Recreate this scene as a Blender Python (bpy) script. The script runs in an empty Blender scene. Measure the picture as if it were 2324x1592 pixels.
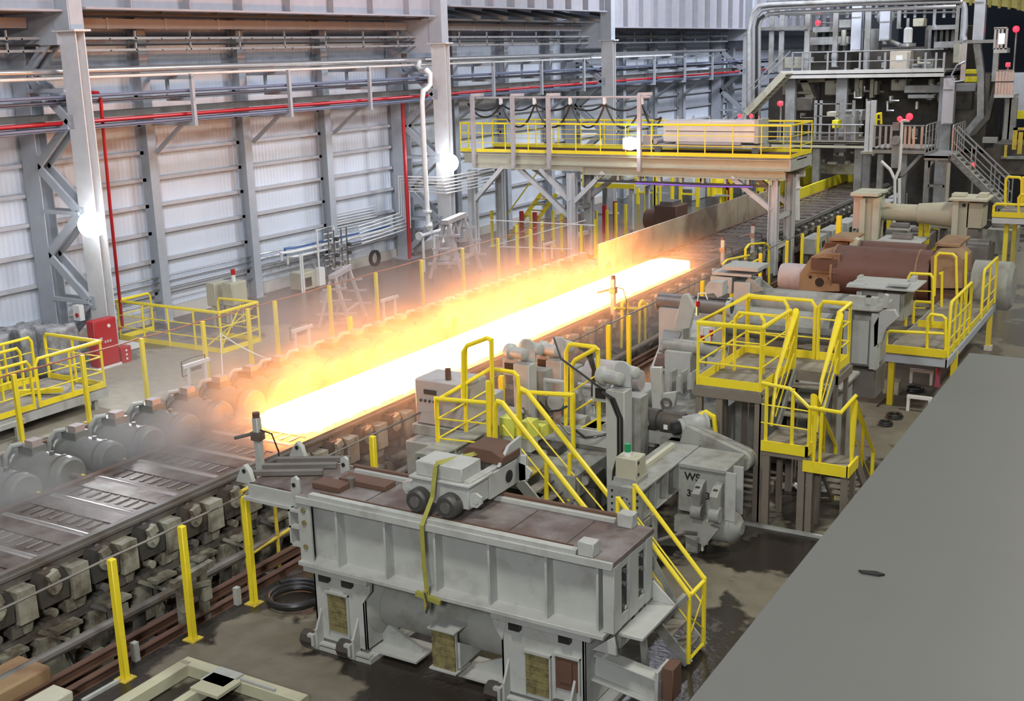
import bpy, bmesh, math, random
from mathutils import Vector, Matrix
random.seed(7)
C = bpy.context.scene
COL = C.collection
# ---------------- camera ----------------
YAW, PIT, ROL, FPX, CAMH = -0.53763289, 0.24774862, -0.02700506, 2664.656, 7.5
F_ = Vector((math.sin(YAW)*math.cos(PIT), math.cos(YAW)*math.cos(PIT), -math.sin(PIT)))
_rt = Vector((math.cos(YAW), -math.sin(YAW), 0)); _up = _rt.cross(F_)
R_ = math.cos(ROL)*_rt + math.sin(ROL)*_up
U_ = -math.sin(ROL)*_rt + math.cos(ROL)*_up
CAM = Vector((0, 0, CAMH))
cd = bpy.data.cameras.new('camera'); cam = bpy.data.objects.new('camera', cd); COL.objects.link(cam)
cd.sensor_fit = 'HORIZONTAL'; cd.sensor_width = 36; cd.lens = 36*FPX/2324; cd.clip_end = 400
cam.matrix_world = Matrix(((R_.x, U_.x, -F_.x, 0), (R_.y, U_.y, -F_.y, 0), (R_.z, U_.z, -F_.z, CAMH), (0, 0, 0, 1)))
C.camera = cam
# ---------------- world, lights, exposure ----------------
C.view_settings.view_transform = 'Standard'; C.view_settings.look = 'None'
C.view_settings.exposure = 0.0; C.view_settings.gamma = 1; C.view_settings.use_curve_mapping = False
w = bpy.data.worlds.new('hall_air'); C.world = w; w.use_nodes = True
w.node_tree.nodes['Background'].inputs[0].default_value = (0.68, 0.70, 0.78, 1)
w.node_tree.nodes['Background'].inputs[1].default_value = 0.15
def area(name, loc, tgt, size, power, col, sy=None):
    l = bpy.data.lights.new(name, 'AREA'); l.energy = power; l.color = col; l.size = size
    if sy: l.shape = 'RECTANGLE'; l.size_y = sy
    o = bpy.data.objects.new(name, l); COL.objects.link(o); o.location = loc
    o.rotation_euler = (Vector(tgt)-Vector(loc)).to_track_quat('-Z', 'Y').to_euler()
    return o
# high bay lamps under the hall roof and one added fill, out of the picture
area('bay_and_fill_light', (-6, 4, 16), (-9, 12, 0), 2.0, 1300, (1, .97, .86))
area('bay_and_fill_light', (3, -9, 13), (-8, 12, 1), 2.2, 2500, (.98, .98, .95))  # added fill behind the camera to brighten the girder front
area('bay_and_fill_light', (3, 22, 16), (-4, 20, 0), 1.2, 1700, (1, .97, .84))
area('bay_and_fill_light', (2, 42, 16), (-7, 40, 0), 2.5, 1700, (1, .96, .78))
area('bay_and_fill_light', (-10, 52, 17), (-13, 58, 2), 3.0, 900, (.95, .97, 1))
area('bay_and_fill_light', (-15, 14, 14), (-25, 20, 2), 3.0, 1150, (.84, .87, 1))
area('bay_and_fill_light', (-15, 32, 14), (-26, 32, 2), 3.0, 1350, (.84, .87, 1))
area('bay_and_fill_light', (-15, 50, 14), (-26, 54, 4), 3.0, 2100, (.84, .88, 1))
area('bay_and_fill_light', (-15, 68, 14), (-26, 72, 5), 3.0, 2200, (.84, .88, 1))
# ---------------- helpers ----------------
def P(px, py, x=None, y=None, z=None):
    """point of a real plane (x=, y= or z= const) seen at a photo pixel"""
    d = F_ + R_*((px-1162)/FPX) - U_*((py-796)/FPX)
    if z is not None: t = (z-CAMH)/d.z
    elif x is not None: t = x/d.x
    else: t = y/d.y
    return CAM + d*t
V = Vector
def frame(d, up=(0, 0, 1)):
    d = V(d).normalized(); up = V(up)
    if abs(d.dot(up.normalized())) > .995: up = V((0, 1, 0)) if abs(d.y) < .9 else V((1, 0, 0))
    s = d.cross(up).normalized(); return d, s, s.cross(d)
class M:
    def __init__(s): s.v = []; s.f = []; s.m = []; s.mi = 0; s.pr = []
    def add(s, vs, fs):
        n = len(s.v); s.pr.append((n, n+len(vs), len(s.f), len(s.f)+len(fs))); s.v += [tuple(v) for v in vs]; s.f += [tuple(i+n for i in f) for f in fs]; s.m += [s.mi]*len(fs); return s
    def box(s, x0, y0, z0, x1, y1, z1):
        x0, x1 = sorted((x0, x1)); y0, y1 = sorted((y0, y1)); z0, z1 = sorted((z0, z1))
        return s.add([(x, y, z) for x in (x0, x1) for y in (y0, y1) for z in (z0, z1)],
                     [(0, 1, 3, 2), (4, 6, 7, 5), (0, 4, 5, 1), (2, 3, 7, 6), (0, 2, 6, 4), (1, 5, 7, 3)])
    def bc(s, c, sx, sy, sz): return s.box(c[0]-sx/2, c[1]-sy/2, c[2]-sz/2, c[0]+sx/2, c[1]+sy/2, c[2]+sz/2)
    def bar(s, p, q, w, h, up=(0, 0, 1)):
        p, q = V(p), V(q); d, sd, u = frame(q-p, up); vs = []
        for c in (p, q):
            for a, b in ((-1, -1), (1, -1), (1, 1), (-1, 1)): vs.append(c+sd*(a*w/2)+u*(b*h/2))
        return s.add(vs, [(0, 3, 2, 1), (4, 5, 6, 7), (0, 1, 5, 4), (1, 2, 6, 5), (2, 3, 7, 6), (3, 0, 4, 7)])
    def I(s, p, q, w, h, t=.02, up=(0, 0, 1)):
        p, q = V(p), V(q); d, sd, u = frame(q-p, up)
        s.bar(p+u*(h/2-t/2), q+u*(h/2-t/2), w, t, up); s.bar(p-u*(h/2-t/2), q-u*(h/2-t/2), w, t, up)
        return s.bar(p, q, t, h-2*t, up)
    def U(s, p, q, w, h, t=.02, up=(0, 0, 1), side=1):
        p, q = V(p), V(q); d, sd, u = frame(q-p, up)
        s.bar(p+u*(h/2-t/2), q+u*(h/2-t/2), w, t, up); s.bar(p-u*(h/2-t/2), q-u*(h/2-t/2), w, t, up)
        o = sd*(side*(w/2-t/2)); return s.bar(p+o, q+o, t, h-2*t, up)
    def cyl(s, p, q, r, n=16, r2=None, caps=True):
        p, q = V(p), V(q); r2 = r if r2 is None else r2; d, sd, u = frame(q-p); vs = []
        for c, rr in ((p, r), (q, r2)):
            for k in range(n):
                a = 2*math.pi*k/n; vs.append(c+sd*(rr*math.cos(a))+u*(rr*math.sin(a)))
        fs = [(k, (k+1) % n, n+(k+1) % n, n+k) for k in range(n)]
        if caps: fs += [tuple(range(n-1, -1, -1)), tuple(range(n, 2*n))]
        return s.add(vs, fs)
    def ring(s, p, q, ro, ri, n=20):
        p, q = V(p), V(q); d, sd, u = frame(q-p); vs = []
        for c in (p, q):
            for rr in (ro, ri):
                for k in range(n):
                    a = 2*math.pi*k/n; vs.append(c+sd*(rr*math.cos(a))+u*(rr*math.sin(a)))
        fs = []
        for k in range(n):
            j = (k+1) % n
            fs += [(k, j, 2*n+j, 2*n+k), (n+j, n+k, 3*n+k, 3*n+j), (j, k, n+k, n+j), (2*n+k, 2*n+j, 3*n+j, 3*n+k)]
        return s.add(vs, fs)
    def lathe(s, p, d, prof, n=20):
        p = V(p); d, sd, u = frame(d); vs = []
        for (t, r) in prof:
            for k in range(n):
                a = 2*math.pi*k/n; vs.append(p+d*t+sd*(r*math.cos(a))+u*(r*math.sin(a)))
        fs = []
        for i in range(len(prof)-1):
            fs += [(i*n+k, i*n+(k+1) % n, (i+1)*n+(k+1) % n, (i+1)*n+k) for k in range(n)]
        fs += [tuple(range(n-1, -1, -1)), tuple(range((len(prof)-1)*n, len(prof)*n))]
        return s.add(vs, fs)
    def tube(s, pts, r, n=8, closed=False):
        pts = [V(p) for p in pts]; m = len(pts); rings = []; pu = None
        for i, p in enumerate(pts):
            a = pts[i-1] if (i > 0 or closed) else p; b = pts[(i+1) % m] if (i < m-1 or closed) else p
            d1 = (p-a).normalized() if (p-a).length > 1e-6 else None; d2 = (b-p).normalized() if (b-p).length > 1e-6 else None
            d = ((d1 or d2)+(d2 or d1)); d = d.normalized() if d.length > 1e-6 else (d1 or d2)
            if pu is None: _, sd, u = frame(d)
            else:
                u = (pu-d*pu.dot(d)); u = u.normalized() if u.length > 1e-6 else frame(d)[2]; sd = d.cross(u)
            pu = u; k_ = 1.0
            if d1 and d2: k_ = 1/max(.5, d1.dot(d))
            rings.append([p+(sd*math.cos(2*math.pi*k/n)+u*math.sin(2*math.pi*k/n))*r*k_ for k in range(n)])
        vs = [v for rg in rings for v in rg]; fs = []
        for i in range(m if closed else m-1):
            j = (i+1) % m; fs += [(i*n+k, i*n+(k+1) % n, j*n+(k+1) % n, j*n+k) for k in range(n)]
        if not closed: fs += [tuple(range(n-1, -1, -1)), tuple(range((m-1)*n, m*n))]
        return s.add(vs, fs)
    def prism(s, poly, ax, a, b):
        """polygon (2-D list) in the plane across axis ax, swept from a to b"""
        def mk(u, v, t): return {'x': (t, u, v), 'y': (u, t, v), 'z': (u, v, t)}[ax]
        n = len(poly); vs = [mk(u, v, a) for u, v in poly]+[mk(u, v, b) for u, v in poly]
        return s.add(vs, [tuple(range(n-1, -1, -1)), tuple(range(n, 2*n))]+[(k, (k+1) % n, n+(k+1) % n, n+k) for k in range(n)])
    def hexa(s, a, b):
        """four points a to four points b"""
        return s.add(list(a)+list(b), [(0, 3, 2, 1), (4, 5, 6, 7), (0, 1, 5, 4), (1, 2, 6, 5), (2, 3, 7, 6), (3, 0, 4, 7)])
    def sph(s, c, r, n=10, sz=1):
        c = V(c); return s.lathe(c-V((0, 0, r*sz)), (0, 0, 1), [(r*sz*(1-math.cos(math.pi*i/n)), max(.002, r*math.sin(math.pi*i/n))) for i in range(n+1)], 14)
    def parts(s):
        """clusters of primitives that touch each other"""
        bb = []
        for (a, b, _, _) in s.pr:
            q = s.v[a:b]; bb.append([min(v[i] for v in q)-.004 for i in range(3)]+[max(v[i] for v in q)+.004 for i in range(3)])
        n = len(bb); g = list(range(n))
        def f(i):
            while g[i] != i: i = g[i]
            return i
        for i in range(n):
            for j in range(i+1, n):
                if all(bb[i][k] <= bb[j][k+3] and bb[j][k] <= bb[i][k+3] for k in range(3)): g[f(i)] = f(j)
        out = {}
        for i in range(n): out.setdefault(f(i), []).append(i)
        res = []
        for ids in out.values():
            m = M()
            for i in ids:
                a, b, c, d = s.pr[i]; m.mi = s.m[c] if c < len(s.m) else 0; m.add(s.v[a:b], [tuple(v-a for v in fc) for fc in s.f[c:d]])
            res.append(m)
        return res
    def go(s, name, mat, par=None, bev=0, origin=None, one=False):
        if par is not None and not one and len(s.pr) > 1 and name not in ('cover_plate', 'webbing', 'lettering_mark', 'housing_block'):
            ps = s.parts()
            if len(ps) > 1: return [p.go(name, mat, par, bev, origin, True) for p in ps][0]
        me = bpy.data.meshes.new(name)
        o = bpy.data.objects.new(name, me); COL.objects.link(o)
        if par is not None: off = par['_w']; off = V(off); o.parent = par
        else:
            if origin is None:
                xs = [v[0] for v in s.v]; ys = [v[1] for v in s.v]; zs = [v[2] for v in s.v]
                origin = ((min(xs)+max(xs))/2, (min(ys)+max(ys))/2, min(zs))
            off = V(origin); o.location = off
        if par is not None: o['_w'] = tuple(off)
        else: o['_w'] = tuple(off)
        me.from_pydata([(v[0]-off[0], v[1]-off[1], v[2]-off[2]) for v in s.v], [], s.f)
        for m_ in (mat if isinstance(mat, (list, tuple)) else [mat]): me.materials.append(m_)
        for p_, i in zip(me.polygons, s.m): p_.material_index = i
        bm = bmesh.new(); bm.from_mesh(me); bmesh.ops.recalc_face_normals(bm, faces=bm.faces); bm.to_mesh(me); bm.free()
        me.shade_smooth(); me.set_sharp_from_angle(angle=.6)
        if bev:
            b = o.modifiers.new('edge', 'BEVEL'); b.width = bev; b.segments = 1; b.limit_method = 'ANGLE'; b.angle_limit = .7
        return o
def thing(name, label, cat, loc, group=None):
    o = bpy.data.objects.new(name, None); COL.objects.link(o); o.location = loc; o.empty_display_size = .2
    o['_w'] = tuple(loc); return tag(o, label, cat, group)
def tag(o, label, cat, group=None, kind=None):
    if label: o['label'] = label
    if cat: o['category'] = cat
    if group: o['group'] = group
    if kind: o['kind'] = kind
    return o
def struct(name, m, mat, bev=0): return tag(m.go(name, mat, bev=bev), None, None, kind='structure')
def dup(root, loc, label=None, group=None, rz=None):
    def cp(o, par):
        c = o.copy(); COL.objects.link(c); c.parent = par
        for ch in o.children: cp(ch, c)
        return c
    r = cp(root, None); r.location = loc
    if rz is not None: r.rotation_euler = (0, 0, rz)
    if label: r['label'] = label
    if group: r['group'] = group
    return r
ORD = 'first second third fourth fifth sixth seventh eighth ninth tenth eleventh twelfth thirteenth fourteenth fifteenth sixteenth seventeenth eighteenth nineteenth twentieth twenty-first twenty-second twenty-third twenty-fourth twenty-fifth twenty-sixth twenty-seventh twenty-eighth twenty-ninth thirtieth'.split()
# ---------------- materials ----------------
def mat(name, col, rough=.5, metal=0, var=.12, scale=4, dirt=None, damt=.4, dscale=1.5, bump=0, emit=None, es=1, alpha=1):
    m = bpy.data.materials.new(name); m.use_nodes = True; N = m.node_tree.nodes; L = m.node_tree.links
    b = N['Principled BSDF']; b.inputs['Roughness'].default_value = rough; b.inputs['Metallic'].default_value = metal
    g = N.new('ShaderNodeNewGeometry')
    n = N.new('ShaderNodeTexNoise'); n.inputs['Scale'].default_value = scale; n.inputs['Detail'].default_value = 5
    L.new(g.outputs['Position'], n.inputs['Vector'])
    mx = N.new('ShaderNodeMix'); mx.data_type = 'RGBA'
    mx.inputs[6].default_value = tuple(c*(1-var) for c in col)+(1,); mx.inputs[7].default_value = tuple(min(1, c*(1+var)) for c in col)+(1,)
    L.new(n.outputs['Fac'], mx.inputs[0]); out = mx.outputs[2]
    if dirt:
        d = N.new('ShaderNodeTexNoise'); d.inputs['Scale'].default_value = dscale; d.inputs['Detail'].default_value = 8; d.inputs['Roughness'].default_value = .65
        L.new(g.outputs['Position'], d.inputs['Vector'])
        r = N.new('ShaderNodeMapRange'); r.inputs[1].default_value = .62-damt*.35; r.inputs[2].default_value = .75-damt*.2
        L.new(d.outputs['Fac'], r.inputs[0])
        k = N.new('ShaderNodeMath'); k.operation = 'MULTIPLY'; k.inputs[1].default_value = min(1, damt*1.6); L.new(r.outputs[0], k.inputs[0])
        m2 = N.new('ShaderNodeMix'); m2.data_type = 'RGBA'; m2.inputs[7].default_value = tuple(dirt)+(1,)
        L.new(k.outputs[0], m2.inputs[0]); L.new(out, m2.inputs[6]); out = m2.outputs[2]
    L.new(out, b.inputs['Base Color'])
    if bump:
        bp = N.new('ShaderNodeBump'); bp.inputs['Strength'].default_value = bump; bp.inputs['Distance'].default_value = .03
        L.new(n.outputs['Fac'], bp.inputs['Height']); L.new(bp.outputs[0], b.inputs['Normal'])
    if emit: b.inputs['Emission Color'].default_value = tuple(emit)+(1,); b.inputs['Emission Strength'].default_value = es
    return m
GREY = mat('machine_grey_paint', (.31, .32, .30), .45, var=.15, dirt=(.15, .13, .11), damt=.42, dscale=2.2)
GREYL = mat('light_grey_paint', (.42, .435, .425), .45, dirt=(.22, .2, .17), damt=.28, dscale=2.5)
BEIGE = mat('beige_paint', (.44, .43, .33), .5, dirt=(.3, .27, .2), damt=.2)
CREAM = mat('cream_paint', (.52, .52, .42), .5, dirt=(.3, .27, .2), damt=.2)
COLG = mat('column_grey_paint', (.36, .39, .43), .5, dirt=(.25, .24, .23), damt=.15)
COLL = mat('pale_lit_column_paint', (.56, .57, .58), .5, dirt=(.4, .37, .33), damt=.15)
GIRD = mat('crane_girder_paint', (.31, .31, .345), .5, dirt=(.42, .38, .36), damt=.2)
DARK = mat('dark_steel', (.07, .068, .065), .5, .3, dirt=(.13, .09, .06), damt=.4)
MIDS = mat('dull_steel', (.2, .19, .18), .45, .4, dirt=(.12, .08, .05), damt=.4)
BLACK = mat('black_rubber', (.02, .02, .02), .4)
YEL = mat('safety_yellow_paint', (.86, .70, .03), .42, var=.08, dirt=(.4, .28, .05), damt=.18, dscale=4)
YELD = mat('worn_yellow_paint', (.60, .47, .05), .5, var=.15, dirt=(.25, .18, .06), damt=.45, dscale=5)
RED = mat('red_paint', (.42, .012, .018), .35, var=.05)
RUST = mat('rusty_steel', (.12, .065, .045), .7, dirt=(.1, .05, .035), damt=.5, dscale=2, bump=.2)
RUSTL = mat('ochre_rust_paint', (.30, .20, .11), .65, dirt=(.2, .09, .05), damt=.5)
GALV = mat('galvanised_steel', (.5, .51, .52), .3, .7, var=.15)
WHT = mat('white_pipe_paint', (.72, .73, .72), .4, dirt=(.5, .48, .45), damt=.15)
STEEL = mat('bright_steel', (.65, .65, .65), .22, .9)
WETS = mat('wet_steel_slot_glint', (.7, .7, .68), .16, .95)  # also on bars that imitate light glinting in the table slots
BLUE = mat('blue_paint', (.05, .13, .35), .4)
TRAYB = mat('bluish_tray_steel', (.25, .29, .42), .35, .5)
GREEN = mat('green_plastic', (.02, .3, .12), .3)
DECK = mat('dusty_deck_plate', (.24, .22, .19), .6, dirt=(.1, .085, .07), damt=.5, dscale=1.5, bump=.15)
REDL = mat('red_signal_glow', (.6, .02, .03), .4, emit=(1, .015, .03), es=5)
LAMP = mat('floodlight_glow', (1, 1, 1), .4, emit=(.93, .96, 1), es=60)
# ================= floor =================
def floor_mat(name, base, wet, blobs, dry_bias):
    m = bpy.data.materials.new(name); m.use_nodes = True; N = m.node_tree.nodes; L = m.node_tree.links
    b = N['Principled BSDF']; g = N.new('ShaderNodeNewGeometry')
    def noise(sc, det, dist=0):
        n = N.new('ShaderNodeTexNoise'); n.inputs['Scale'].default_value = sc; n.inputs['Detail'].default_value = det; n.inputs['Distortion'].default_value = dist
        L.new(g.outputs['Position'], n.inputs['Vector']); return n
    def math_(op, a, c=None, clamp=False):
        k = N.new('ShaderNodeMath'); k.operation = op; k.use_clamp = clamp
        for i, x in enumerate((a, c)):
            if x is None: continue
            if isinstance(x, (int, float)): k.inputs[i].default_value = x
            else: L.new(x, k.inputs[i])
        return k.outputs[0]
    sp = N.new('ShaderNodeSeparateXYZ'); L.new(g.outputs['Position'], sp.inputs[0])
    n1 = noise(.9, 6); n2 = noise(3.5, 8); n3 = noise(14, 4)
    tot = None
    for (cx, cy, rx, ry) in blobs:
        dx = math_('DIVIDE', math_('SUBTRACT', sp.outputs[0], cx), rx); dy = math_('DIVIDE', math_('SUBTRACT', sp.outputs[1], cy), ry)
        d = math_('SQRT', math_('ADD', math_('MULTIPLY', dx, dx), math_('MULTIPLY', dy, dy)))
        d = math_('SUBTRACT', 1.0, d); tot = d if tot is None else math_('MAXIMUM', tot, d)
    k = math_('MULTIPLY', math_('SUBTRACT', n1.outputs['Fac'], .5), 1.6)
    k = math_('ADD', k, math_('MULTIPLY', math_('SUBTRACT', n2.outputs['Fac'], .5), .5))
    k = math_('ADD', k, tot) if tot is not None else k
    k = math_('ADD', k, dry_bias)
    dry = math_('MULTIPLY', k, 9, True)   # 0 wet .. 1 dry
    mx = N.new('ShaderNodeMix'); mx.data_type = 'RGBA'
    mx.inputs[6].default_value = tuple(c*.62 for c in base)+(1,); mx.inputs[7].default_value = tuple(c*1.25 for c in base)+(1,)
    L.new(n2.outputs['Fac'], mx.inputs[0])
    m3 = N.new('ShaderNodeMix'); m3.data_type = 'RGBA'; m3.inputs[6].default_value = wet+(1,)
    L.new(dry, m3.inputs[0]); L.new(mx.outputs[2], m3.inputs[7]); L.new(m3.outputs[2], b.inputs['Base Color'])
    r = N.new('ShaderNodeMapRange'); r.inputs[3].default_value = .22; r.inputs[4].default_value = .75; L.new(dry, r.inputs[0]); L.new(r.outputs[0], b.inputs['Roughness'])
    bp = N.new('ShaderNodeBump'); bp.inputs['Strength'].default_value = .25; bp.inputs['Distance'].default_value = .02
    L.new(n3.outputs['Fac'], bp.inputs['Height']); L.new(bp.outputs[0], b.inputs['Normal'])
    return m
FLR = floor_mat('stained_wet_concrete', (.165, .148, .112), (.030, .025, .021),
    [(-9.2, 9.9, 1.7, .95), (-10.2, 10.6, 1.1, 1.1), (-10.6, 9.6, .7, .8), (-6.9, 9.6, .8, .6), (-6.0, 14.4, 1.3, 1.7), (-4.9, 14.9, .8, 1.3), (-6.6, 17.5, 1.6, 2.2), (-4.2, 18.6, 1.5, 2.3), (-5.0, 26, 5, 8), (-8, 42, 6, 14)], -.28)
FLL = floor_mat('dusty_dry_concrete', (.30, .275, .21), (.07, .06, .05), [(-21.5, 19.5, 2.2, 5)], .30)
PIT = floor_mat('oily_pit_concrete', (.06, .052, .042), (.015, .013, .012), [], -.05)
f = M(); f.box(-11.2, -6, -.35, 22, 130, 0); struct('floor', f, FLR)
f = M(); f.box(-27, 2, -.35, -20.15, 130, 0); struct('floor', f, FLL)
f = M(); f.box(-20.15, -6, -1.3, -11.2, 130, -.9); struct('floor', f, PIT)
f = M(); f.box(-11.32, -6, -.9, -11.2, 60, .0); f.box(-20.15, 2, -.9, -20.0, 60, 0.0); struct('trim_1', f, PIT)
f = M(); f.box(-20.15, 2, 0, -20.05, 70, .035); struct('trim_2', f, RUST)
# ================= back wall with corrugated sheeting =================
def sheet_mat():
    m = mat('corrugated_wall_sheet', (.60, .655, .74), .45, var=.05, scale=1.2, dirt=(.42, .38, .36), damt=.12, dscale=.5)
    N = m.node_tree.nodes; L = m.node_tree.links; b = N['Principled BSDF']
    g = N.new('ShaderNodeNewGeometry'); s = N.new('ShaderNodeSeparateXYZ'); L.new(g.outputs['Position'], s.inputs[0])
    k = N.new('ShaderNodeMath'); k.operation = 'MULTIPLY'; k.inputs[1].default_value = 2*math.pi/.16; L.new(s.outputs[1], k.inputs[0])
    q = N.new('ShaderNodeMath'); q.operation = 'SINE'; L.new(k.outputs[0], q.inputs[0])
    bp = N.new('ShaderNodeBump'); bp.inputs['Strength'].default_value = .22; bp.inputs['Distance'].default_value = .02
    L.new(q.outputs[0], bp.inputs['Height']); L.new(bp.outputs[0], b.inputs['Normal']); return m
SHEET = sheet_mat()
f = M(); f.box(-26.9, 2, .32, -26.75, 130, 15); struct('wall_left', f, SHEET)
f = M(); f.box(-26.95, 2, 0, -26.62, 130, .34); struct('baseboard_left', f, mat('plinth_concrete', (.5, .48, .44), .7))
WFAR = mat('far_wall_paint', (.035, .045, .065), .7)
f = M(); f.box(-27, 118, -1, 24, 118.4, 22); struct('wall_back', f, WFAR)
# girts
GIRT = mat('girt_steel', (.44, .45, .48), .5)
zs = [.86, 1.82, 2.65, 3.45, 4.22, 5.0, 5.8, 6.6, 7.4, 8.2]
for i, z in enumerate(zs):
    m = M(); m.U((-26.67, 4, z), (-26.67, 100, z), .14, .1, .012)
    tag(m.go('wall_girt', GIRT), 'horizontal steel girt on the pale sheeted wall, %s rail counted up from the floor' % ORD[i], 'girt', 'girts of the sheeted wall')
# small wall columns every 4 m
k = 0
for y in (8, 12, 16, 24.15, 28.1, 32.1, 40.2, 44.2, 48.2, 56, 60, 64, 72, 76):
    root = thing('wall_column', '', 'column', (-26.45, y, 0), 'slim wall columns')
    m = M(); m.box(-26.62, y-.14, 0, -26.60, y+.14, 9.0); m.box(-26.26, y-.16, 0, -26.24, y+.16, 9.0); m.box(-26.6, y-.012, 0, -26.26, y+.012, 9.0); m.go('shaft', COLG, root)
    m = M(); m.box(-26.7, y-.22, 0, -26.18, y+.22, .03); m.go('base_plate', GALV, root)
    root['label'] = 'slim grey wall column, ' + (ORD[k-3]+' bay post to the right of the lamp-lit laced column' if k >= 3 else ORD[k]+' post of the wall left of the laced column, at the picture edge')
    k += 1
# main laced columns
def laced(y, zt, label, wide=0):
    root = thing('laced_column', label, 'column', (-24.4, y, 0), 'main laced columns of the hall')
    m = M(); 
    for yy in (y-.13, y+.13): m.box(-24.64-wide, yy-.015, 0, -24.04, yy+.015, zt)
    m.box(-24.36, y-.12, 0, -24.33, y+.12, zt); m.go('front_shaft', COLL, root)  # front shaft painted paler for the warm light falling on it
    m = M()
    for yy in (y-.18, y+.18): m.box(-26.55, yy-.015, 0, -25.95, yy+.015, zt+1)
    m.box(-26.27, y-.17, 0, -26.23, y+.17, zt+1); m.go('rear_shaft', COLG, root)
    z = .4; s = 1
    while z < zt-.9:
        for yy in (y-.16, y+.16):
            m = M(); a, b = ((-26.0, -24.6) if s > 0 else (-24.6, -26.0)); m.bar((a, yy, z), (b, yy, z+1.15), .07, .22)
            m.box(a-.18, yy-.01, z-.16, a+.18, yy+.01, z+.16); m.go('lacing_bar', COLG, root)
        z += 1.15; s = -s
    for zz in (1.55, 3.85, 6.0, 6.9):
        if zz < zt: m = M(); m.bar((-26, y-.18, zz), (-24.6, y-.18, zz), .08, .1); m.bar((-26, y+.18, zz), (-24.6, y+.18, zz), .08, .1); m.go('tie_bar', COLG, root)
    m = M(); m.box(-24.75, y-.25, zt, -23.93, y+.25, zt+.05); m.go('cap_plate', COLL, root)
    m = M(); m.box(-24.6, y-.2, zt+.05, -24.1, y+.2, zt+2.6); m.box(-24.62, y-.26, zt+.05, -24.08, y-.23, zt+2.6); m.go('upper_shaft', COLG, root)
    m = M(); m.box(-26.5, y-.24, zt-.3, -24.6, y+.24, zt+.9); m.go('head_bracket', COLG, root)
    m = M(); m.box(-24.8, y-.3, 0, -23.97, y+.3, .06); m.box(-26.75, y-.5, 0, -25.8, y+.5, .06); m.go('base_plate', COLG, root)
    return root
laced(20.2, 8.3, 'laced grey column with pale front face behind the red fire cabinet, nearest on the left')
laced(36.35, 7.9, 'laced grey column with a floodlight beside the left end of the gantry')
laced(50.2, 7.95, 'laced grey column rising behind the middle of the yellow-railed gantry')
laced(69.2, 8.2, 'laced grey column beside the tall bent pipes of the mill stand')
laced(4.2, 8.3, 'laced grey column beyond the left picture edge')
# crane girders
for i, (y0, y1, z0, h, st) in enumerate(((4.4, 19.9, 8.8, 1.8, 2.05), (20.6, 36.0, 8.87, 1.8, 2.05), (36.9, 49.8, 9.24, 1.6, 1.6), (50.6, 68.9, 8.56, 2.4, 1.75), (69.4, 88, 8.5, 2.4, 1.75))):
    root = thing('crane_girder', ['', '', '', '', ''][i], 'girder', (-24.5, y0, z0), 'crane runway girders')
    root['label'] = ['pale crane girder at the upper left corner, left of the nearest laced column', 'long pale crane girder between the first and second laced columns', 'pale crane girder between the second and third laced columns', 'deep pale crane girder ending at the mill stand pipes', 'pale crane girder hidden beyond the mill stand pipes'][i]
    m = M(); m.box(-24.52, y0, z0, -24.48, y1, z0+h); m.go('web', GIRD, root)
    m = M(); m.box(-24.75, y0, z0-.03, -24.2, y1, z0+.02); m.box(-24.75, y0, z0+h, -24.2, y1, z0+h+.04); m.go('flange', GIRD, root)
    y = y0+1.5
    while y < y1: m = M(); m.box(-24.48, y-.02, z0, -24.24, y+.02, z0+h); m.go('stiffener', GIRD, root); y += st
# walkway beam under the crane girders
for i, (y0, y1) in enumerate(((5, 19.8), (20.7, 35.9), (36.8, 49.7), (50.7, 68.8))):
    root = thing('walkway_beam', 'pale box beam of the wall walkway, %s length from the left' % ORD[i], 'beam', (-25.5, y0, 8.4), 'walkway beams under the crane girder')
    m = M(); m.box(-25.55, y0, 8.42, -25.45, y1, 8.67); m.go('beam', GIRD, root)
    y = y0+1.6
    while y < y1: m = M(); m.box(-25.56, y-.03, 8.40, -25.43, y+.03, 8.70); m.go('joint_plate', COLG, root); m = M(); m.bar((-24.6, y+1.2, 8.85), (-26.5, y+.3, 9.3), .09, .14); m.go('strut', DARK, root); y += 2.05
    m = M(); m.box(-26.6, y0, 8.75, -24.8, y1, 8.82); m.go('walkway_plate', DARK, root)
# ================= wall services =================
tag(M().tube([(-24.95, 4, 7.36), (-24.95, 36.4, 7.36), (-24.95, 49.5, 7.36), (-25.4, 50.4, 7.36), (-25.4, 68, 7.36)], .085, 12).go('insulated_pipe', GALV), 'silver insulated pipe, the topmost thick pipe along the wall', 'pipe')
tag(M().tube([(-25.05, 4, 7.2), (-25.05, 49.5, 7.2), (-25.4, 50.4, 7.2), (-25.4, 60, 7.2)], .05, 10).go('condensate_pipe', WHT), 'pale thinner pipe running right under the silver insulated pipe', 'pipe')
tag(M().tube([(-24.85, 4, 6.1), (-24.85, 75, 6.1)], .055, 10).go('fire_water_pipe', RED), 'long red fire water pipe running along the wall', 'pipe')
for i, (z, h, mm, x, lb) in enumerate(((6.72, .06, TRAYB, -24.9, 'bluish steel cable tray above the long red pipe, upper of two'), (6.58, .05, TRAYB, -25.1, 'bluish steel cable tray above the long red pipe, lower of two'), (5.95, .06, TRAYB, -24.85, 'pale blue cable tray right under the long red pipe'))):
    m = M(); m.box(x-.2, 4, z-.01, x+.2, 75, z+.005); m.box(x+.18, 4, z-h/2, x+.2, 75, z+h); m.box(x-.2, 4, z-h/2, x-.18, 75, z+h)
    tag(m.go('cable_tray', mm), lb, 'cable tray')
m = M(); m.box(-26.0, 4, 6.15, -25.3, 75, 6.3); tag(m.go('cable_tray', MIDS), 'wide dark cable tray behind the long red pipe', 'cable tray')
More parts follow.
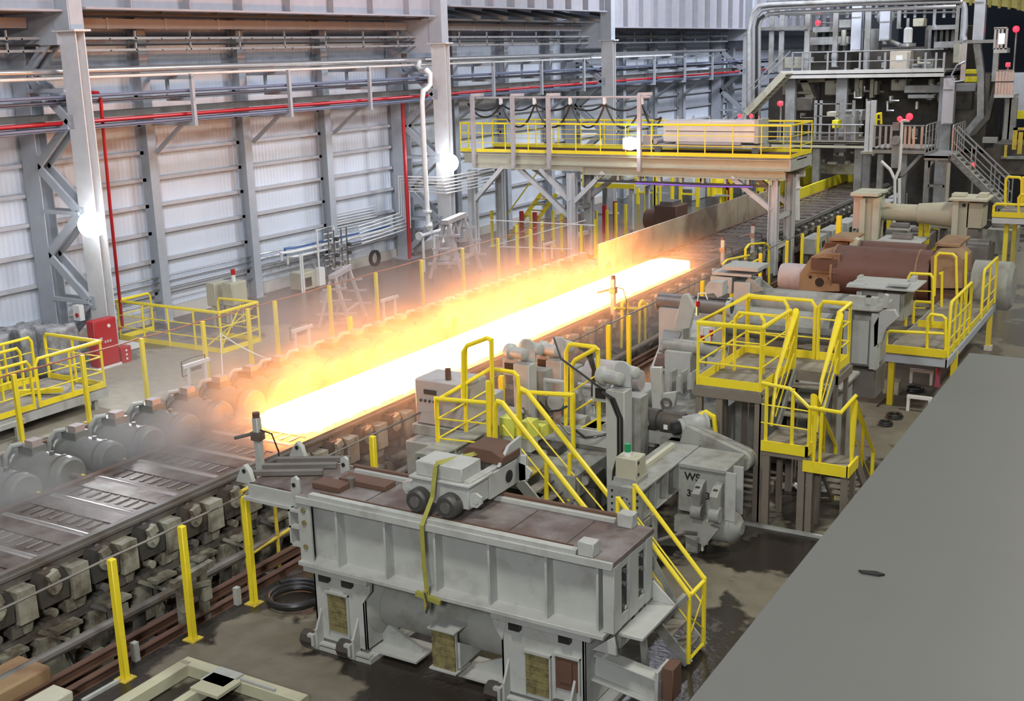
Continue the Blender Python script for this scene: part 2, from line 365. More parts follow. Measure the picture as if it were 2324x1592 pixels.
for i, (z, lb) in enumerate(((8.14, 'upper of the two thin pale tray rails under the walkway beam'), (7.84, 'lower of the two thin pale tray rails under the walkway beam'))):
    root = thing('ladder_tray', lb, 'cable tray', (-25.2, 4, z))
    m = M(); m.box(-25.24, 4, z, -25.2, 68, z+.06); m.box(-25.6, 4, z, -25.56, 68, z+.06); m.go('side_rail', GALV, root)
    y = 5
    m = M()
    while y < 68: m.box(-25.6, y, z, -25.2, y+.05, z+.03); y += .9
    m.go('rung', GALV, root)
    for k in range(30):
        y = 9+k*2; m = M(); m.box(-25.26, y-.02, z-.02, -25.2, y+.02, z+.22); m.go('hanger', GALV, root)
m = M(); m.tube([(-25.3, 4, 8.0), (-25.3, 68, 8.0)], .03, 6); tag(m.go('cable_bundle', BLACK), 'dark cable bundle between the two thin tray rails', 'cable')
k = 0
br0 = None
for y in (8.2, 12.2, 16.2, 24.3, 28.35, 32.4, 40.4, 44.3, 48.2, 56, 60, 64):
    lb = 'grey pipe bracket with knee brace carrying the wall pipes, ' + (ORD[k-3]+' from the nearest laced column' if k > 2 else ORD[k]+' from the left picture edge')
    if br0 is None:
        root = br0 = thing('pipe_bracket', lb, 'bracket', (-25, y, 5.0), 'pipe brackets along the wall')
        m = M(); m.bar((-24.6, y, 5.82), (-24.6, y, 7.2), .1, .1); m.go('hanger_post', COLG, root)
        m = M(); m.bar((-26.3, y, 5.84), (-24.55, y, 5.84), .12, .12); m.go('lower_arm', COLG, root)
        m = M(); m.bar((-26.3, y, 7.1), (-24.55, y, 7.1), .1, .1); m.go('upper_arm', COLG, root)
        m = M(); m.bar((-26.25, y, 5.0), (-25.15, y, 5.78), .1, .1); m.go('knee_brace', COLG, root)
        m = M(); m.bar((-25.6, y, 6.5), (-24.55, y, 6.5), .08, .08); m.bar((-25.55, y, 6.5), (-25.55, y, 7.1), .08, .08); m.go('middle_arm', COLG, root)
    else: dup(br0, (-25, y, 5.0), lb)
    k += 1
# low conduits on the wall
for i, (z, y0, y1) in enumerate(((1.35, 21, 31.6), (1.2, 21, 31.2), (1.0, 21, 36), (.62, 21, 31))):
    tag(M().tube([(-26.5, y0, z), (-26.5, y1, z), (-26.5, y1+.15, z-.12), (-26.5, y1+.2, .05)], .028, 8).go('wall_conduit', GALV), 'thin grey conduit low on the wall behind the yellow guard rails, %s from the top' % ORD[i], 'conduit', 'low wall conduits')
# red drop pipe, pink band, white drop pipe
root = thing('red_drop_pipe', 'red fire pipe dropping down the wall beside the nearest laced column', 'pipe', (-24.1, 21, 0))
a = P(193, 209, y=20.9); 
m = M(); m.tube([P(193, 209, y=20.9), P(222, 211, y=21.2), P(228, 222, y=21.3), P(250, 470, y=21.6), P(278, 742, y=22.1)], .045, 8); m.go('pipe', RED, root)
m = M(); p = P(278, 742, y=22.1); m.tube([p, p+V((.0, -.6, -.12)), p+V((.2, -1.4, -.2))], .04, 8); m.go('elbow_run', RED, root)
root = thing('white_drop_pipe', 'white pipe with double bend dropping from the silver pipe by the second column', 'pipe', (-24, 34.5, .5))
pts = [P(952, 140, x=-24.9), P(949, 152, x=-24.8), P(955, 160, x=-24.6), P(968, 160, x=-24), P(976, 168, x=-23.9), P(976, 192, x=-23.9), P(970, 200, x=-23.9), P(960, 207, x=-23.9), P(958, 230, x=-23.9), P(964, 380, x=-23.9), P(972, 510, x=-23.9), P(974, 520, x=-23.9)]
m = M(); m.tube(pts, .085, 12); m.go('pipe', WHT, root)
for q in (P(970, 480, x=-23.9), P(972, 512, x=-23.9)): m = M(); m.cyl(q-V((0, 0, .03)), q+V((0, 0, .03)), .16, 14); m.go('flange', WHT, root)
tag(M().tube([(-25.3, 35.2, 0.2), (-25.3, 35.2, 6.0)], .07, 10).go('red_riser', RED), 'red riser pipe inside the second laced column', 'pipe')
# stepped conduit bank
for k in range(6):
    o = k*.12; y0, y1 = 33.3-k*.0, 35.2
    m = M(); m.tube([(-25.6+o*.2, 32.6, 1.75-o), (-25.6+o*.2, 35.1+o*.8, 1.9-o), (-25.6+o*.2, 35.15+o*.8, 3.25-o), (-24.0, 35.6+o*.5, 3.2-o), (-24.0, 39.2, 3.2-o)], .022, 6)
    tag(m.go('bent_conduit', WHT), 'thin white conduit of the stepped bank at the second column, %s from outside' % ORD[k], 'conduit', 'stepped white conduits')
# ================= roller table =================
TX0, TX1, TZ = -14.78, -12.75, 1.2
PLATE = mat('scaled_table_plate', (.23, .20, .18), .35, .5, var=.3, scale=6, dirt=(.09, .05, .035), damt=.6, dscale=3, bump=.15)
SIDEG = mat('scaled_casting_paint', (.34, .34, .28), .6, var=.2, scale=5, dirt=(.1, .08, .06), damt=.6, dscale=2.5)
table = thing('roller_table', 'long roller table with grated plates carrying the glowing slab', 'roller table', (-13.7, 8, -.9))
YR = [5.72+.85*i for i in range(60)]
m = M(); m.box(TX0, 4, .95, TX0+.12, 56, TZ+.03); m.go('edge_beam', RUST, table)
m = M(); m.box(TX1-.1, 4, 1.0, TX1, 56, TZ+.02); m.box(TX1, 4, 1.13, TX1+.05, 56, 1.17); m.go('edge_beam', MIDS, table)
for y in YR:   # one cover plate per pitch: solid half + slotted half
    m = M(); x0, x1 = TX0+.12, TX1-.1
    m.mi = 0; m.box(x0, y-.40, TZ-.06, x1, y-.045, TZ)
    for k in range(9):
        a = x0+(x1-x0)*k/9; m.box(a+.03, y+.14, TZ-.05, a+(x1-x0)/9-.02, y+.44, TZ-.01)
    m.box(x0, y+.05, TZ-.05, x1, y+.13, TZ-.0); m.mi = 1
    for k in range(3, 9): a = x0+(x1-x0)*k/9; m.box(a-.012, y+.15, TZ-.05, a+.022, y+.42, TZ+.004)  # bright bars added for the light glinting between the slots
    m.go('cover_plate', [PLATE, WETS], table)
for y in YR:
    m = M(); m.cyl((TX0+.13, y, 1.06), (TX1-.12, y, 1.06), .155, 18); m.cyl((TX1-.12, y, 1.04), (TX1+.06, y, 1.04), .06, 10); m.go('roller', WETS, table)
# bearing housings with diamond caps on the near side
h0 = None
for i, y in enumerate(YR):
    if h0 is None:
        m = M(); m.prism([(y-.22, .62), (y+.22, .62), (y+.24, .9), (y+.14, 1.08), (y-.14, 1.08), (y-.24, .9)], 'x', TX1, TX1+.2)
        o = m.go('bearing_housing', DARK, table); h0 = o; hy = y
        m = M(); m.lathe((TX1+.2, y, .86), (1, 0, 0), [(0, .11), (.03, .11), (.035, .05), (.08, .05)], 14)
        m.bar((TX1+.22, y-.09, .99), (TX1+.22, y+.06, 1.04), .10, .12); c = m.go('cap', SIDEG, o)
    else:
        c = h0.copy(); COL.objects.link(c); c.parent = table; c.location = h0.location+V((0, y-hy, 0)); 
        for ch in h0.children: d = ch.copy(); COL.objects.link(d); d.parent = c
# side frame castings beneath
m = M(); m.box(TX1-.25, 4, -.9, TX1-.1, 56, .98); m.box(TX0+.1, 4, -.9, TX0+.25, 56, .98); m.go('side_frame', RUST, table)
for i, y in enumerate(YR[:40]):
    m = M(); yy = y+.42
    m.box(TX1-.1, yy-.14, .55, TX1+.22, yy+.14, 1.0); m.prism([(yy-.14, .62), (yy+.14, .62), (yy+.06, .38), (yy-.06, .38)], 'x', TX1-.1, TX1+.15)
    m.go('bracket', SIDEG, table)
m = M(); m.box(TX1-.12, 4, .2, TX1+.08, 56, .36); m.box(TX1-.05, 4, -.5, TX1+.14, 56, -.4); m.go('ledge', MIDS, table)
rnd = random.Random(3)
for i, y in enumerate(YR[:34]):
    m = M(); m.box(TX1-.02, y+.18, .38, TX1+.16, y+.34, .56); m.cyl((TX1+.0, y-.05, .5), (TX1+.22, y-.05, .5), .06, 8); m.bar((TX1+.1, y-.25, .3), (TX1+.25, y+.1, .05), .05, .05); m.go('side_fitting', MIDS if i % 2 else SIDEG, table)
for i, y in enumerate(YR[:34]):
    m = M(); s = rnd.random()
    m.box(TX1-.1, y-.30, -.35-.2*s, TX1+.1+.12*s, y-.02+.1*s, .2)
    m.prism([(y+.03, -.6), (y+.10, -.6), (y+.36, .05), (y+.3, .25), (y+.03, .25)], 'x', TX1+.05, TX1+.08+.1*s)
    m.box(TX1, y+.15, -.1, TX1+.3, y+.22, .18); m.box(TX1+.1, y-.1, .22, TX1+.3, y+.3, .27)
    m.go('side_casting', SIDEG, table)
    if i % 2 == 0: m = M(); m.tube([(TX1+.2, y, .1), (TX1+.28, y+.1, -.3), (TX1+.15, y+.5, -.45), (TX1+.2, y+.9, -.2)], .02, 6); m.go('hose', BLACK, table)
# glowing slab
SL = bpy.data.materials.new('white_hot_steel'); SL.use_nodes = True; N = SL.node_tree.nodes; L = SL.node_tree.links
b = N['Principled BSDF']; b.inputs['Base Color'].default_value = (.1, .05, .03, 1); b.inputs['Roughness'].default_value = .8
nn = N.new('ShaderNodeTexNoise'); nn.inputs['Scale'].default_value = 2.5; nn.inputs['Detail'].default_value = 4
b.inputs['Emission Color'].default_value = (1, .33, .06, 1); b.inputs['Emission Strength'].default_value = 36
SLE = bpy.data.materials.new('yellow_hot_steel'); SLE.use_nodes = True; b = SLE.node_tree.nodes['Principled BSDF']; b.inputs['Base Color'].default_value = (.1, .05, .03, 1)
b.inputs['Emission Color'].default_value = (1, .38, .05, 1); b.inputs['Emission Strength'].default_value = 6
m = M(); x0, x1, y0, y1 = -14.2, -12.88, 14.62, 32.3
out = [(x0, y0+.5), (x0+.1, y0+.2), (x0+.4, y0), (x1-.35, y0-.05), (x1-.08, y0+.15), (x1, y0+.5), (x1, y1-.4), (x1-.15, y1), (x0+.2, y1+.15), (x0, y1-.3)]
m.prism(out, 'z', 1.23, 1.40)
tag(m.go('hot_steel_slab', SL, bev=.03), 'white-hot glowing steel slab lying on the roller table', 'slab')
# motors on the far side
MOTG = mat('motor_grey_paint', (.20, .21, .20), .35, .2, dirt=(.12, .11, .1), damt=.3)
PINK = mat('faded_terminal_box_paint', (.36, .30, .29), .6)
m0 = None
def motor(y):
    cz = 1.15
    root = thing('roller_motor', '', 'motor', (-16.2, y, .35), 'grey roller motors in a row beyond the table')
    m = M(); m.lathe((-15.16, y, cz), (-1, 0, 0), [(0, .05), (.0, .25), (.03, .29), (.14, .305), (.16, .285), (1.15, .285), (1.17, .305), (1.32, .305), (1.38, .26), (1.46, .1)], 24)
    bdy = m.go('motor_body', MOTG, root)
    m = M(); m.ring((-15.36, y, cz), (-15.39, y, cz), .31, .28, 24); m.go('end_ring', MIDS, root)
    m = M(); m.cyl((-15.16, y, cz), (-14.8, y, cz-.03), .05, 10); m.go('shaft', MIDS, root)
    m = M(); m.prism([(y-.02, cz-.27), (y+.22, cz-.27), (y+.24, cz-.1), (y+.18, cz-.03), (y+.05, cz-.06), (y-.04, cz-.15)], 'x', -15.15, -15.09); m.go('coupling_guard', YEL, root)
    m = M(); m.box(-16.25, y-.14, cz+.25, -15.9, y+.14, cz+.38); m.go('terminal_box', MOTG, root)
    m = M(); m.box(-16.12, y-.10, cz+.38, -15.93, y+.10, cz+.48); m.go('connector_box', PINK, root)
    m = M(); m.tube([(-16.3, y-.30, cz-.5), (-16.36, y-.34, cz-.1), (-16.34, y-.32, cz+.25), (-16.26, y-.24, cz+.40), (-16.14, y-.12, cz+.42)], .04, 8); m.go('conduit', GREYL, root)
    m = M(); m.box(-15.4, y-.28, .42, -16.4, y-.16, .95); m.box(-15.4, y+.16, .42, -16.4, y+.28, .95); m.box(-15.3, y-.32, .35, -16.5, y+.32, .43); m.go('foot', MOTG, root)
    m = M(); m.tube([(-15.6, y, cz+.26), (-15.6, y, cz+.34)], .04, 8); m.go('lifting_eye', MIDS, root)
    return root
NM = 27
for k in range(NM):
    y = YR[3+k]+.80
    lb = 'dusty grey roller motor, %s in its row counted from the lower left corner' % ORD[k]
    if m0 is None: m0 = motor(y); m0['label'] = lb; my = y
    else: dup(m0, (-16.2, y, .35), lb)
m = M(); m.box(-16.8, 4, -.9, -15.0, 60, .35); tag(m.go('motor_plinth', RUST), 'long dark rusty plinth the row of roller motors stands on', 'plinth')
m = M(); m.box(-16.95, 4, .5, -16.85, 60, .6); m.box(-17.6, 4, .1, -17.5, 60, .2); m.box(-18.8, 4, -.2, -18.7, 60, -.05)
tag(m.go('service_pipes', RUST), 'rusty service rails running behind the roller motors', 'pipes')
for i, (x, z, r) in enumerate(((-19.5, -.15, .07), (-19.2, -.3, .05), (-18.2, -.1, .06))):
    tag(M().tube([(x, 4, z), (x, 55, z)], r, 8).go('service_pipe', MIDS), 'dark service pipe in the trench behind the motors, %s from the far edge' % ORD[i], 'pipe', 'trench pipes behind the motors')
m = M(); m.box(-19.9, 4, -.9, -17.2, 60, -.5); tag(m.go('trench_ledge', MIDS), 'dark steel ledge in the trench between the motors and the far floor', 'ledge')
# deflector panels along the far edge of the table
PANEL = mat('scorched_panel_steel', (.48, .42, .34), .55, .1, var=.2, scale=2, dirt=(.3, .2, .13), damt=.4)
n = 13
for k in range(n):
    y = 30.6+k*1.18
    root = thing('deflector_panel', 'steel deflector panel edging the table, %s from the glowing end' % ORD[k], 'panel', (-15.2, y, 1.0), 'deflector panels along the table')
    m = M(); m.box(-15.24, y, 1.0, -15.19, y+1.15, 2.02 if k < 11 else 1.9); m.go('plate', PANEL, root)
    m = M(); m.box(-15.30, y+.1, .35, -15.24, y+.2, 1.98); m.box(-15.30, y+.9, .35, -15.24, y+1.0, 1.98); m.go('stay', RUST, root)
# loose fittings on the trench floor beside the table
rr = random.Random(31)
for k in range(10):
    y = 8.6+k*.83; m = M(); x = -12.25+rr.uniform(-.1, .1); m.box(x-.12, y, -.9, x+.12, y+.18, -.45+rr.uniform(0, .35)); m.cyl((x, y+.09, -.5), (x+.3, y+.09, -.5), .05, 8)
    tag(m.go('trench_fitting', SIDEG if k % 3 else MIDS), 'whitish corroded fitting on the near trench floor, %s from the bottom left' % ORD[k], 'fitting', 'fittings in the near trench')
# near trench services
tag(M().tube([(-12.05, 4, .28), (-12.05, 14, .22), (-12.05, 30, .2)], .07, 10).go('trench_pipe', MIDS), 'long dull steel pipe beside the roller table castings', 'pipe')
for x, z, lb in ((-11.75, .05, 'upper rusty beam in the near trench beside the yellow posts'), (-11.52, -.05, 'lower rusty beam in the near trench beside the yellow posts')):
    m = M(); m.I((x, 4, z), (x, 40, z), .1, .14, .02); tag(m.go('rusty_beam', RUST), lb, 'beam')
m = M()
for k in range(20): m.box(-12.3, 5+k*1.7, -.9, -12.15, 5.12+k*1.7, .2)
m.box(-12.4, 4, -.9, -11.9, 40, -.75); tag(m.go('pipe_support', MIDS), 'dark pipe supports in the near trench', 'support')
# yellow barrier posts and ropes
def post(x, y, h, lab, grp, r=.045, z0=0):
    root = thing('barrier_post', lab, 'post', (x, y, z0), grp)
    m = M(); m.box(x-r, y-r, z0, x+r, y+r, z0+h); m.go('post', YEL, root, bev=.008)
    m = M(); m.box(x-.1, y-.1, z0, x+.1, y+.1, z0+.015); m.go('foot_plate', YELD, root)
    m = M(); m.tube([(x-r-.01, y, z0+h-.06), (x-r-.03, y, z0+h-.02), (x-r-.01, y, z0+h+.01)], .008, 6); m.go('rope_eye', MIDS, root)
near = [8.91, 10.07, 11.26, 12.6, 14.19, 16.0, 18.2, 20.4, 22.81, 23.87, 26.2, 28.4, 30.6, 33.0, 35.5, 37.1, 38.9, 41.5]
for k, y in enumerate(near): post(-11.1, y, 1.63, 'yellow square barrier post of the near row beside the trench, %s from the bottom left' % ORD[k], 'near row of barrier posts')
far = [12.6, 14.5, 16.2, 17.85, 19.75, 21.3, 22.3, 24.5, 26.6, 28.9, 31.2, 33.4, 35.6, 38.6, 40.8]
for k, y in enumerate(far): post(-20.35, y, 1.5, 'yellow square barrier post of the far row behind the motors, %s from the left' % ORD[k], 'far row of barrier posts')
def rope(name, ys, x, z, mm, label, sag=.02, r=.012):
    pts = []
    for a, b in zip(ys[:-1], ys[1:]):
        for t in (0, .25, .5, .75): pts.append((x, a+(b-a)*t, z-sag*4*t*(1-t)))
    pts.append((x, ys[-1], z)); tag(M().tube(pts, r, 6).go(name, mm), label, 'rope')
rope('barrier_rope', [4, 6.5]+near, -11.15, 1.63, MIDS, 'grey wire rope strung along the near yellow posts', .01, .016)
rope('barrier_rope', [6, 9]+far, -20.4, 1.5, mat('orange_rope', (.35, .12, .06), .6), 'orange-brown rope strung along the far yellow posts', .02, .018)
# low chain between two short posts among the motors
for k, (q, t) in enumerate((((802, 848), (793, 728)), ((1037, 850), (1030, 752)))):
    b_ = P(*q, z=.4); r0 = thing('chain_post', ['yellow post standing among the hazy motors, holding the chain', 'thin yellow post in the flames behind the slab'][k], 'post', b_)
    m = M(); m.box(b_.x-.04, b_.y-.04, .4, b_.x+.04, b_.y+.04, 1.75); m.go('post', YEL, r0)
# measuring posts beside the table
for k, (px, py, hh) in enumerate(((590, 1050, 1.0), (1392, 700, 1.2), (1640, 600, .95), (1708, 565, .95))):
    b_ = P(px, py, x=-12.55); zb = b_.z
    r0 = thing('sensor_post', 'steel sensor post with side arm at the table edge, %s from the bottom left' % ORD[k], 'post', b_, 'sensor posts at the table edge')
    m = M(); m.box(b_.x-.055, b_.y-.055, zb-.5, b_.x+.055, b_.y+.055, zb+.75); m.go('post', GREYL, r0, bev=.01)
    m = M(); m.cyl((b_.x, b_.y, zb+.75), (b_.x, b_.y, zb+.83), .06, 12); m.go('cap', RUST, r0)
    m = M(); m.cyl((b_.x-.4, b_.y-.1, zb+.38), (b_.x, b_.y, zb+.5), .03, 8); m.bc((b_.x, b_.y, zb+.45), .16, .16, .14); m.go('side_arm', MIDS, r0)
    m = M(); m.tube([b_+V((.06, 0, .55)), b_+V((.25, .05, .5)), b_+V((.32, .1, .2)), b_+V((.3, .1, -.2))], .012, 6); m.go('cable', BLACK, r0)
# ================= railing helper =================
def rails(root, pts, h=1.05, mids=(.36, .7), toe=.12, sp=1.0, mm=None, r=.026, base=0, ends=True):
    mm = mm or YEL; pts = [V(p) for p in pts]; up = V((0, 0, 1))
    c = .1
    path = [pts[0]+up*base] if ends else []
    if ends: path += [pts[0]+up*(h-c), pts[0]+up*h+(pts[1]-pts[0]).normalized()*c*.7]
    else: path += [pts[0]+up*h]
    for p in pts[1:-1]: path.append(p+up*h)
    if ends: path += [pts[-1]+up*h+(pts[-2]-pts[-1]).normalized()*c*.7, pts[-1]+up*(h-c), pts[-1]+up*base]
    else: path += [pts[-1]+up*h]
    m = M(); m.tube(path, r, 8); m.go('top_rail', mm, root)
    for z in mids: m = M(); m.tube([p+up*z for p in pts], r*.40, 6); m.go('mid_rail', mm, root)
    if toe:
        m = M()
        for a, b in zip(pts[:-1], pts[1:]): m.bar(a+up*toe/2, b+up*toe/2, .012, toe)
        m.go('toe_board', mm, root)
    for i, (a, b) in enumerate(zip(pts[:-1], pts[1:])):
        n = max(1, round((b-a).length/sp))
        for k in range(n+1):
            if k == 0 and (i > 0 or ends): continue
            if k == n and i == len(pts)-2 and ends: continue
            p = a+(b-a)*k/n; m = M(); m.cyl(p+up*base, p+up*h, r*.85, 8); m.go('post', mm, root)
def text(body, loc, size, rot, mm, par, name='lettering'):
    cu = bpy.data.curves.new(name, 'FONT'); cu.body = body; cu.size = size; cu.extrude = .004; cu.offset = size*.02
    o = bpy.data.objects.new('tmp', cu); COL.objects.link(o)
    dg = bpy.context.evaluated_depsgraph_get(); me = bpy.data.meshes.new_from_object(o.evaluated_get(dg)); bpy.data.objects.remove(o)
    t = bpy.data.objects.new(name, me); COL.objects.link(t); me.materials.clear(); me.materials.append(mm)
    t.parent = par; t.location = V(loc)-V(par['_w']); t.rotation_euler = rot; return t
# ================= left floor =================
root = thing('fire_cabinet', 'red fire hose cabinet standing in front of the nearest laced column', 'fire cabinet', (-23.75, 19.7, 0))
m = M(); m.box(-23.95, 19.30, .06, -23.68, 20.02, 1.26); m.go('body', RED, root, bev=.015)
m = M(); m.box(-23.68, 19.34, .62, -23.665, 19.98, 1.22); m.go('upper_door', RED, root, bev=.005)
m = M(); m.box(-23.68, 19.34, .10, -23.665, 19.98, .60); m.go('lower_door', RED, root, bev=.005)
m = M(); m.cyl((-23.665, 19.75, 1.08), (-23.64, 19.75, 1.08), .045, 12); m.go('signal_lamp', WHT, root)
m = M(); m.bc((-23.66, 19.47, .78), .01, .09, .09); m.go('notice', CREAM, root)
for k in range(3): m = M(); y = 19.60+k*.08; m.bc((-23.66, y, .71), .01, .05, .018); m.bc((-23.66, y, .69), .01, .018, .05); m.bc((-23.66, y, .67), .01, .055, .014); m.go('lettering_mark', WHT, root)
m = M(); m.box(-23.97, 19.27, 0, -23.66, 20.05, .06); m.go('plinth', WHT, root)
root = thing('extinguisher_box', 'small red extinguisher box beside the red fire cabinet', 'fire cabinet', (-23.75, 20.25, 0))
m = M(); m.box(-23.9, 20.08, 0, -23.68, 20.4, .42); m.go('box', RED, root, bev=.01)
for k in range(3): m = M(); m.cyl((-23.68, 20.24, .1+k*.11), (-23.67, 20.24, .1+k*.11), .03, 10); m.go('white_dot', WHT, root)
root = thing('switch_box', 'small white box with a red dot hung between the nearest column legs', 'switch box', (-24.9, 20.0, 1.1))
m = M(); m.box(-24.95, 19.75, 1.1, -24.7, 19.9, 1.5); m.go('box', WHT, root); m = M(); m.cyl((-24.8, 19.75, 1.25), (-24.8, 19.73, 1.25), .06, 12); m.go('red_dot', RED, root)
m = M(); m.box(-24.9, 19.9, 1.2, -24.75, 20.0, 1.3); m.go('bracket', MIDS, root)
# tarpaulin covered bundles
TARP = mat('grey_tarpaulin', (.32, .33, .34), .35, var=.3, scale=7, dirt=(.12, .12, .13), damt=.5, dscale=5, bump=.8)
def tarp(x0, y0, x1, y1, h, seed, lab):
    rr = random.Random(seed); nx, ny, nz = 12, 12, 8; vs = []; bmx = bmesh.new()
    bmesh.ops.create_cube(bmx, size=1); bmesh.ops.subdivide_edges(bmx, edges=bmx.edges[:], cuts=11, use_grid_fill=True)
    from mathutils import noise
    for v in bmx.verts:
        z = v.co.z+.5; fl = 1+.16*(1-z)
        x = (x0+x1)/2+v.co.x*(x1-x0)*fl; y = (y0+y1)/2+v.co.y*(y1-y0)*fl
        q = V((x*3.2, y*3.2, z*1.2+seed)); d = noise.noise_vector(q)*.10+noise.noise_vector(q*2.6)*.04
        zz = z*h+(d.z if z > .5 else 0)*1.1
        v.co = V((x+d.x, y+d.y, max(.0, zz)))
    me = bpy.data.meshes.new('covered_bundle'); bmx.to_mesh(me); bmx.free()
    o = bpy.data.objects.new('covered_bundle', me); COL.objects.link(o); me.materials.append(TARP); me.shade_smooth()
    tag(o, lab, 'covered load', 'tarpaulin bundles')
tarp(-26.2, 17.1, -25.1, 17.9, 1.15, 1, 'grey tarpaulin bundle at the left picture edge beside the blue drum')
tarp(-25.7, 18.0, -24.7, 18.75, 1.2, 5, 'grey tarpaulin bundle in the middle of three by the wall')
tarp(-24.9, 18.35, -24.15, 19.1, 1.2, 9, 'grey tarpaulin bundle nearest to the red fire cabinet')
m = M(); m.lathe((-25.4, 16.85, 0), (0, 0, 1), [(0, .28), (.03, .3), (.3, .28), (.33, .3), (.6, .28), (.63, .3), (.9, .29), (.92, .27)], 20)
tag(m.go('drum', BLUE), 'blue steel drum at the left picture edge', 'drum')
# platform on the far floor, left
def platform_left():
    root = thing('access_platform', 'low yellow-railed platform at the left edge behind the motors', 'platform', (-21.8, 15.5, 0))
    z = .45; x0, x1, y0, y1 = -22.9, -20.95, 13.2, 17.25
    m = M(); m.box(x0, y0, z-.04, x1, y1, z); m.go('deck', DECK, root)
    m = M(); m.U((x1, y0, z-.12), (x1, y1, z-.12), .08, .18, .02); m.U((x0, y0, z-.12), (x0, y1, z-.12), .08, .18, .02); m.go('edge_beam', GREYL, root)
    m = M(); m.box(x0, y1-.05, z-.2, x1, y1, z-.03); m.go('end_beam', GREYL, root)
    for x in (x0+.1, x1-.1):
        for y in (y0+.2, y1-.3, 15.0): m = M(); m.box(x-.05, y-.05, 0, x+.05, y+.05, z-.2); m.go('leg', GREYL, root)
    rails(root, [(x1-.03, 15.5, z), (x1-.03, y1-.03, z), (x0+.05, y1-.03, z)], toe=.12, sp=.9, r=.035)
    rails(root, [(x1-.03, y0, z), (x1-.03, 15.35, z)], toe=.12, sp=1.0, r=.035)
    rails(root, [(x0+.05, y1-.4, z), (x0+.05, y0, z)], toe=.12, sp=.8, r=.035)
    rails(root, [(x0+.7, y0+1.2, z), (x0+.7, y1-1.2, z)], toe=0, sp=.6, r=.035)
    m = M(); m.bar((-22.3, 15.9, z+.05), (-21.4, 16.4, z+.1), .12, .1); m.go('step_bar', YEL, root)
platform_left()
root = thing('floor_stand', 'low pale steel stand below the left platform at the picture edge', 'stand', (-20.7, 13.5, 0))
m = M(); m.bar((-20.75, 12.4, .35), (-20.75, 14.9, .35), .08, .1); m.go('beam', GREYL, root)
for y in (13.0, 14.7): m = M(); m.bar((-20.75, y, 0), (-20.75, y, .3), .08, .08); m.go('leg', GREYL, root)
# pit guard railing
root = thing('pit_railing', 'yellow railing around the floor pit beside the beige cabinets', 'railing', (-24, 22.6, 0))
rails(root, [(-25.9, 23.2, 0), (-25.9, 22.0, 0), (-22.03, 22.0, 0), (-22.03, 23.45, 0), (-23.5, 23.45, 0)], toe=.13, sp=1.0, r=.032, h=1.1)
m = M(); m.bar((-22.6, 22.05, .15), (-22.1, 23.4, 1.0), .03, .03); m.bar((-22.1, 22.05, .15), (-22.6, 23.4, 1.0), .03, .03); m.go('cross_brace', YEL, root)
m = M(); m.box(-25.8, 22.1, .005, -22.2, 23.4, .02); tag(m.go('pit_cover', DECK), 'dark chequer plates inside the yellow pit railing', 'cover plate')
m = M(); m.box(-25.9, 21.2, .01, -24.6, 21.6, .12); tag(m.go('paper_bundle', WHT), 'white sheet lying on the floor left of the pit railing', 'sheet')
# beige cabinets with beacon
for k, (x, y, wx, wy, z0, z1, lab) in enumerate(((-24.55, 24.55, .35, .62, .62, 1.3, 'beige control cabinet on legs, left of two by the pit railing'), (-24.0, 24.65, .4, .62, .66, 1.32, 'beige control cabinet on legs with a red beacon on top'))):
    root = thing('control_cabinet', lab, 'cabinet', (x, y, 0))
    m = M(); m.box(x-wx/2, y-wy/2, z0, x+wx/2, y+wy/2, z1); m.go('body', BEIGE, root, bev=.015)
    m = M(); m.box(x+wx/2, y-wy/2+.03, z0+.04, x+wx/2+.012, y+wy/2-.03, z1-.04); m.go('door', BEIGE, root)
    for yy in (y-wy/2+.06, y+wy/2-.06): m = M(); m.box(x-.04, yy-.03, 0, x+.04, yy+.03, z0); m.go('leg', BEIGE, root)
    if k: m = M(); m.cyl((x, y, z1), (x, y, z1+.2), .06, 12); m.go('beacon_stem', WHT, root); m = M(); m.cyl((x, y, z1+.2), (x, y, z1+.36), .065, 12); m.go('beacon_lens', RED, root)
# steel stand racks
STAND = mat('pinkish_grey_primer', (.42, .39, .40), .6, dirt=(.25, .22, .2), damt=.3)
def trestle(x, y, rz, s, lab):
    root = thing('coil_stand', lab, 'steel stand', (x, y, 0), 'grey steel A-frame stands'); root.rotation_euler = (0, 0, rz); root['_w'] = (0, 0, 0)
    L_ = .9*s; H_ = 1.75*s
    m = M(); m.bar((0, -L_, H_), (0, L_, H_), .22*s, .14*s); m.go('top_beam', STAND, root)
    for yy in (-L_*.85, L_*.85):
        for sx in (-1, 1): m = M(); m.bar((sx*.06, yy, H_-.05), (sx*.55*s, yy*1.15, 0), .1*s, .1*s, (0, 1, 0)); m.go('leg', STAND, root)
        for z in (.45, .9, 1.3): w_ = .55*s*(1-z*s/H_)+.08; m = M(); m.bar((-w_-.12*s, yy*1.1, z*s), (w_+.25*s, yy*1.1, z*s+.06), .07*s, .07*s); m.go('arm', STAND, root)
    for yy in (-L_*.3, L_*.35):
        m = M(); m.bar((0, yy-.3*s, H_-.05), (0, yy, H_-.65*s), .08*s, .08*s); m.bar((0, yy+.3*s, H_-.05), (0, yy, H_-.65*s), .08*s, .08*s); m.go('v_brace', STAND, root)
    m = M(); m.bar((.3*s, -L_, .5*s), (.3*s, L_, .5*s), .07*s, .07*s); m.go('lower_rail', STAND, root)
trestle(-21.4, 26.3, .35, .85, 'grey A-frame stand standing in haze, nearer of two by the far post row')
trestle(-22.6, 34.2, .25, 1.12, 'tall grey A-frame stand with white arms below the left end of the gantry')
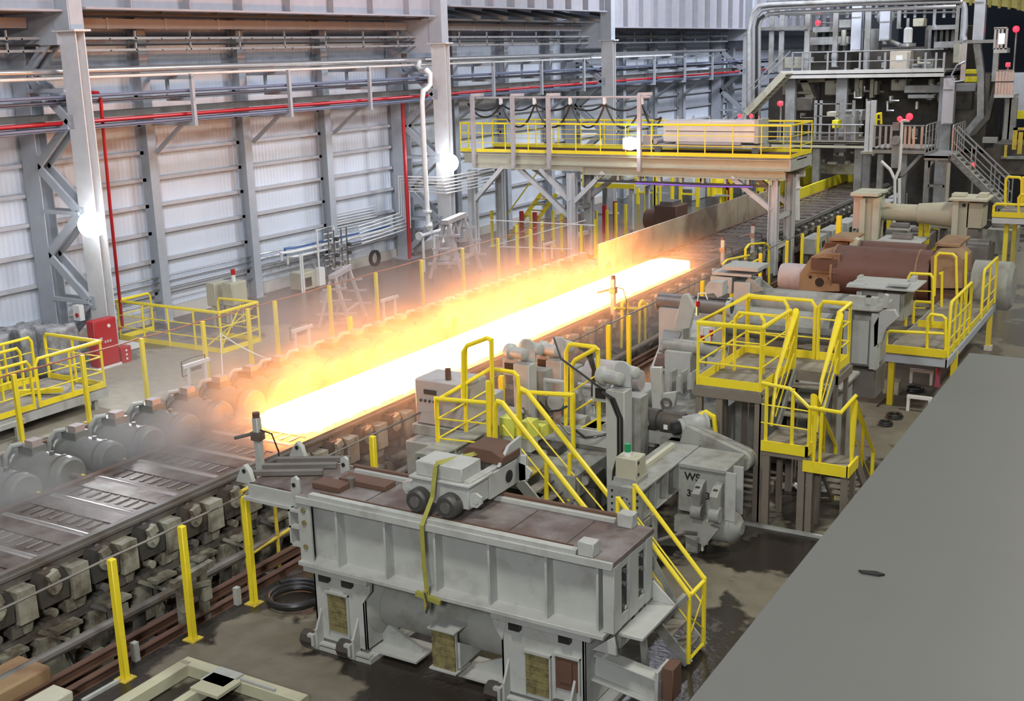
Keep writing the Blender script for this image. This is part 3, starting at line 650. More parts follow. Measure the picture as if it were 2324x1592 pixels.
def ministand(q, lab):
    p = P(q[0], q[1], z=0); root = thing('cable_stand', lab, 'stand', p, 'small white cable stands')
    for dy in (-.28, .28): m = M(); m.box(p.x-.03, p.y+dy-.03, 0, p.x+.03, p.y+dy+.03, .6); m.go('leg', WHT, root)
    m = M(); m.box(p.x-.04, p.y-.42, .58, p.x+.04, p.y+.42, .66); m.go('crossbar', WHT, root)
    m = M(); m.bc((p.x, p.y, .5), .05, .3, .08); m.go('junction_box', MIDS, root)
    m = M(); m.tube([p+V((0, -.28, .4)), p+V((0, -.45, .4)), p+V((0, -.45, .75)), p+V((0, -.1, .78)), p+V((0, .3, .76)), p+V((0, .3, .6))], .012, 6); m.go('cable_loop', BLACK, root)
ministand((450, 882), 'small white cable stand between the far yellow posts, nearest left one')
ministand((688, 798), 'small white cable stand in the haze behind the motors')
ministand((885, 725), 'small white cable stand nearly hidden in the red haze')
ministand((1245, 590), 'small white cable stand in front of the gantry legs')
# white chain from the guard rail
a, b_ = P(500, 757, z=.9), P(795, 822, z=1.0)
pts = [a+(b_-a)*t+V((0, 0, -.5*4*t*(1-t)*.8)) for t in [i/16 for i in range(17)]]
tag(M().tube(pts, .014, 5).go('chain', WHT), 'white chain sagging from the pit railing towards the motors', 'chain')
a, c_ = P(500, 757, z=.9), P(506, 862, z=.05)
tag(M().tube([a, c_], .012, 5).go('chain', WHT), 'white chain end hanging straight down at the pit railing', 'chain')
# valve station at the wall
root = thing('valve_rack', 'white pipe valve rack standing at the wall near the second column', 'valve rack', (-25.9, 31.4, 0))
m = M(); m.tube([(-25.8, 30.6, 0), (-25.8, 30.6, 1.9), (-25.8, 31.5, 1.9), (-25.8, 31.5, 0)], .035, 6); m.go('frame', WHT, root)
for k, z in enumerate((.6, .8, 1.0, 1.25, 1.5, 1.7)): m = M(); m.tube([(-25.75, 30.9, z), (-25.75, 31.2+.1*(k % 3), z), (-25.7, 31.2+.1*(k % 3), z-.15), (-25.7, 32.2, z-.15)], .022, 6); m.go('pipe', WHT, root)
for y in (31.0, 31.3, 31.7, 32.0): m = M(); m.tube([(-25.65, y, .5), (-25.65, y, 1.8)], .03, 6); m.go('riser', MIDS, root)
for i in range(10): m = M(); y, z = 31.0+.33*(i % 4), .65+.28*(i//3); m.cyl((-25.62, y, z), (-25.5, y, z), .07, 10); m.go('valve_wheel', DARK if i % 2 else STEEL, root)
for i, (z, r, mm, y0, y1, lb) in enumerate(((1.3, .05, WHT, 29.2, 35.6, 'white pipe running from the valve rack to the second column'), (1.42, .035, BLUE, 29.4, 35.0, 'blue pipe above the white valve rack pipe'), (1.12, .04, WHT, 29.5, 31.5, 'short lower white pipe left of the valve rack'))):
    tag(M().tube([(-26.2, y0, z-.25), (-26.2, y0, z), (-26.0, y0+.3, z), (-25.95, y1, z)], r, 8).go('supply_pipe', mm), lb, 'pipe')
for k in range(7): tag(M().tube([(-26.58, 32.4, 1.55+k*.1), (-26.58, 35.0, 1.55+k*.1)], .018, 6).go('thin_pipe', WHT), 'thin white pipe of the straight bank right of the valve rack, %s from below' % ORD[k], 'pipe', 'straight white pipe bank')
root = thing('pump_unit', 'beige pump box with white front left of the valve rack', 'pump', (-25.8, 29.9, 0))
m = M(); m.box(-26.1, 29.4, .05, -25.5, 30.3, .62); m.go('body', BEIGE, root, bev=.02); m = M(); m.box(-25.5, 30.05, .1, -25.35, 30.35, .7); m.go('side_box', WHT, root); m = M(); m.box(-25.5, 29.5, .15, -25.48, 29.8, .45); m.go('opening', BLACK, root)
for y in (29.2, 29.3): m = M(); m.cyl((-25.4, y, 0), (-25.4, y, 1.3), .03, 8); m.go('standpipe', WHT, root)
root = thing('flanged_manifold', 'white flanged manifold at the foot of the white drop pipe', 'manifold', (-23.9, 34.6, 0))
m = M(); m.tube([(-23.9, 33.9, 1.3), (-23.9, 35.9, 1.35)], .07, 10); m.go('header', WHT, root)
for y in (34.1, 34.8): m = M(); m.tube([(-23.9, y, 0), (-23.9, y, 1.3)], .05, 8); m.go('leg_pipe', WHT, root)
for y in (33.88, 35.9): m = M(); m.cyl((-23.9, y-.03, 1.32), (-23.9, y+.03, 1.32), .15, 14); m.go('blind_flange', WHT, root)
m = M(); m.cyl((-23.9, 34.6, 1.3), (-23.9, 34.6, 1.7), .08, 10); m.lathe((-23.9, 35.3, .8), (0, 0, 1), [(0, .08), (.1, .12), (.2, .08), (.5, .06)], 12); m.go('valve', WHT, root)
tag(M().ring((-25.6, 33.4, .5), (-25.5, 33.4, .5), .3, .2, 16).go('hose_coil', BLACK), 'dark hose coil on the wall right of the valve rack', 'hose')
# floodlights
def flood(p, tgt, lab, power, k=1.0):
    root = thing('floodlight', lab, 'lamp', p, 'glaring floodlights')
    d = (V(tgt)-V(p)).normalized(); _, s, u = frame(d); vs = []
    m = M(); a = p; q = a-d*.18
    A = [a+s*x*.26+u*y*.2 for x, y in ((-1, -1), (1, -1), (1, 1), (-1, 1))]; B = [q+s*x*.14+u*y*.1 for x, y in ((-1, -1), (1, -1), (1, 1), (-1, 1))]
    m.hexa(B, A); m.go('housing', MIDS, root)
    m = M(); m.lathe(a+d*.004, d, [(0, .33*k), (.06, .31*k), (.14, .23*k), (.18, .08*k)], 20); m.go('glare_dome', LAMP, root)  # dome made large and round to give the lamp its glare
    m = M(); m.tube([q, q+V((-.2, .1, 0))], .03, 6); m.go('bracket', MIDS, root)
    l = bpy.data.lights.new('flood_beam', 'SPOT'); l.energy = power; l.color = (.9, .95, 1); l.spot_size = 2.6; l.spot_blend = .8; l.shadow_soft_size = .2
    o = bpy.data.objects.new('flood_beam', l); COL.objects.link(o); o.location = a+d*.25; o.rotation_euler = d.to_track_quat('-Z', 'Y').to_euler()
flood(P(208, 510, x=-23.75), (-9, 9, 3.5), 'glaring floodlight on the nearest laced column', 900)
flood(P(1020, 370, x=-23.75), (-12, 18, 3), 'glaring floodlight on the second laced column by the gantry', 700)
flood(P(1430, 326, y=37.8), (-10, 14, 4), 'small glaring floodlight on the gantry railing', 350, .7)
# ================= gantry across the line =================
G = thing('gantry', 'steel gantry with yellow railings and silver trolley crossing over the roller table', 'gantry', (-18, 39, 0))
gx0, gx1, gy0, gy1, gz = -24.7, -11.85, 38.0, 40.4, 3.93
m = M(); m.box(gx0, gy0, gz-.05, gx1, gy0+.7, gz); m.box(gx0, gy1-.6, gz-.05, gx1, gy1, gz); m.go('walkway', DECK, G)
m = M(); m.box(gx0, gy0+.7, gz-.12, gx1, gy1-.6, gz-.08); m.go('well_plate', MIDS, G)
m = M(); m.I((gx0+.1, gy0+.1, gz-.24), (gx1-.02, gy0+.1, gz-.24), .25, .36, .03); m.I((gx0+.1, gy1-.1, gz-.24), (gx1-.02, gy1-.1, gz-.24), .25, .36, .03); m.go('upper_girder', BEIGE, G)
m = M(); m.I((-19.5, gy0+.15, gz-.58), (gx1+0-.2, gy0+.15, gz-.58), .3, .3, .03); m.I((-19.5, gy1-.15, gz-.58), (gx1-.2, gy1-.15, gz-.58), .3, .3, .03); m.go('lower_girder', BEIGE, G)
m = M(); m.box(-24.2, gy0+.08, gz-.62, -19.5, gy0+.2, gz-.42); m.go('shim_beam', CREAM, G)
m = M(); m.box(gx1-.05, gy0, gz-.42, gx1, gy1, gz-.05); m.go('end_plate', GREYL, G)
for k in range(9): m = M(); x = -18.9+k*.8; m.box(x-.04, gy0+.02, gz-.9, x+.04, gy0+.2, gz-.72); m.go('hanger_lug', BEIGE, G)
m = M(); m.box(-18.9, gy0+.05, gz-.98, -12.6, gy0+.15, gz-.9); m.go('track_rail', DARK, G)
m = M(); m.tube([(-17.4, gy0-.02, gz-.98), (-14.8, gy0-.02, gz-1.0), (-13.1, gy0-.02, gz-.97)], .03, 8); m.go('purple_cable', mat('purple_cable', (.30, .16, .75), .3), G)
m = M(); m.cyl((-24.2, gy0+.9, gz+.02), (gx1-.3, gy0+.9, gz+.02), .05, 8); m.cyl((-24.2, gy1-.75, gz+.02), (gx1-.3, gy1-.75, gz+.02), .05, 8); m.go('trolley_rail', RUST, G)
rails(G, [(gx0, gy0+.6, gz), (gx0, gy0+.03, gz), (gx1-.03, gy0+.03, gz), (gx1-.03, gy1-.03, gz), (gx0, gy1-.03, gz)], h=1.06, mids=(.35, .7), toe=.12, sp=.98, r=.026)
def leg(x, y, zt=gz-.7, w_=.3, zb=0):
    m = M(); m.box(x-w_/2, y-w_/2, zb, x-w_/2+.03, y+w_/2, zt); m.box(x+w_/2-.03, y-w_/2, zb, x+w_/2, y+w_/2, zt); m.box(x-w_/2, y-.015, zb, x+w_/2, y+.015, zt); m.go('leg', COLL, G)
for x, y in ((-12.42, 38.15), (-12.42, 39.9), (-20.0, 38.15), (-20.05, 39.6), (-24.3, 38.15), (-24.3, 40.2)): leg(x, y)
for (a, b) in (((-12.5, 38.15, 2.2), (-13.9, 38.15, 3.25)), ((-12.5, 39.9, 2.2), (-13.9, 39.9, 3.25)), ((-24.2, 38.15, 2.1), (-22.9, 38.15, 3.4)), ((-20.1, 38.15, 2.2), (-21.3, 38.15, 3.35)), ((-19.9, 38.15, 2.2), (-18.7, 38.15, 3.3)), ((-20, 39.6, 2.2), (-18.5, 39.6, 3.3)), ((-20.1, 39.6, 1.9), (-23.0, 39.9, 3.4)), ((-20.2, 38.3, 1.6), (-22.4, 38.3, 3.4))):
    m = M(); m.U(a, b, .16, .16, .02, (0, 1, 0)); m.go('knee_brace', COLL, G)
for z in (1.9, .9): m = M(); m.bar((-12.42, 38.15, z), (-12.42, 39.9, z), .12, .14); m.bar((-20, 38.15, z), (-20, 39.6, z), .12, .14); m.go('tie_bar', COLL, G)
# tall festoon posts and pipe
for px in (1074, 1164, 1245, 1451):
    x = P(px, 300, y=gy0-.08).x; m = M(); m.bar((x, gy0-.08, gz-.55), (x, gy0-.08, 6.02), .13, .13); m.bar((x-.07, gy0-.08, 6.03), (x+.35, gy0+.2, 6.03), .1, .1); m.go('festoon_post', STAND, G)
xa, xb = P(1082, 227, y=gy0).x, P(1476, 228, y=gy0).x
m = M(); m.cyl((xa, gy0, 5.93), (xb, gy0, 5.93), .04, 8); m.go('festoon_track', STAND, G)
xs = [P(px, 250, y=gy0).x for px in (1062, 1137, 1213, 1294, 1372, 1456, 1500)]
for i, (u_, v_) in enumerate(zip(xs[:-1], xs[1:])):
    for s_, dd in ((.25, 0), (.85 if i in (1, 2, 3, 4) else .5, .05)):
        m = M(); pts = [(u_+(v_-u_)*t, gy0+dd, 5.72-(.12 if i == 5 else 0)*t*4-s_*(1-abs(2*t-1)**2.2)) for t in [k/14 for k in range(15)]]
        m.tube(pts, .036, 6); m.go('festoon_cable', BLACK, G)
for x in xs[1:-1]: m = M(); m.box(x-.05, gy0-.04, 5.68, x+.05, gy0+.06, 5.92); m.go('cable_carrier', WHT, G)
# silver trolley
T = thing('silver_trolley', 'long silver box trolley standing on the gantry', 'trolley', (-15.3, 39.1, gz))
b0, b1 = P(1506, 300, y=38.9).x, P(1722, 300, y=38.9).x
m = M(); m.box(b0, 38.85, gz+.42, b1, 39.8, gz+1.15); m.go('box', mat('brushed_silver_sheet', (.80, .79, .77), .33, .35, var=.2, scale=1.5), T, bev=.02)
m = M(); m.box(b0+.1, 38.84, gz+.78, b1-.1, 38.85, gz+.80); m.go('lid_seam', DARK, T)
m = M(); m.box(b1-.12, 38.8, gz+.4, b1+.02, 39.85, gz+1.2); m.go('end_cap', GREYL, T)
m = M(); m.box(b0-.5, 38.9, gz+.2, b1+.1, 39.75, gz+.34); m.box(b0+.5, 38.8, gz+.34, b1-.6, 38.95, gz+.42); m.go('chassis', STAND, T)
m = M(); m.box(b0-.75, 38.8, gz+.2, b0-.35, 39.6, gz+.62); m.cyl((b0-.3, 38.8, gz+.42), (b0-.3, 39.6, gz+.42), .1, 12); m.go('drive_unit', STAND, T)
for x in (b0-.15, b1-.05): m = M(); m.cyl((x, 38.72, gz+.16), (x, 38.85, gz+.16), .13, 16); m.go('wheel', MIDS, T)
for k in range(6): m = M(); x = b0+.4+k*(b1-b0-.5)/5; m.cyl((x, 39.2, gz+1.15), (x, 39.2, gz+1.3), .035, 8); m.go('nipple', STEEL, T)
for k, x in enumerate((b1-.75, b1-.35)): m = M(); m.sph((x, 39.1, gz+1.3), .07); m.go('red_lamp', REDL, T)
m = M(); m.box(b0-.6, 38.05, gz-.0, b0+.3, 38.1, gz+.0+.01)
# red posts, yellow posts and small plant under the gantry
k = 0
for px, pyb in ((1185, 545), (1215, 548), (1292, 555), (1332, 560), (1372, 530), (1396, 520), (1590, 450), (1655, 470)):
    p = P(px, pyb, z=0); hh = .9*(p.y/38)
    m = M(); m.box(p.x-.07, p.y-.07, 0, p.x+.07, p.y+.07, 1.2); tag(m.go('red_post', RED), 'red steel post in the row beneath the gantry, %s from the left' % ORD[k], 'post', 'red posts beneath the gantry'); k += 1
k = 0
for px, pyb in ((1118, 560), (1175, 600), (1206, 560), (1232, 590), (1256, 560), (1275, 570), (1320, 600), (1352, 585), (1378, 560), (1398, 540), (1420, 545), (1465, 480), (1498, 470), (1524, 470)):
    p = P(px, pyb, z=0)
    m = M(); m.box(p.x-.045, p.y-.045, 0, p.x+.045, p.y+.045, 1.45); m.box(p.x-.09, p.y-.09, 0, p.x+.09, p.y+.09, .015); tag(m.go('yellow_post', YEL), 'yellow post in the cluster around the gantry legs, %s from the left' % ORD[k], 'post', 'yellow posts around the gantry legs'); k += 1
for k, (a, b) in enumerate((((1110, 500), (1350, 512)), ((1110, 560), (1330, 500)), ((1130, 560), (1300, 566)))):
    q0, q1 = P(*a, y=36.8+k*.3), P(*b, y=36.8+k*.3); tag(M().tube([q0, q1], .02, 6).go('handrail_pipe', WHT), 'thin pale pipe strung between the yellow posts left of the gantry legs, %s counted down' % ORD[k], 'pipe')
# inclined yellow stair under gantry left
root = thing('yellow_stair', 'yellow ladder stair rising behind the middle gantry legs', 'stairs', (-24.3, 42, 0))
for dx in (0, .7): m = M(); m.bar((-25.0+dx, 41.9, 0), (-23.6+dx, 42.3, 1.9), .05, .16); m.go('stringer', YEL, root)
for t in [i/8 for i in range(1, 8)]: m = M(); m.box(-25.0+1.4*t, 41.9+.4*t-.12, 1.9*t, -24.3+1.4*t, 41.9+.4*t+.12, 1.9*t+.03); m.go('tread', YELD, root)
m = M(); m.tube([(-25.0, 41.8, 1), (-23.6, 42.2, 2.9)], .03, 6); m.go('handrail', YEL, root)
root = thing('side_platform', 'yellow-edged platform seen below the gantry between its legs', 'platform', (-22.3, 47, 0))
m = M(); m.box(-23.6, 46, 1.75, -21.1, 48, 1.85); m.go('deck', GREYL, root)
m = M(); m.box(-23.6, 45.95, 1.75, -21.1, 46, 1.95); m.go('toe_board', YEL, root)
for x in (-23.4, -21.3): 
    for y in (46.1, 47.8): m = M(); m.box(x-.08, y-.08, 0, x+.08, y+.08, 1.75); m.go('leg', GREYL, root)
rails(root, [(-23.6, 46.03, 1.85), (-21.1, 46.03, 1.85), (-21.1, 48, 1.85)], toe=0, sp=.9)
# grey side machines beyond the gantry on the far side of the line
def blk(name, lab, cat, pxs, z0, z1, y0, dy, mm, extra=None):
    a = P(pxs[0], 450, y=y0).x; b = P(pxs[1], 450, y=y0).x
    root = thing(name, lab, cat, ((a+b)/2, y0, z0))
    m = M(); m.box(a, y0, z0, b, y0+dy, z1); m.go('body', mm, root, bev=.03); return root, a, b
LIT = CREAM
r_, a, b = blk('gearbox', 'brown gearbox block beyond the deflector panels under the gantry', 'gearbox', (1485, 1535), .0, 1.5, 43, 1.2, RUST)
m = M(); m.cyl((a-.5, 43.4, .9), (a, 43.4, .9), .4, 16); m.go('end_drum', RUST, r_)
m = M(); m.box(a+.2, 43.1, 1.5, b-.2, 44, 1.65); m.go('lid', MIDS, r_)
for k, (px0, px1, y0, z1, mm, lb) in enumerate(((1540, 1575, 56, 1.2, WHT, 'pale descaler hood with round top under the gantry'), (1575, 1608, 58, 1.5, WHT, 'taller pale hood behind the yellow guard under the gantry'), (1604, 1638, 54, 1.1, YEL, 'bright yellow machine guard box seen under the gantry'), (1645, 1688, 60, 1.3, WHT, 'pale machine block right of the yellow guard under the gantry'))):
    r_, a, b = blk('machine_hood', lb, 'machine', (px0, px1), 0, z1, y0, 1.6, mm)
    m = M(); m.cyl((a, y0+.8, z1), (b, y0+.8, z1), .35, 14); m.go('round_top', mm, r_)
    m = M(); m.box(a+.1, y0-.3, 0, b-.1, y0, z1*.5); m.go('front_step', MIDS, r_)
for k, px in enumerate((1448, 1488, 1545, 1620)):
    p = P(px, 400, y=54); root = thing('far_ladder_frame', 'yellow vertical frame standing far under the gantry, %s from the left' % ORD[k], 'frame', (p.x, 54, 0), 'yellow frames far under the gantry')
    for dx in (0, .9): m = M(); m.bar((p.x+dx, 54, 0), (p.x+dx, 54, 2.6), .14, .14); m.go('upright', YEL, root)
    for z in (.6, 1.1, 1.6, 2.1): m = M(); m.bar((p.x, 54, z), (p.x+.9, 54, z), .08, .08); m.go('rung', GREYL if k % 2 else YEL, root)
# yellow-panelled guide walls right of the gantry
YP = mat('bright_yellow_panels', (.8, .72, .03), .45, var=.1)
m = M(); a, b = P(1783, 465, x=-12.2), P(1975, 385, x=-12.2)
for k in range(7): y0 = 47.3+k*1.45; m.box(-14.9, y0, .85, -14.8, y0+1.41, 1.65)
tag(m.go('guide_wall', YP), 'long bright yellow side wall right of the gantry leg, nearer and longer of two', 'side wall')
m = M()
for k in range(5): y0 = 50+k*1.7; m.box(-17.1, y0, .9, -17.0, y0+1.66, 1.7)
m.box(-17.06, 50, -.9, -17.04, 58.4, .95)
tag(m.go('guide_wall', YP), 'yellow side wall touching the right gantry leg, further and shorter of two', 'side wall')
for k in range(7):
    y = 40+k*2.1; root = thing('guide_box', 'pale box along the line right of the gantry leg, %s from the gantry' % ORD[k], 'box', (-11.8, y, .4), 'pale boxes along the line')
    m = M(); m.box(-12.0, y, .45, -11.5, y+1.5, 1.0); m.go('box', GREYL, root, bev=.02); m = M(); m.box(-11.5, y+.2, .6, -11.48, y+.5, .8); m.box(-11.5, y+.8, .6, -11.48, y+1.1, .8); m.go('slot', BLACK, root)
    m = M(); m.box(-12, y+.2, -.9, -11.8, y+.4, .45); m.box(-11.7, y+1.1, 0, -11.5, y+1.3, .45); m.go('foot', MIDS, root)
# ================= foreground box-girder machine =================
WOOD = mat('weathered_slats', (.22, .19, .08), .8, var=.3, scale=12, dirt=(.06, .05, .03), damt=.5, dscale=9)
DIRTY = mat('rust_stained_top_plate', (.12, .085, .075), .5, var=.25, dirt=(.25, .235, .235), damt=.62, dscale=1.1, bump=.15)
BX0, BX1, BY0, BY1, BZ0, BZ1 = -9.62, -5.15, 10.72, 11.72, 1.17, 2.10
MG = thing('girder_machine', 'large grey box-girder machine on two pedestals in the foreground', 'machine', (-7.5, 11.2, 0))
m = M(); m.box(BX0, BY0-.05, BZ1-.07, BX1, BY1+.05, BZ1); m.go('top_plate', DIRTY, MG, bev=.008)
m = M(); m.box(BX0, BY0-.085, BZ1-.09, BX1, BY0-.05, BZ1+.004); m.go('upper_flange_edge', GREYL, MG, bev=.006); m = M(); m.box(BX0, BY0-.12, BZ0, BX1-.1, BY1+.1, BZ0+.055); m.go('lower_flange', GREYL, MG, bev=.006)
m = M(); m.box(BX0+.1, BY0+.12, BZ0+.05, BX1-.12, BY0+.15, BZ1-.07); m.box(BX0+.1, BY1-.15, BZ0+.05, BX1-.12, BY1-.12, BZ1-.07); m.go('web', GREYL, MG)
for x in (-9.02, -8.27, -7.53, -6.77, -6.01, -5.36): m = M(); m.box(x-.012, BY0-.04, BZ0+.05, x+.018, BY0+.14, BZ1-.07); m.go('stiffener', GREYL, MG, bev=.004)
m = M(); m.box(BX0, BY0-.04, BZ0+.05, BX0+.03, BY1, BZ1-.07); m.box(BX0, BY0-.05, BZ0+.05, BX0+.2, BY0-.02, BZ1-.07); m.go('left_end_plate', GREYL, MG)
for z in (1.92, 1.75, 1.42): m = M(); m.cyl((BX0+.1, BY0-.05, z), (BX0+.1, BY0-.07, z), .035, 14); m.go('plug', WOOD, MG)
# right end with two dark slots and bolts
m = M(); xr = BX1-.14
m.box(xr, BY0-.04, BZ0+.06, xr+.14, BY0+.16, BZ1-.07); m.box(xr, BY0+.36, BZ0+.06, xr+.136, BY0+.62, BZ1-.07); m.box(xr, BY0+.82, BZ0+.06, xr+.14, BY1, BZ1-.07)
m.box(xr, BY0+.01, BZ1-.16, xr+.132, BY1-.01, BZ1-.072); m.box(xr, BY0+.01, BZ0+.056, xr+.128, BY1-.01, BZ0+.2); m.go('right_end_frame', GREYL, MG, bev=.006)
for yy in (BY0+.16, BY0+.62): m = M(); m.box(xr, yy-.005, BZ0+.19, xr+.105, yy+.205, BZ1-.15); m.go('slot_recess', BLACK, MG)
for yy in (BY0+.26, BY0+.72):
    for z in (1.88, 1.72, 1.44): m = M(); m.cyl((xr+.1, yy, z), (xr+.14, yy, z), .028, 8); m.go('bolt', STEEL, MG)
m = M(); m.box(BX1-.02, BY0+.1, BZ0-.02, BX1+.28, BY1+.05, BZ0+.02); m.prism([(BX1, BZ0+.02), (BX1+.28, BZ0+.02), (BX1, BZ0+.28)], 'y', BY1, BY1+.04); m.prism([(BX1-.02, BZ0+.02), (BX1+.02, BZ0-.2), (BX1-.3, BZ0-.2)], 'y', BY0-.02, BY0+.02); m.go('end_ledge', GREYL, MG, bev=.005)
for xx in (-6.62, -5.85, -7.6, -8.7): m = M(); m.box(xx-.005, BY0+.12, BZ1, xx+.005, BY1-.1, BZ1+.003); m.go('plate_joint', BLACK, MG)
m = M(); m.box(BX0+.2, BY0-.06, BZ1, P(1312, 1258, y=BY0).x, BY0+.03, BZ1+.06); m.box(BX0+.15, BY1-.06, BZ1, P(1400, 1190, y=BY1).x, BY1-.0, BZ1+.06); m.go('edge_rail', GREYL, MG, bev=.005)
m = M(); m.box(BX0+.1, BY1+.0, BZ1, P(1400, 1190, y=BY1).x, BY1+.06, BZ1+.09); m.box(BX0+.3, BY0+.05, BZ1, -5.7, BY0+.07, BZ1+.06); m.go('rust_rail', RUST, MG)
for (px, py, yy) in ((1336, 1262, BY0+.03), (1424, 1190, BY1-.04)): x = P(px, py, y=yy).x; m = M(); m.box(x-.1, yy-.08, BZ1, x+.1, yy+.08, BZ1+.17); m.go('end_stop', GREYL, MG, bev=.01)
for (px, py, yy) in ((676, 1140, BY0+.1), (786, 1070, BY1)):
    x = P(px, py, y=yy).x; m = M(); m.prism([(x-.09, BZ1-.1), (x+.05, BZ1-.1), (x+.05, BZ1+.16), (x+.0, BZ1+.2), (x-.07, BZ1+.16)], 'y', yy-.03, yy+.02); m.go('lifting_lug', GREYL, MG, bev=.006)
    m = M(); m.cyl((x-.02, yy-.04, BZ1+.08), (x-.02, yy+.03, BZ1+.08), .03, 12); m.go('lug_hole', BLACK, MG)
m = M(); m.box(BX0+.0, BY0+.25, BZ1, BX0+.45, BY0+.5, BZ1+.08); m.box(BX0+.2, BY0+.55, BZ1, BX0+.95, BY1-.2, BZ1+.08); m.go('guide_block', RUST, MG, bev=.01)
m = M(); m.cyl((BX0+.42, BY0+.53, BZ1), (BX0+.42, BY0+.53, BZ1+.12), .06, 12); m.go('guide_pin', MIDS, MG)
# left pusher table joining the roller table
m = M(); m.box(-10.72, 10.98, BZ1-.16, BX0, 12.1, BZ1-.1); m.go('side_table', PLATE, MG, bev=.006)
m = M(); m.box(-10.72, 10.95, BZ1-.3, BX0, 10.99, BZ1-.12); m.box(-10.78, 10.9, BZ1-.34, BX0, 11.1, BZ1-.3); m.box(-10.75, 12.08, BZ1-.3, BX0, 12.12, BZ1-.1); m.go('side_beam', GREYL, MG)
for yy in (11.15, 11.45, 11.75): m = M(); m.bar((-10.9, yy, BZ1-.06), (-10.0, yy+.5, BZ1-.06), .1, .06, (0, 0, 1)); m.go('wear_strip', MIDS, MG)
for (yy) in (11.02, 12.1):
    m = M(); m.prism([(-10.98, BZ1-.14), (-10.66, BZ1-.14), (-10.72, BZ1+.06), (-10.8, BZ1+.13), (-10.88, BZ1+.04)], 'y', yy-.04, yy+.04); m.go('end_lug', GREYL, MG, bev=.008)
    m = M(); m.cyl((-10.8, yy-.05, BZ1+.04), (-10.8, yy+.05, BZ1+.04), .03, 12); m.go('lug_hole', BLACK, MG)
m = M(); 
for z in (BZ1-.32, BZ1-.55, BZ1-.8): m.box(-9.95, 10.85, z-.015, BX0, 11.5, z+.015)
m.box(-9.95, 10.85, BZ1-.82, -9.92, 11.5, BZ1-.3); m.go('cell_bracket', GREYL, MG)
# pedestals
def pedestal(x0, x1, wins, flip):
    y = BY0+.02; m = M(); m.box(x0, y, .12, x1, y+.04, 1.08); m.box(x0, BY1-.1, .12, x1, BY1-.06, 1.08); m.box(x0, y, .12, x0+.04, BY1-.08, 1.08); m.box(x1-.04, y, .12, x1, BY1-.08, 1.08); m.go('pedestal_shell', GREYL, MG, bev=.008)
    m = M(); m.box(x0-.08, y-.1, 1.08, x1+.12, BY1, 1.16); m.go('pedestal_cap', GREYL, MG, bev=.006)
    for (a, b_, c, d, mm) in wins:
        m = M(); m.box(a-.02, y-.05, d, b_+.02, y, d+.03); m.box(a-.02, y-.03, c-.02, a, y, d+.02); m.box(b_, y-.04, c-.02, b_+.02, y, d+.02); m.go('window_frame', GREYL, MG)
        m = M()
        if mm is WOOD:
            n = 6
            for k in range(n): z = c+(d-c)*k/n; m.box(a, y-.018, z+.004, b_, y, z+(d-c)/n-.004)
        else: m.box(a, y-.02, c, b_, y, d); m.box(a+.05, y-.04, c+.1, b_-.08, y-.02, d-.06)
        m.go('window_slats', mm, MG)
    for xx in (x0+.08, x1-.14):
        m = M(); m.box(xx, y-.14, .06, xx+.03, y, .3); m.prism([(y, .3), (y-.13, .3), (y, .55)], 'x', xx, xx+.03); m.box(xx-.12, y-.16, .06, xx-.02, y, .22); m.go('foot_gusset', GREYL, MG)
        m = M(); m.cyl((xx-.24, y-.07, .12), (xx-.06, y-.07, .12), .115, 8); m.cyl((xx-.26, y-.07, .12), (xx-.24, y-.07, .12), .05, 8); m.go('levelling_nut', DARK, MG)
    m = M(); m.box(x0+.05, y-.1, .06, x1+.1, y-.02, .1); m.box(x0-.1, y-.1, 0, x1+.12, BY1, .07); m.go('base_plate', GREYL, MG)
    for xx in (x0+.15, x1-.3): m = M(); m.box(xx, y-.08, .98, xx+.14, y, 1.07); m.go('cap_bolt_pocket', BLACK, MG)
    e = x1 if not flip else x0; s = 1 if not flip else -1
    m = M(); m.prism([(e-s*.02, .78), (e+s*.1, .96), (e+s*.1, 1.1), (e-s*.1, 1.1)], 'y', y-.01, y+.04); m.cyl((e+s*.04, y-.02, 1.0), (e+s*.04, y-.01, 1.0), .03, 10); m.go('ear', GREYL, MG)
    m = M(); m.prism([(e, .08), (e+s*.62, .08), (e+s*.62, .12), (e, .42)], 'y', BY0+.35, BY0+.39); m.box(e, BY0+.1, .07, e+s*.7, BY0+.6, .1); m.prism([(e, .95), (e+s*.5, .95), (e, 1.05)], 'y', BY0+.3, BY0+.5); m.go('pipe_gusset', GREYL, MG)
pedestal(-9.5, -8.68, [(-9.27, -8.95, .28, .82, WOOD)], False)
pedestal(-6.66, -5.55, [(-6.32, -6.0, .18, .72, WOOD), (-5.92, -5.62, .36, .78, RUST)], True)
m = M(); m.cyl((-8.72, 11.2, .62), (-6.62, 11.2, .62), .29, 32); m.lathe((-8.7, 11.2, .62), (1, 0, 0), [(0, .42), (.03, .42), (.12, .3)], 28); m.lathe((-6.64, 11.2, .62), (-1, 0, 0), [(0, .42), (.03, .42), (.12, .3)], 28); m.go('cross_pipe', GREY, MG)
m = M(); m.box(-7.62, 10.68, .22, -7.27, 10.72, .74); m.box(-7.64, 10.62, .74, -7.25, 10.95, .76); m.box(-7.64, 10.62, .2, -7.25, 10.95, .22); m.prism([(10.72, .25), (11.2, .28), (11.2, .3), (10.72, .6)], 'x', -7.27, -7.24); m.go('middle_bracket', GREYL, MG)
m = M(); 
for k in range(6): m.box(-7.61, 10.66, .225+k*.085, -7.28, 10.68, .225+k*.085+.08)
m.go('bracket_slats', WOOD, MG)
m = M(); m.I((-5.55, 11.0, .62), (-4.72, 11.0, .5), .2, .34, .025); m.box(-4.74, 10.85, .3, -4.70, 11.2, .8); m.go('side_arm', GREYL, MG, bev=.005)
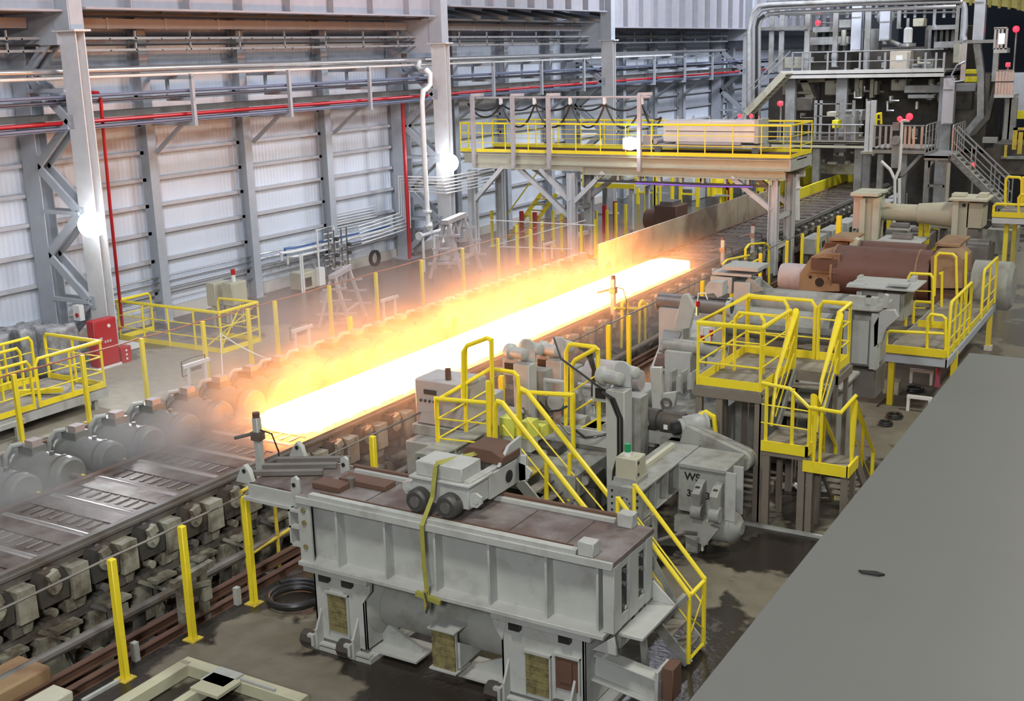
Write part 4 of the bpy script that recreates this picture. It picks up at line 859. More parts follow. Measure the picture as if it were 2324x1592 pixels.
m = M(); m.box(-4.70, 10.95, .42, -4.56, 11.2, .82); m.go('arm_pad', RUST, MG, bev=.01)
m = M(); m.prism([(BY0+.6, .7), (BY1+.1, .7), (BY1+.1, 1.15), (BY0+.6, 1.15)], 'x', -5.42, -5.38); m.go('hole_plate', GREYL, MG)
for z in (.82, .95, 1.07): m = M(); m.cyl((-5.38, BY1-.05, z), (-5.37, BY1-.05, z), .035, 12); m.go('hole', BLACK, MG)
# small yellow stair behind its right end
root = thing('end_stair', 'small steep yellow-railed stair at the right end of the box-girder machine', 'stairs', (-5.0, 12.6, 0))
Pz = lambda px, py, y: P(px, py, y=y)
for yy, dx in ((12.45, 0), (12.95, 0)):
    a, b_ = (-6.05, yy, 1.15), (-4.98, yy, .05); m = M(); m.bar(a, b_, .03, .14); m.go('stringer', GREY, root)
for t in [i/6 for i in range(6)]: m = M(); x = -6.0+1.05*t; m.box(x-.1, 12.45, 1.1-1.1*t-.015, x+.1, 12.95, 1.1-1.1*t+.015); m.go('tread', DECK, root)
for yy in (12.45, 12.95):
    m = M(); top = V((-4.98, yy, 1.0)); m.tube([(-5.95, yy, 2.1), top+V((-.03, 0, .03)), top, (-4.98, yy, .06)], .03, 8); m.go('handrail', YEL, root)
    m = M(); m.tube([(-5.95, yy, 1.7), (-4.98, yy, .62)], .012, 6); m.go('mid_rail', YEL, root)
    m = M(); m.cyl((-5.95, yy, 1.1), (-5.95, yy, 2.1), .025, 8); m.go('post', YEL, root)
m = M(); m.tube([(-4.98, 12.45, .97), (-4.98, 12.95, .97)], .028, 8); m.tube([(-4.98, 12.45, .1), (-4.98, 12.95, .1)], .022, 6); m.bar((-4.98, 12.45, .4), (-4.98, 12.95, .8), .015, .015); m.bar((-4.98, 12.45, .7), (-4.98, 12.95, .3), .015, .015); m.go('end_gate', YEL, root)
root = thing('stair_support', 'grey forked support frame behind the right end of the box-girder machine', 'support', (-5.4, 12.3, 0))
for (a, b_) in (((-5.45, 12.2, 0), (-5.55, 12.05, 2.0)), ((-5.1, 12.3, 0.9), (-5.55, 12.05, 2.0)), ((-5.2, 12.1, .75), (-5.6, 11.8, .55)), ((-5.2, 12.1, .75), (-5.0, 12.4, 1.0))): m = M(); m.bar(a, b_, .07, .07); m.go('strut', GREY, root)
# strap over cart
SG = mat('olive_strap', (.30, .29, .06), .7, var=.2, scale=10)
CT = thing('wheeled_cart', 'small grey wheeled cart standing on top of the box-girder machine', 'cart', (-7.5, 11.1, BZ1))
cx0, cx1, cy0, cy1 = -8.0, -7.18, 10.95, 11.45; cz = BZ1+.08
m = M(); m.box(cx0, cy0, cz+.06, cx1, cy1, cz+.36); m.box(cx0-.03, cy0-.03, cz+.34, cx1+.03, cy1+.03, cz+.38); m.go('chassis', GREYL, CT, bev=.01)
m = M(); m.box(cx0+.05, cy0+.02, cz+.38, cx1-.1, cy1-.05, cz+.56); m.go('head_block', GREYL, CT, bev=.01)
m = M(); m.box(cx1-.1, cy0+.05, cz+.36, cx1+.0, 12.1, cz+.40); m.box(cx1-.02, 11.4, cz+.04, cx1+.02, 12.15, cz+.36); m.box(cx0+.1, 11.4, cz+.1, cx0+.14, 12.1, cz+.36); m.box(cx0+.1, 12.1, cz+.05, cx1+.12, 12.16, cz+.4); m.go('rear_frame', GREYL, CT, bev=.006)
m = M(); m.cyl((cx1+.02, 11.85, cz+.2), (cx1+.03, 11.85, cz+.2), .08, 14); m.go('frame_hole', BLACK, CT)
m = M(); m.prism([(cx0+.25, cz+.4), (cx1+.05, cz+.4), (cx1+.05, cz+.5), (cx1-.1, cz+.58), (cx0+.35, cz+.58)], 'y', 11.65, 12.1); m.go('brown_cradle', RUST, CT, bev=.01)
m = M(); m.prism([(11.6, cz+.4), (12.15, cz+.4), (12.15, cz+.64), (11.85, cz+.6)], 'x', cx1+.0, cx1+.04); m.go('cradle_cheek', GREYL, CT)
for x in (-7.82, -7.38):
    m = M(); m.lathe((x, cy0-.04, cz+.13), (0, -1, 0), [(0, .10), (.02, .15), (.14, .15), (.17, .12), (.175, .05)], 20); w_ = m.go('wheel', DARK, CT)
    m = M(); m.cyl((x, cy0-.2, cz+.13), (x, cy0-.225, cz+.13), .07, 12); m.go('hub', STEEL, CT)
for x, s in ((cx0, -1), (cx1, 1)):
    m = M(); m.prism([(x, cz+.1), (x+s*.1, cz+.1), (x+s*.16, cz+.16), (x+s*.16, cz+.24), (x+s*.08, cz+.28), (x, cz+.26)], 'y', cy0+.02, cy0+.06); m.cyl((x+s*.09, cy0+.01, cz+.18), (x+s*.09, cy0+.02, cz+.18), .03, 10); m.go('tow_eye', GREYL, CT)
m = M(); m.prism([(cx1+.0, cz+.04), (cx1+.16, cz+.1), (cx1+.2, cz+.2), (cx1+.1, cz+.28), (cx1+0, cz+.3)], 'y', 12.1, 12.14); m.go('tow_eye', GREYL, CT)
m = M(); x = -7.60
pts = [(-7.45, 12.05, cz+.46), (-7.62, cy0+.0, cz+.585), (x, cy0-.06, cz+.56), (x-.01, cy0-.14, cz+.2), (x-.02, BY0-.14, BZ1), (x+.0, BY0-.16, 1.6), (x+.04, BY0-.17, BZ0+.03)]
for a, b_ in zip(pts[:-1], pts[1:]): m.bar(a, b_, .06, .008, (0, -1, .3))
ST = thing('tie_down_strap', 'olive strap lashed over the wheeled cart and down the girder', 'strap', (x, BY0, BZ0)); m.go('webbing', SG, ST)
m = M(); m.bar((x-.12, BY0-.18, BZ0+.06), (x+.22, BY0-.16, BZ0-.0), .05, .06); m.box(x+.0, BY0-.2, BZ0-.12, x+.05, BY0-.15, BZ0+.12); m.go('ratchet', SG, ST)
m = M(); m.tube([(x+.02, BY0-.2, BZ0+.1), (x+.07, BY0-.22, BZ0-.05), (x+.03, BY0-.2, BZ0-.16)], .014, 6); m.go('hook', DARK, ST)
# floor things in front
TAN = mat('tan_frame_paint', (.47, .47, .34), .55, dirt=(.3, .27, .18), damt=.3)
root = thing('floor_frame', 'pale green-tan steel frame lying on the floor at the bottom edge', 'frame', (-10, 9, 0))
m = M(); m.bar((-10.5, 7.6, .09), (-10.5, 9.4, .09), .17, .16); m.bar((-10.58, 9.4, .09), (-8.6, 9.4, .09), .17, .16); m.go('frame_beam', TAN, root, bev=.006)
m = M(); m.bar((-9.9, 7.6, .09), (-9.9, 9.35, .09), .12, .14); m.box(-9.95, 8.9, .16, -9.5, 9.3, .2); m.go('cross_beam', TAN, root)
m = M(); m.box(-9.98, 9.1, .17, -9.6, 9.45, .2); m.bar((-9.55, 9.35, .19), (-9.0, 9.35, .19), .03, .03); m.go('film_wrap', GREYL, root)
p = P(45, 1580, z=.25); root = thing('orange_block', 'rusty orange steel block at the bottom left corner', 'block', (-11.75, 7.9, 0))
m = M(); m.box(-12.35, 7.5, -.0, -11.75, 8.35, .3); m.go('block', RUSTL, root, bev=.03); m = M(); m.box(-12.5, 7.4, -.9, -12.2, 7.8, .0); m.box(-11.75, 7.5, -.9, -11.65, 8.0, .0); m.go('foot', RUSTL, root)
root = thing('grey_block', 'grey steel block beside the orange block at the bottom left', 'block', (-11.4, 8.0, 0)); m = M(); m.box(-11.6, 7.6, .0, -11.25, 8.25, .14); m.go('block', CREAM, root, bev=.02)
m = M(); m.bar(P(187, 1592, z=.02), P(270, 1545, z=.02), .05, .04); tag(m.go('edge_strip', GREYL), 'pale steel strip along the pit edge below the nearest yellow post', 'strip')
root = thing('small_trench_stand', 'whitish corroded twin-leg stand between the second and third near posts', 'stand', (-11.5, 10.6, -.1))
for yy in (10.35, 10.75): m = M(); m.bar((-11.55, yy, -.9), (-11.55, yy, .62), .09, .12); m.bc((-11.5, yy, .3), .1, .14, .2); m.go('leg', SIDEG, root)
m = M(); m.bar((-11.55, 10.2, .62), (-11.55, 10.95, .66), .1, .1); m.bar((-11.6, 10.3, .5), (-11.45, 10.8, .45), .06, .06); m.go('head', SIDEG, root)
for k, (px, py) in enumerate(((309, 1500), (540, 1372), (50+262, 1500))[:2]):
    p = P(px, py, z=0); m = M(); m.box(p.x-.04, p.y-.04, -.0, p.x+.04, p.y+.04, .26); tag(m.go('stub_post', GREYL), ['short white stub post beside the nearest near-row post', 'short white stub post beside the third near-row post'][k], 'post')
m = M()
hc = P(672, 1368, z=.0); pts = [hc+V(((.36+.03*(t//20))*math.cos(t*math.pi/10), (.36+.03*(t//20))*math.sin(t*math.pi/10), .045+.0022*t)) for t in range(50)]
tag(m.tube(pts, .045, 8).go('black_hose', BLACK), 'thick black hose coiled on the floor left of the box-girder machine', 'hose')
# litter on the floor right
p = P(1548, 1262, z=0); m = M(); m.box(p.x-.12, p.y-.07, 0, p.x+.12, p.y+.07, .035); tag(m.go('metal_tray', STEEL), 'small shiny tray lying on the floor right of the box-girder machine', 'tray')
# ================= second machine (crossing beams behind the box girder) =================
M2 = thing('side_guide_machine', 'grey machine with two long beams and control parts behind the box girder', 'machine', (-8.5, 16, 0))
def longbeam(x0, x1, y0, y1, z0, z1, par, mm=GREY):
    m = M(); m.box(x0, y0, z1-.04, x1, y1, z1); m.box(x0+.03, y0+.02, z0, x1-.1, y1, z1-.04); m.box(x0+.03, y0+.0, z0, x1-.0, y1, z0+.03); m.go('long_beam', mm, par, bev=.006)
    m = M(); y = y0+.02; m.box(x0, y0-.03, z0-.06, x1, y0+.01, z1); m.go('beam_end_plate', mm, par, bev=.005)
    for xx in (x0+.08, x1-.08):
        for z in (z1-.08, z1-.18, z1-.28, z1-.38): m = M(); m.cyl((xx, y0-.03, z), (xx, y0-.04, z), .018, 8); m.go('bolt', BLACK, par)
    cxx = (x0+x1)/2
    m = M()
    m.ring((cxx, y0-.03, z1-.24), (cxx, y0-.045, z1-.24), .11, .095, 20); m.go('flange_ring', mm, par)
    for k in range(6): a = k*math.pi/3; m = M(); m.cyl((cxx+.075*math.cos(a), y0-.03, z1-.24+.075*math.sin(a)), (cxx+.075*math.cos(a), y0-.042, z1-.24+.075*math.sin(a)), .012, 6); m.go('flange_bolt', BLACK, par)
    y = y0+.45
    while y < y1: m = M(); m.box(x1-.11, y-.015, z0, x1-.0, y+.015, z1-.04); m.go('rib', mm, par); y += .45
longbeam(-10.42, -9.95, 14.4, 17.2, .92, 1.4, M2)
longbeam(-7.08, -6.52, 14.5, 17.6, .92, 1.4, M2)
m = M(); m.box(-7.0, 14.7, .0, -6.6, 15.0, .92); m.box(-6.95, 16.8, 0, -6.6, 17.2, .92); m.box(-10.35, 14.6, 0, -10.0, 14.9, .92); m.box(-10.35, 16.6, 0, -10.0, 17.0, .92); m.go('beam_leg', GREY, M2, bev=.01)
m = M(); m.box(-6.7, 14.75, .2, -6.45, 14.85, .92); m.box(-6.62, 14.52, .3, -6.5, 14.9, .9); m.go('hinge_plate', GREY, M2)
for z in (.45, .6, .75): m = M(); m.cyl((-6.5, 14.7, z), (-6.49, 14.7, z), .04, 10); m.go('hinge_hole', BLACK, M2)
m = M(); m.box(-6.5, 15.75, 1.34, -5.75, 16.6, 1.4); m.box(-6.52, 15.8, .62, -5.8, 15.84, 1.34); m.box(-5.8, 15.8, .62, -5.76, 16.6, 1.34); m.box(-6.5, 16.5, .62, -5.8, 16.55, 1.34); m.go('cross_box', GREY, M2, bev=.006)
m = M(); m.box(-5.76, 15.78, .6, -5.6, 15.81, 1.36); m.box(-5.76, 16.1, .6, -5.6, 16.13, 1.36); m.go('side_rib', GREYL, M2)
text('WS', (-6.42, 15.795, 1.14), .17, (math.pi/2, 0, 0), BLACK, M2)
text('32', (-6.38, 15.795, .88), .15, (math.pi/2, 0, 0), BLACK, M2)
text('3', (-6.08, 15.795, .88), .15, (math.pi/2, 0, 0), BLACK, M2)
for xx in (-6.12, -5.84):
    m = M(); m.prism([(15.77, .75), (15.55, .82), (15.5, 1.05), (15.62, 1.15), (15.77, 1.2)], 'x', xx-.06, xx+.06); m.cyl((xx-.08, 15.6, .74), (xx+.08, 15.6, .74), .12, 16); m.go('clamp_arm', GREY, M2)
    m = M(); m.bc((xx, 15.62, 1.1), .07, .08, .08); m.go('clamp_bolt', DARK, M2)
m = M(); m.lathe((-6.3, 16.0, .42), (1, 0, 0), [(0, .22), (.05, .26), (.6, .26), (.68, .2), (.75, .1)], 20); m.go('round_housing', GREY, M2)
m = M(); m.prism([(-6.5, .35), (-6.0, .2), (-5.8, .5), (-6.1, .62), (-6.5, .6)], 'y', 15.6, 15.7); m.box(-6.36, 15.72, 0, -6.16, 16.1, .5); m.go('bent_leg', GREY, M2)
m = M(); m.box(-6.08, 15.66, .08, -6.05, 15.7, .62); m.box(-6.0, 15.66, .2, -5.98, 15.7, .62); m.go('guide_rod', CREAM, M2)
m = M(); m.tube([(-6.5, 14.9, .45), (-6.2, 15.3, .5), (-6.1, 15.5, .42)], .03, 8); m.go('linkage_rod', MIDS, M2)
m = M(); m.bar((-6.86, 14.75, 1.44), (-6.86, 16.4, 1.44), .07, .07); m.go('guide_bar', CREAM, M2)
# green-lamp box
p = thing('lamp_box', 'beige box with a green lamp on the near end of the right beam', 'control box', (-6.83, 14.75, 1.4))
m = M(); m.box(-7.02, 14.62, 1.4, -6.68, 14.95, 1.78); m.go('box', BEIGE, p, bev=.012); m = M(); m.box(-7.04, 14.6, 1.4, -6.66, 14.97, 1.47); m.go('skirt', GREY, p)
m = M(); m.cyl((-6.88, 14.75, 1.84), (-6.88, 14.75, 1.96), .048, 14); m.go('green_lens', GREEN, p); m = M(); m.cyl((-6.88, 14.75, 1.78), (-6.88, 14.75, 1.84), .055, 14); m.go('lamp_base', WHT, p)
for z in (1.52, 1.7): m = M(); m.box(-6.68, 14.66, z, -6.67, 14.7, z+.04); m.go('latch', BLACK, p)
# control cabinet at the slab
p = thing('control_cabinet', 'large grey control cabinet with buttons standing against the glowing slab', 'cabinet', (-10.7, 15.9, 1.3))
CABG = mat('cabinet_grey_paint', (.40, .38, .38), .5, dirt=(.3, .27, .26), damt=.2)
m = M(); m.box(-11.25, 15.6, 1.42, -10.22, 16.3, 2.22); m.go('body', CABG, p, bev=.03)
m = M(); m.box(-11.3, 15.55, 1.24, -10.18, 16.35, 1.42); m.go('plinth', GREY, p, bev=.01)
for k in range(4): m = M(); m.cyl((-11.12+k*.09, 15.6, 1.85), (-11.12+k*.09, 15.58, 1.85), .025, 10); m.go('button', DARK, p)
m = M(); m.box(-11.05, 15.585, 1.97, -10.8, 15.6, 2.05); m.go('switch_row', DARK, p)
m = M(); m.cyl((-10.65, 15.75, 2.22), (-10.65, 15.75, 2.42), .05, 12); m.go('beacon', RUST, p)
m = M(); m.box(-11.2, 15.2, .4, -10.3, 16.2, 1.24); tag(m.go('cabinet_pedestal', GREY, bev=.02), 'grey steel pedestal the large control cabinet stands on', 'pedestal')
# bed in between
bed = thing('machine_bed', 'dusty grey machine bed between the two long beams', 'machine bed', (-9, 16, 0))
m = M(); m.box(-10.0, 15.6, .55, -8.2, 17.6, .95); m.go('bed_plate', GREY, bed, bev=.01)
m = M(); m.box(-9.9, 15.8, 0, -9.6, 17.4, .55); m.box(-8.6, 15.8, 0, -8.3, 17.4, .55); m.go('bed_leg', GREY, bed)
m = M(); m.box(-9.1, 16.9, .95, -7.9, 18.2, 1.25); m.box(-9.0, 17.0, 1.25, -8.0, 18.1, 1.28); m.go('tray', GREY, bed)
m = M(); m.box(-9.2, 16.8, 1.05, -7.8, 16.85, 1.32); m.box(-7.85, 16.8, 1.05, -7.8, 18.2, 1.32); m.go('tray_rim', GREYL, bed)
# yellow stairs and railings over it
SR = thing('crossing_stair', 'yellow handrailed stair and platform crossing the grey machine', 'stairs', (-8.8, 15.2, 0))
YA, YB = 14.95, 15.65
def pl(pts, y): return [P(a, b, y=y) for a, b in pts]
dk = P(1130, 1085, y=YA)
m = M(); m.box(dk.x-.2, YA, dk.z-.03, dk.x+.42, YB, dk.z); m.go('landing', YELD, SR)
for yy in (YA, YB):
    a = V((dk.x+.40, yy, dk.z)); b_ = V((dk.x+.40+dk.z*1.0, yy, 0)); m = M(); m.bar(a, b_, .04, .18); m.go('stringer', GREY, SR)
for t in [i/6 for i in range(1, 6)]: m = M(); x = dk.x+.4+dk.z*t; m.box(x-.1, YA, dk.z*(1-t)-.01, x+.1, YB, dk.z*(1-t)+.02); m.go('tread', DECK, SR)
m = M(); m.tube(pl([(1124, 1100), (1124, 925), (1130, 912), (1140, 915), (1335, 1163)], YA), .042, 8); m.tube(pl([(1178, 1045), (1178, 895), (1184, 884), (1196, 890), (1415, 1168), (1412, 1192)], YB), .042, 8); m.go('handrail', YEL, SR)
m = M(); m.tube(pl([(1140, 965), (1290, 1155)], YA), .014, 6); m.tube(pl([(1195, 950), (1380, 1172)], YB), .014, 6); m.go('mid_rail', YEL, SR)
for (a, b_, yy) in (((1240, 1045), (1240, 1145), YA), ((1293, 1030), (1291, 1150), YB)): m = M(); m.tube([P(*a, y=yy), P(*b_, y=yy)], .036, 8); m.go('post', YEL, SR)
PR = thing('crossing_railing', 'yellow tube railing around the landing beside the large control cabinet', 'railing', (-10, 15, 1.0))
for pts, yy in (([(1107, 915), (990, 905), (996, 1045)], 15.0), ([(1107, 865), (1110, 1050)], 15.0), ([(1051, 910), (1051, 800), (1060, 785), (1105, 768), (1115, 772), (1117, 860), (1120, 1080)], 15.5), ([(1117, 838), (1165, 845), (1175, 855), (1178, 900)], 15.9), ([(1056, 790), (1058, 1005)], 15.6)):
    m = M(); m.tube([P(*q, y=yy) for q in pts], .036, 8); m.go('tube_frame', YEL, PR)
m = M(); m.tube([P(993, 908, y=15.0), P(1112, 838, y=16.1)], .034, 8); m.go('top_rail', YEL, PR)
for yo in (45, 90): m = M(); m.tube([P(995, 905+yo*1.0, y=15.0), P(1112, 838+yo, y=16.1)], .014, 6); m.tube([P(993, 905+yo, y=15.0), P(1107, 918+yo, y=15.0)], .014, 6); m.go('mid_rail', YEL, PR)
R2 = thing('tray_railing', 'yellow tube railing with hoses around the machine tray in the middle', 'railing', (-8.5, 17, 1.3))
for pts, yy in (([(1184, 890), (1300, 897), (1302, 1040)], 16.0), ([(1285, 900), (1285, 800), (1292, 783), (1300, 782)], 17.0), ([(1300, 782), (1350, 788), (1357, 795), (1360, 1002)], 17.0), ([(1298, 1030), (1298, 830), (1305, 818), (1355, 790)], 16.9)):
    m = M(); m.tube([P(*q, y=yy) for q in pts], .038, 8); m.go('tube_frame', YEL, R2)
for k in (1, 2, 3): m = M(); m.tube([P(1300, 840+k*48, y=16.9), P(1357, 800+k*50, y=17.0)], .016, 6); m.go('mid_rail', YEL, R2)
m = M(); m.tube([P(1285, 900, y=17.0), P(1283, 1040, y=17.0)], .036, 8); m.go('post', YEL, R2)
for k in range(3): m = M(); m.tube([P(1310+k*6, 785, y=17.2), P(1330+k*6, 800, y=17.2), P(1345+k*3, 840, y=17.2), P(1343+k*4, 900, y=17.2)], .018, 6); m.go('hose', BLACK, R2)
m = M(); m.sph(P(1345, 912, y=17.2), .08); m.go('hose_fitting', STEEL, R2)
# yellow electrical boxes on the tray
for k, (a, b_, c, d) in enumerate(((1138, 952, 1166, 1020), (1184, 960, 1203, 1025))):
    q = P(a, d, y=16.0); r_ = P(c, b_, y=16.0); root = thing('yellow_box', ['yellow and white instrument box on the landing, left of two', 'narrow yellow and white instrument box, right of two'][k], 'instrument box', q)
    m = M(); m.box(q.x, 16.0, q.z, r_.x, 16.25, q.z+(r_.z-q.z)*.45); m.go('lower_case', GREYL, root); m = M(); m.box(q.x-.01, 15.98, q.z+(r_.z-q.z)*.45, r_.x+.01, 16.26, r_.z); m.go('yellow_case', mat('lime_yellow', (.62, .68, .12), .5), root)
q = P(1190, 990, y=16.4); m = M(); m.box(q.x, 16.4, q.z, q.x+.35, 16.8, q.z+.22); tag(m.go('yellow_hood', mat('lime_yellow_hood', (.6, .62, .1), .5), bev=.01), 'yellow hood between the two instrument boxes', 'hood')
# side towers with paired rollers (two)
def tower(bx, y, x, zt, lab, big=1):
    root = thing('roller_tower', lab, 'roller tower', (x, y, 0), 'grey towers with paired rollers')
    m = M(); m.box(x-.16, y-.12, 0, x+.16, y+.18, zt-.25); m.prism([(x-.16, zt-.25), (x+.16, zt-.25), (x+.16, zt+.0), (x+.13, zt+.11), (x+.05, zt+.17), (x-.05, zt+.17), (x-.13, zt+.11), (x-.16, zt+.0)], 'y', y+.14, y+.18); m.go('column', GREYL, root, bev=.01)
    for dx in (0, .42):
        m = M(); m.lathe((x-.25+dx*.2, y-.1+dx*1.0, zt-.02), (1, -.25, 0), [(-.05, .08), (-.02, .14), (.08, .15), (.11, .11), (.2, .11), (.4, .10), (.42, .06)], 20); m.go('roller', GREYL, root)
    m = M(); m.box(x-.1, y+.3, .0, x+.25, y+.6, zt-.45); m.box(x+.18, y+.0, .4, x+.32, y+.9, .5); m.go('rear_frame', GREY, root)
    m = M(); m.box(x-.45, y+.0, zt-.5, x-.16, y+.05, zt-.2); m.box(x-.42, y-.01, zt-.46, x-.2, y, zt-.25); m.go('side_frame', GREYL, root)
    m = M(); m.box(x-.4, y-.02, zt-.44, x-.22, y-.012, zt-.27); m.go('frame_opening', BLACK, root)
    return root
t1 = tower(0, 16.2, -7.72, 2.55, 'grey tower with paired rollers and black hoses in the middle of the picture')
m = M()
for dx in (0, .06):
    m = M(); m.tube([(-7.95, 16.1, 2.25), (-7.75+dx, 15.98, 2.2), (-7.62+dx, 15.98, 1.9), (-7.62+dx, 15.98, 1.3), (-7.7+dx, 15.98, 1.0), (-7.72+dx, 15.98, .75)], .022, 6); m.go('hose', BLACK, t1)
m = M(); m.cyl((-7.6, 16.08, 1.0), (-7.6, 16.02, 1.0), .13, 16); m.go('pivot_disc', GREY, t1)
m = M(); m.tube([(-7.95, 16.1, 2.3), (-8.9, 16.5, 2.6), (-9.3, 17, 2.8)], .018, 6); m.go('feed_cable', BLACK, t1)
tower(0, 17.6, -10.25, 2.35, 'grey tower with paired rollers glowing orange beside the slab')
tower(0, 18.9, -10.3, 2.1, 'second grey roller tower behind the yellow tube railing by the slab')
# hydraulic twin cylinder block (centre)
root = thing('hydraulic_press_head', 'grey machine head with rods and twin clamps behind the yellow instrument boxes', 'machine', (-8.8, 18, 0))
m = M(); m.box(-9.6, 18.0, 0, -8.3, 19.2, 1.55); m.go('body', GREY, root, bev=.02)
m = M(); m.lathe((-9.5, 18.6, 1.75), (1, 0, 0), [(0, .12), (.05, .3), (.75, .3), (.85, .2), (1.1, .18)], 20); m.go('drum', STAND, root)
for xx in (-9.8, -9.1): m = M(); m.tube([(xx-.18, 17.9, 1.45), (xx-.18, 17.9, 1.75), (xx+.18, 17.9, 1.75), (xx+.18, 17.9, 1.45)], .04, 6); m.cyl((xx, 17.9, 1.35), (xx, 18.1, 1.35), .16, 16); m.go('clamp_bracket', GREYL, root)
for xx in (-9.2, -9.0, -8.75): m = M(); m.cyl((xx, 17.9, .9), (xx, 17.9, 1.5), .03, 8); m.go('rod', STEEL, root)
m = M(); m.box(-9.7, 17.85, 1.0, -8.2, 17.98, 1.08); m.go('guide_plate', GREY, root)
# yellow clutch motor between towers
root = thing('yellow_clutch', 'small machine with a yellow rounded guard left of the roller tower', 'machine', (-8.4, 16.9, 0))
m = M(); m.lathe((-8.35, 17.3, 1.35), (1, 0, 0), [(0, .1), (.02, .24), (.18, .24), (.22, .1)], 18); m.box(-8.3, 17.2, .9, -8.16, 17.4, 1.2); m.go('guard', YELD, root)
m = M(); m.box(-9.0, 17.0, .75, -8.4, 17.5, 1.05); m.prism([(-8.95, 1.05), (-8.45, 1.05), (-8.55, 1.28), (-8.8, 1.28)], 'y', 17.05, 17.45); m.cyl((-9.1, 17.25, 1.3), (-8.8, 17.25, 1.3), .12, 14); m.go('housing', GREY, root)
m = M(); m.box(-9.0, 16.95, .3, -8.3, 17.6, .75); m.go('base', GREY, root); m = M(); m.box(-8.9, 16.93, .4, -8.4, 16.95, .65); m.go('base_opening', BLACK, root)
# dark motor with gear unit
a = P(1470, 950, y=17); b_ = P(1540, 962, y=17)
root = thing('drive_motor', 'dark horizontal drive motor behind the roller tower with hoses', 'motor', (-7.2, 17, 1.2))
m = M(); m.lathe(a+V((-.25, 0, 0)), (b_-a), [(0, .1), (.02, .19), (.45, .19), (.47, .15), (.52, .15), (.54, .19), (.9, .19), (.95, .12)], 20); m.go('motor_body', DARK, root)
m = M(); m.bc(a+V((.05, -.19, -.02)), .1, .01, .06); m.bc(a+V((.4, -.19, -.04)), .07, .01, .08); m.go('name_plate', WHT, root)
m = M(); m.box(a.x-.1, 16.85, 1.25, b_.x+.1, 17.15, a.z-.15); m.go('mount', GREY, root)
c = P(1570, 965, y=17.0)
root = thing('worm_gear', 'silver ribbed cylinder with a yellow guard beside the dark drive motor', 'gearbox', c)
m = M(); d_ = V((.45, .5, .05)); m.lathe(c-d_*.35, d_, [(0, .08), (.01, .14), (.08, .14), (.09, .17), (.42, .17), (.43, .2), (.47, .2)], 18); m.go('housing', GREYL, root)
m = M(); m.lathe(c-d_*.5, d_, [(0, .1), (.1, .12), (.12, .12)], 14); m.go('dark_cap', BLACK, root)
m = M(); m.tube([c+V((.08, .1, .14)), c+V((.18, .15, .2)), c+V((.32, .15, .14)), c+V((.36, .15, -.2))], .04, 8); m.go('yellow_guard', YEL, root)
# elongated chain case sloping down to the right
root = thing('chain_case', 'grey sloping chain case with rounded end beside the stair platform', 'chain case', (-5.6, 17, 1.0))
a, b_ = P(1610, 1000, y=16.9), P(1690, 1040, y=16.9)
for yy in (0, .16):
    m = M(); pts = []
    d_ = (b_-a).normalized(); nrm = V((-d_.z, 0, d_.x)); R1 = .17
    A = a-d_*.4; poly = [(A+nrm*.14), (b_+nrm*R1)]
    for k in range(1, 8): t_ = math.pi/2-math.pi*k/8; poly.append(b_+d_*(R1*math.cos(t_))+nrm*(R1*math.sin(t_)))
    poly += [b_-nrm*R1, A-nrm*.2]
    m.prism([(q.x, q.z) for q in poly], 'y', 16.7+yy, 16.82+yy); m.go('case_half', GREY, root, bev=.012)
m = M(); m.cyl((b_.x, 16.69, b_.z), (b_.x, 16.7, b_.z), .03, 10); m.go('axle', BLACK, root)
m = M(); m.box(A.x-.4, 16.7, .5, A.x+.1, 17.0, 1.4); m.go('case_mount', GREY, root)
# inclined lever frame with opening
L2 = thing('lever_frame', 'inclined grey lever frame with dark rectangular opening beside the yellow platform', 'machine', (-8.0, 19, 0))
yl = 18.6
def pr(pts, y0, dy, name, mm, par, bev=.008):
    q = [P(a, b, y=y0) for a, b in pts]; m = M(); m.prism([(v.x, v.z) for v in q], 'y', y0, y0+dy); return m.go(name, mm, par, bev=bev)
def ramp(pxs, z0, z1, th, name, mm, par):
    """four photo corners near-left, near-right (height z0), far-right, far-left (height z1) -> slab"""
    q = [P(*pxs[0], z=z0), P(*pxs[1], z=z0), P(*pxs[2], z=z1), P(*pxs[3], z=z1)]; m = M(); m.hexa([v-V((0, 0, th)) for v in q], q); return m.go(name, mm, par, bev=.006), q
o, q = ramp([(1475, 832), (1585, 800), (1665, 715), (1590, 690)], 1.75, 1.95, .5, 'frame_body', GREYL, L2)
o, q = ramp([(1478, 830), (1515, 838), (1552, 790), (1500, 775)], 1.80, 1.9, .06, 'sloping_plate', GREYL, L2)
o, q2 = ramp([(1484, 828), (1508, 832), (1530, 806), (1492, 802)], 1.85, 1.92, .03, 'opening', RUST, L2)
o, q2 = ramp([(1495, 795), (1532, 790), (1548, 752), (1505, 748)], 1.95, 2.15, .05, 'upper_plate', MIDS, L2)
pr([(1528, 745), (1548, 670), (1560, 668), (1575, 700), (1565, 745), (1540, 750)], 19.6, .12, 'pointed_arm', GREYL, L2)
pr([(1475, 835), (1500, 835), (1502, 940), (1480, 938)], 18.0, .1, 'front_plate', GREYL, L2)
pr([(1500, 895), (1535, 890), (1530, 925), (1503, 930)], 18.05, .1, 'wheel_plate', GREYL, L2)
m = M(); c = P(1513, 915, y=18.0); m.ring(c, c-V((0, .05, 0)), .1, .07, 18); m.go('handwheel', MIDS, L2)
pr([(1520, 860), (1590, 845), (1640, 790), (1640, 815), (1590, 880), (1525, 895)], 18.8, .2, 'side_girder', GREYL, L2)
for px in (1530, 1555, 1580): a = P(px, 840, y=18.75); m = M(); m.box(a.x-.02, 18.6, a.z-.4, a.x+.02, 18.85, a.z); m.go('rib', GREY, L2)
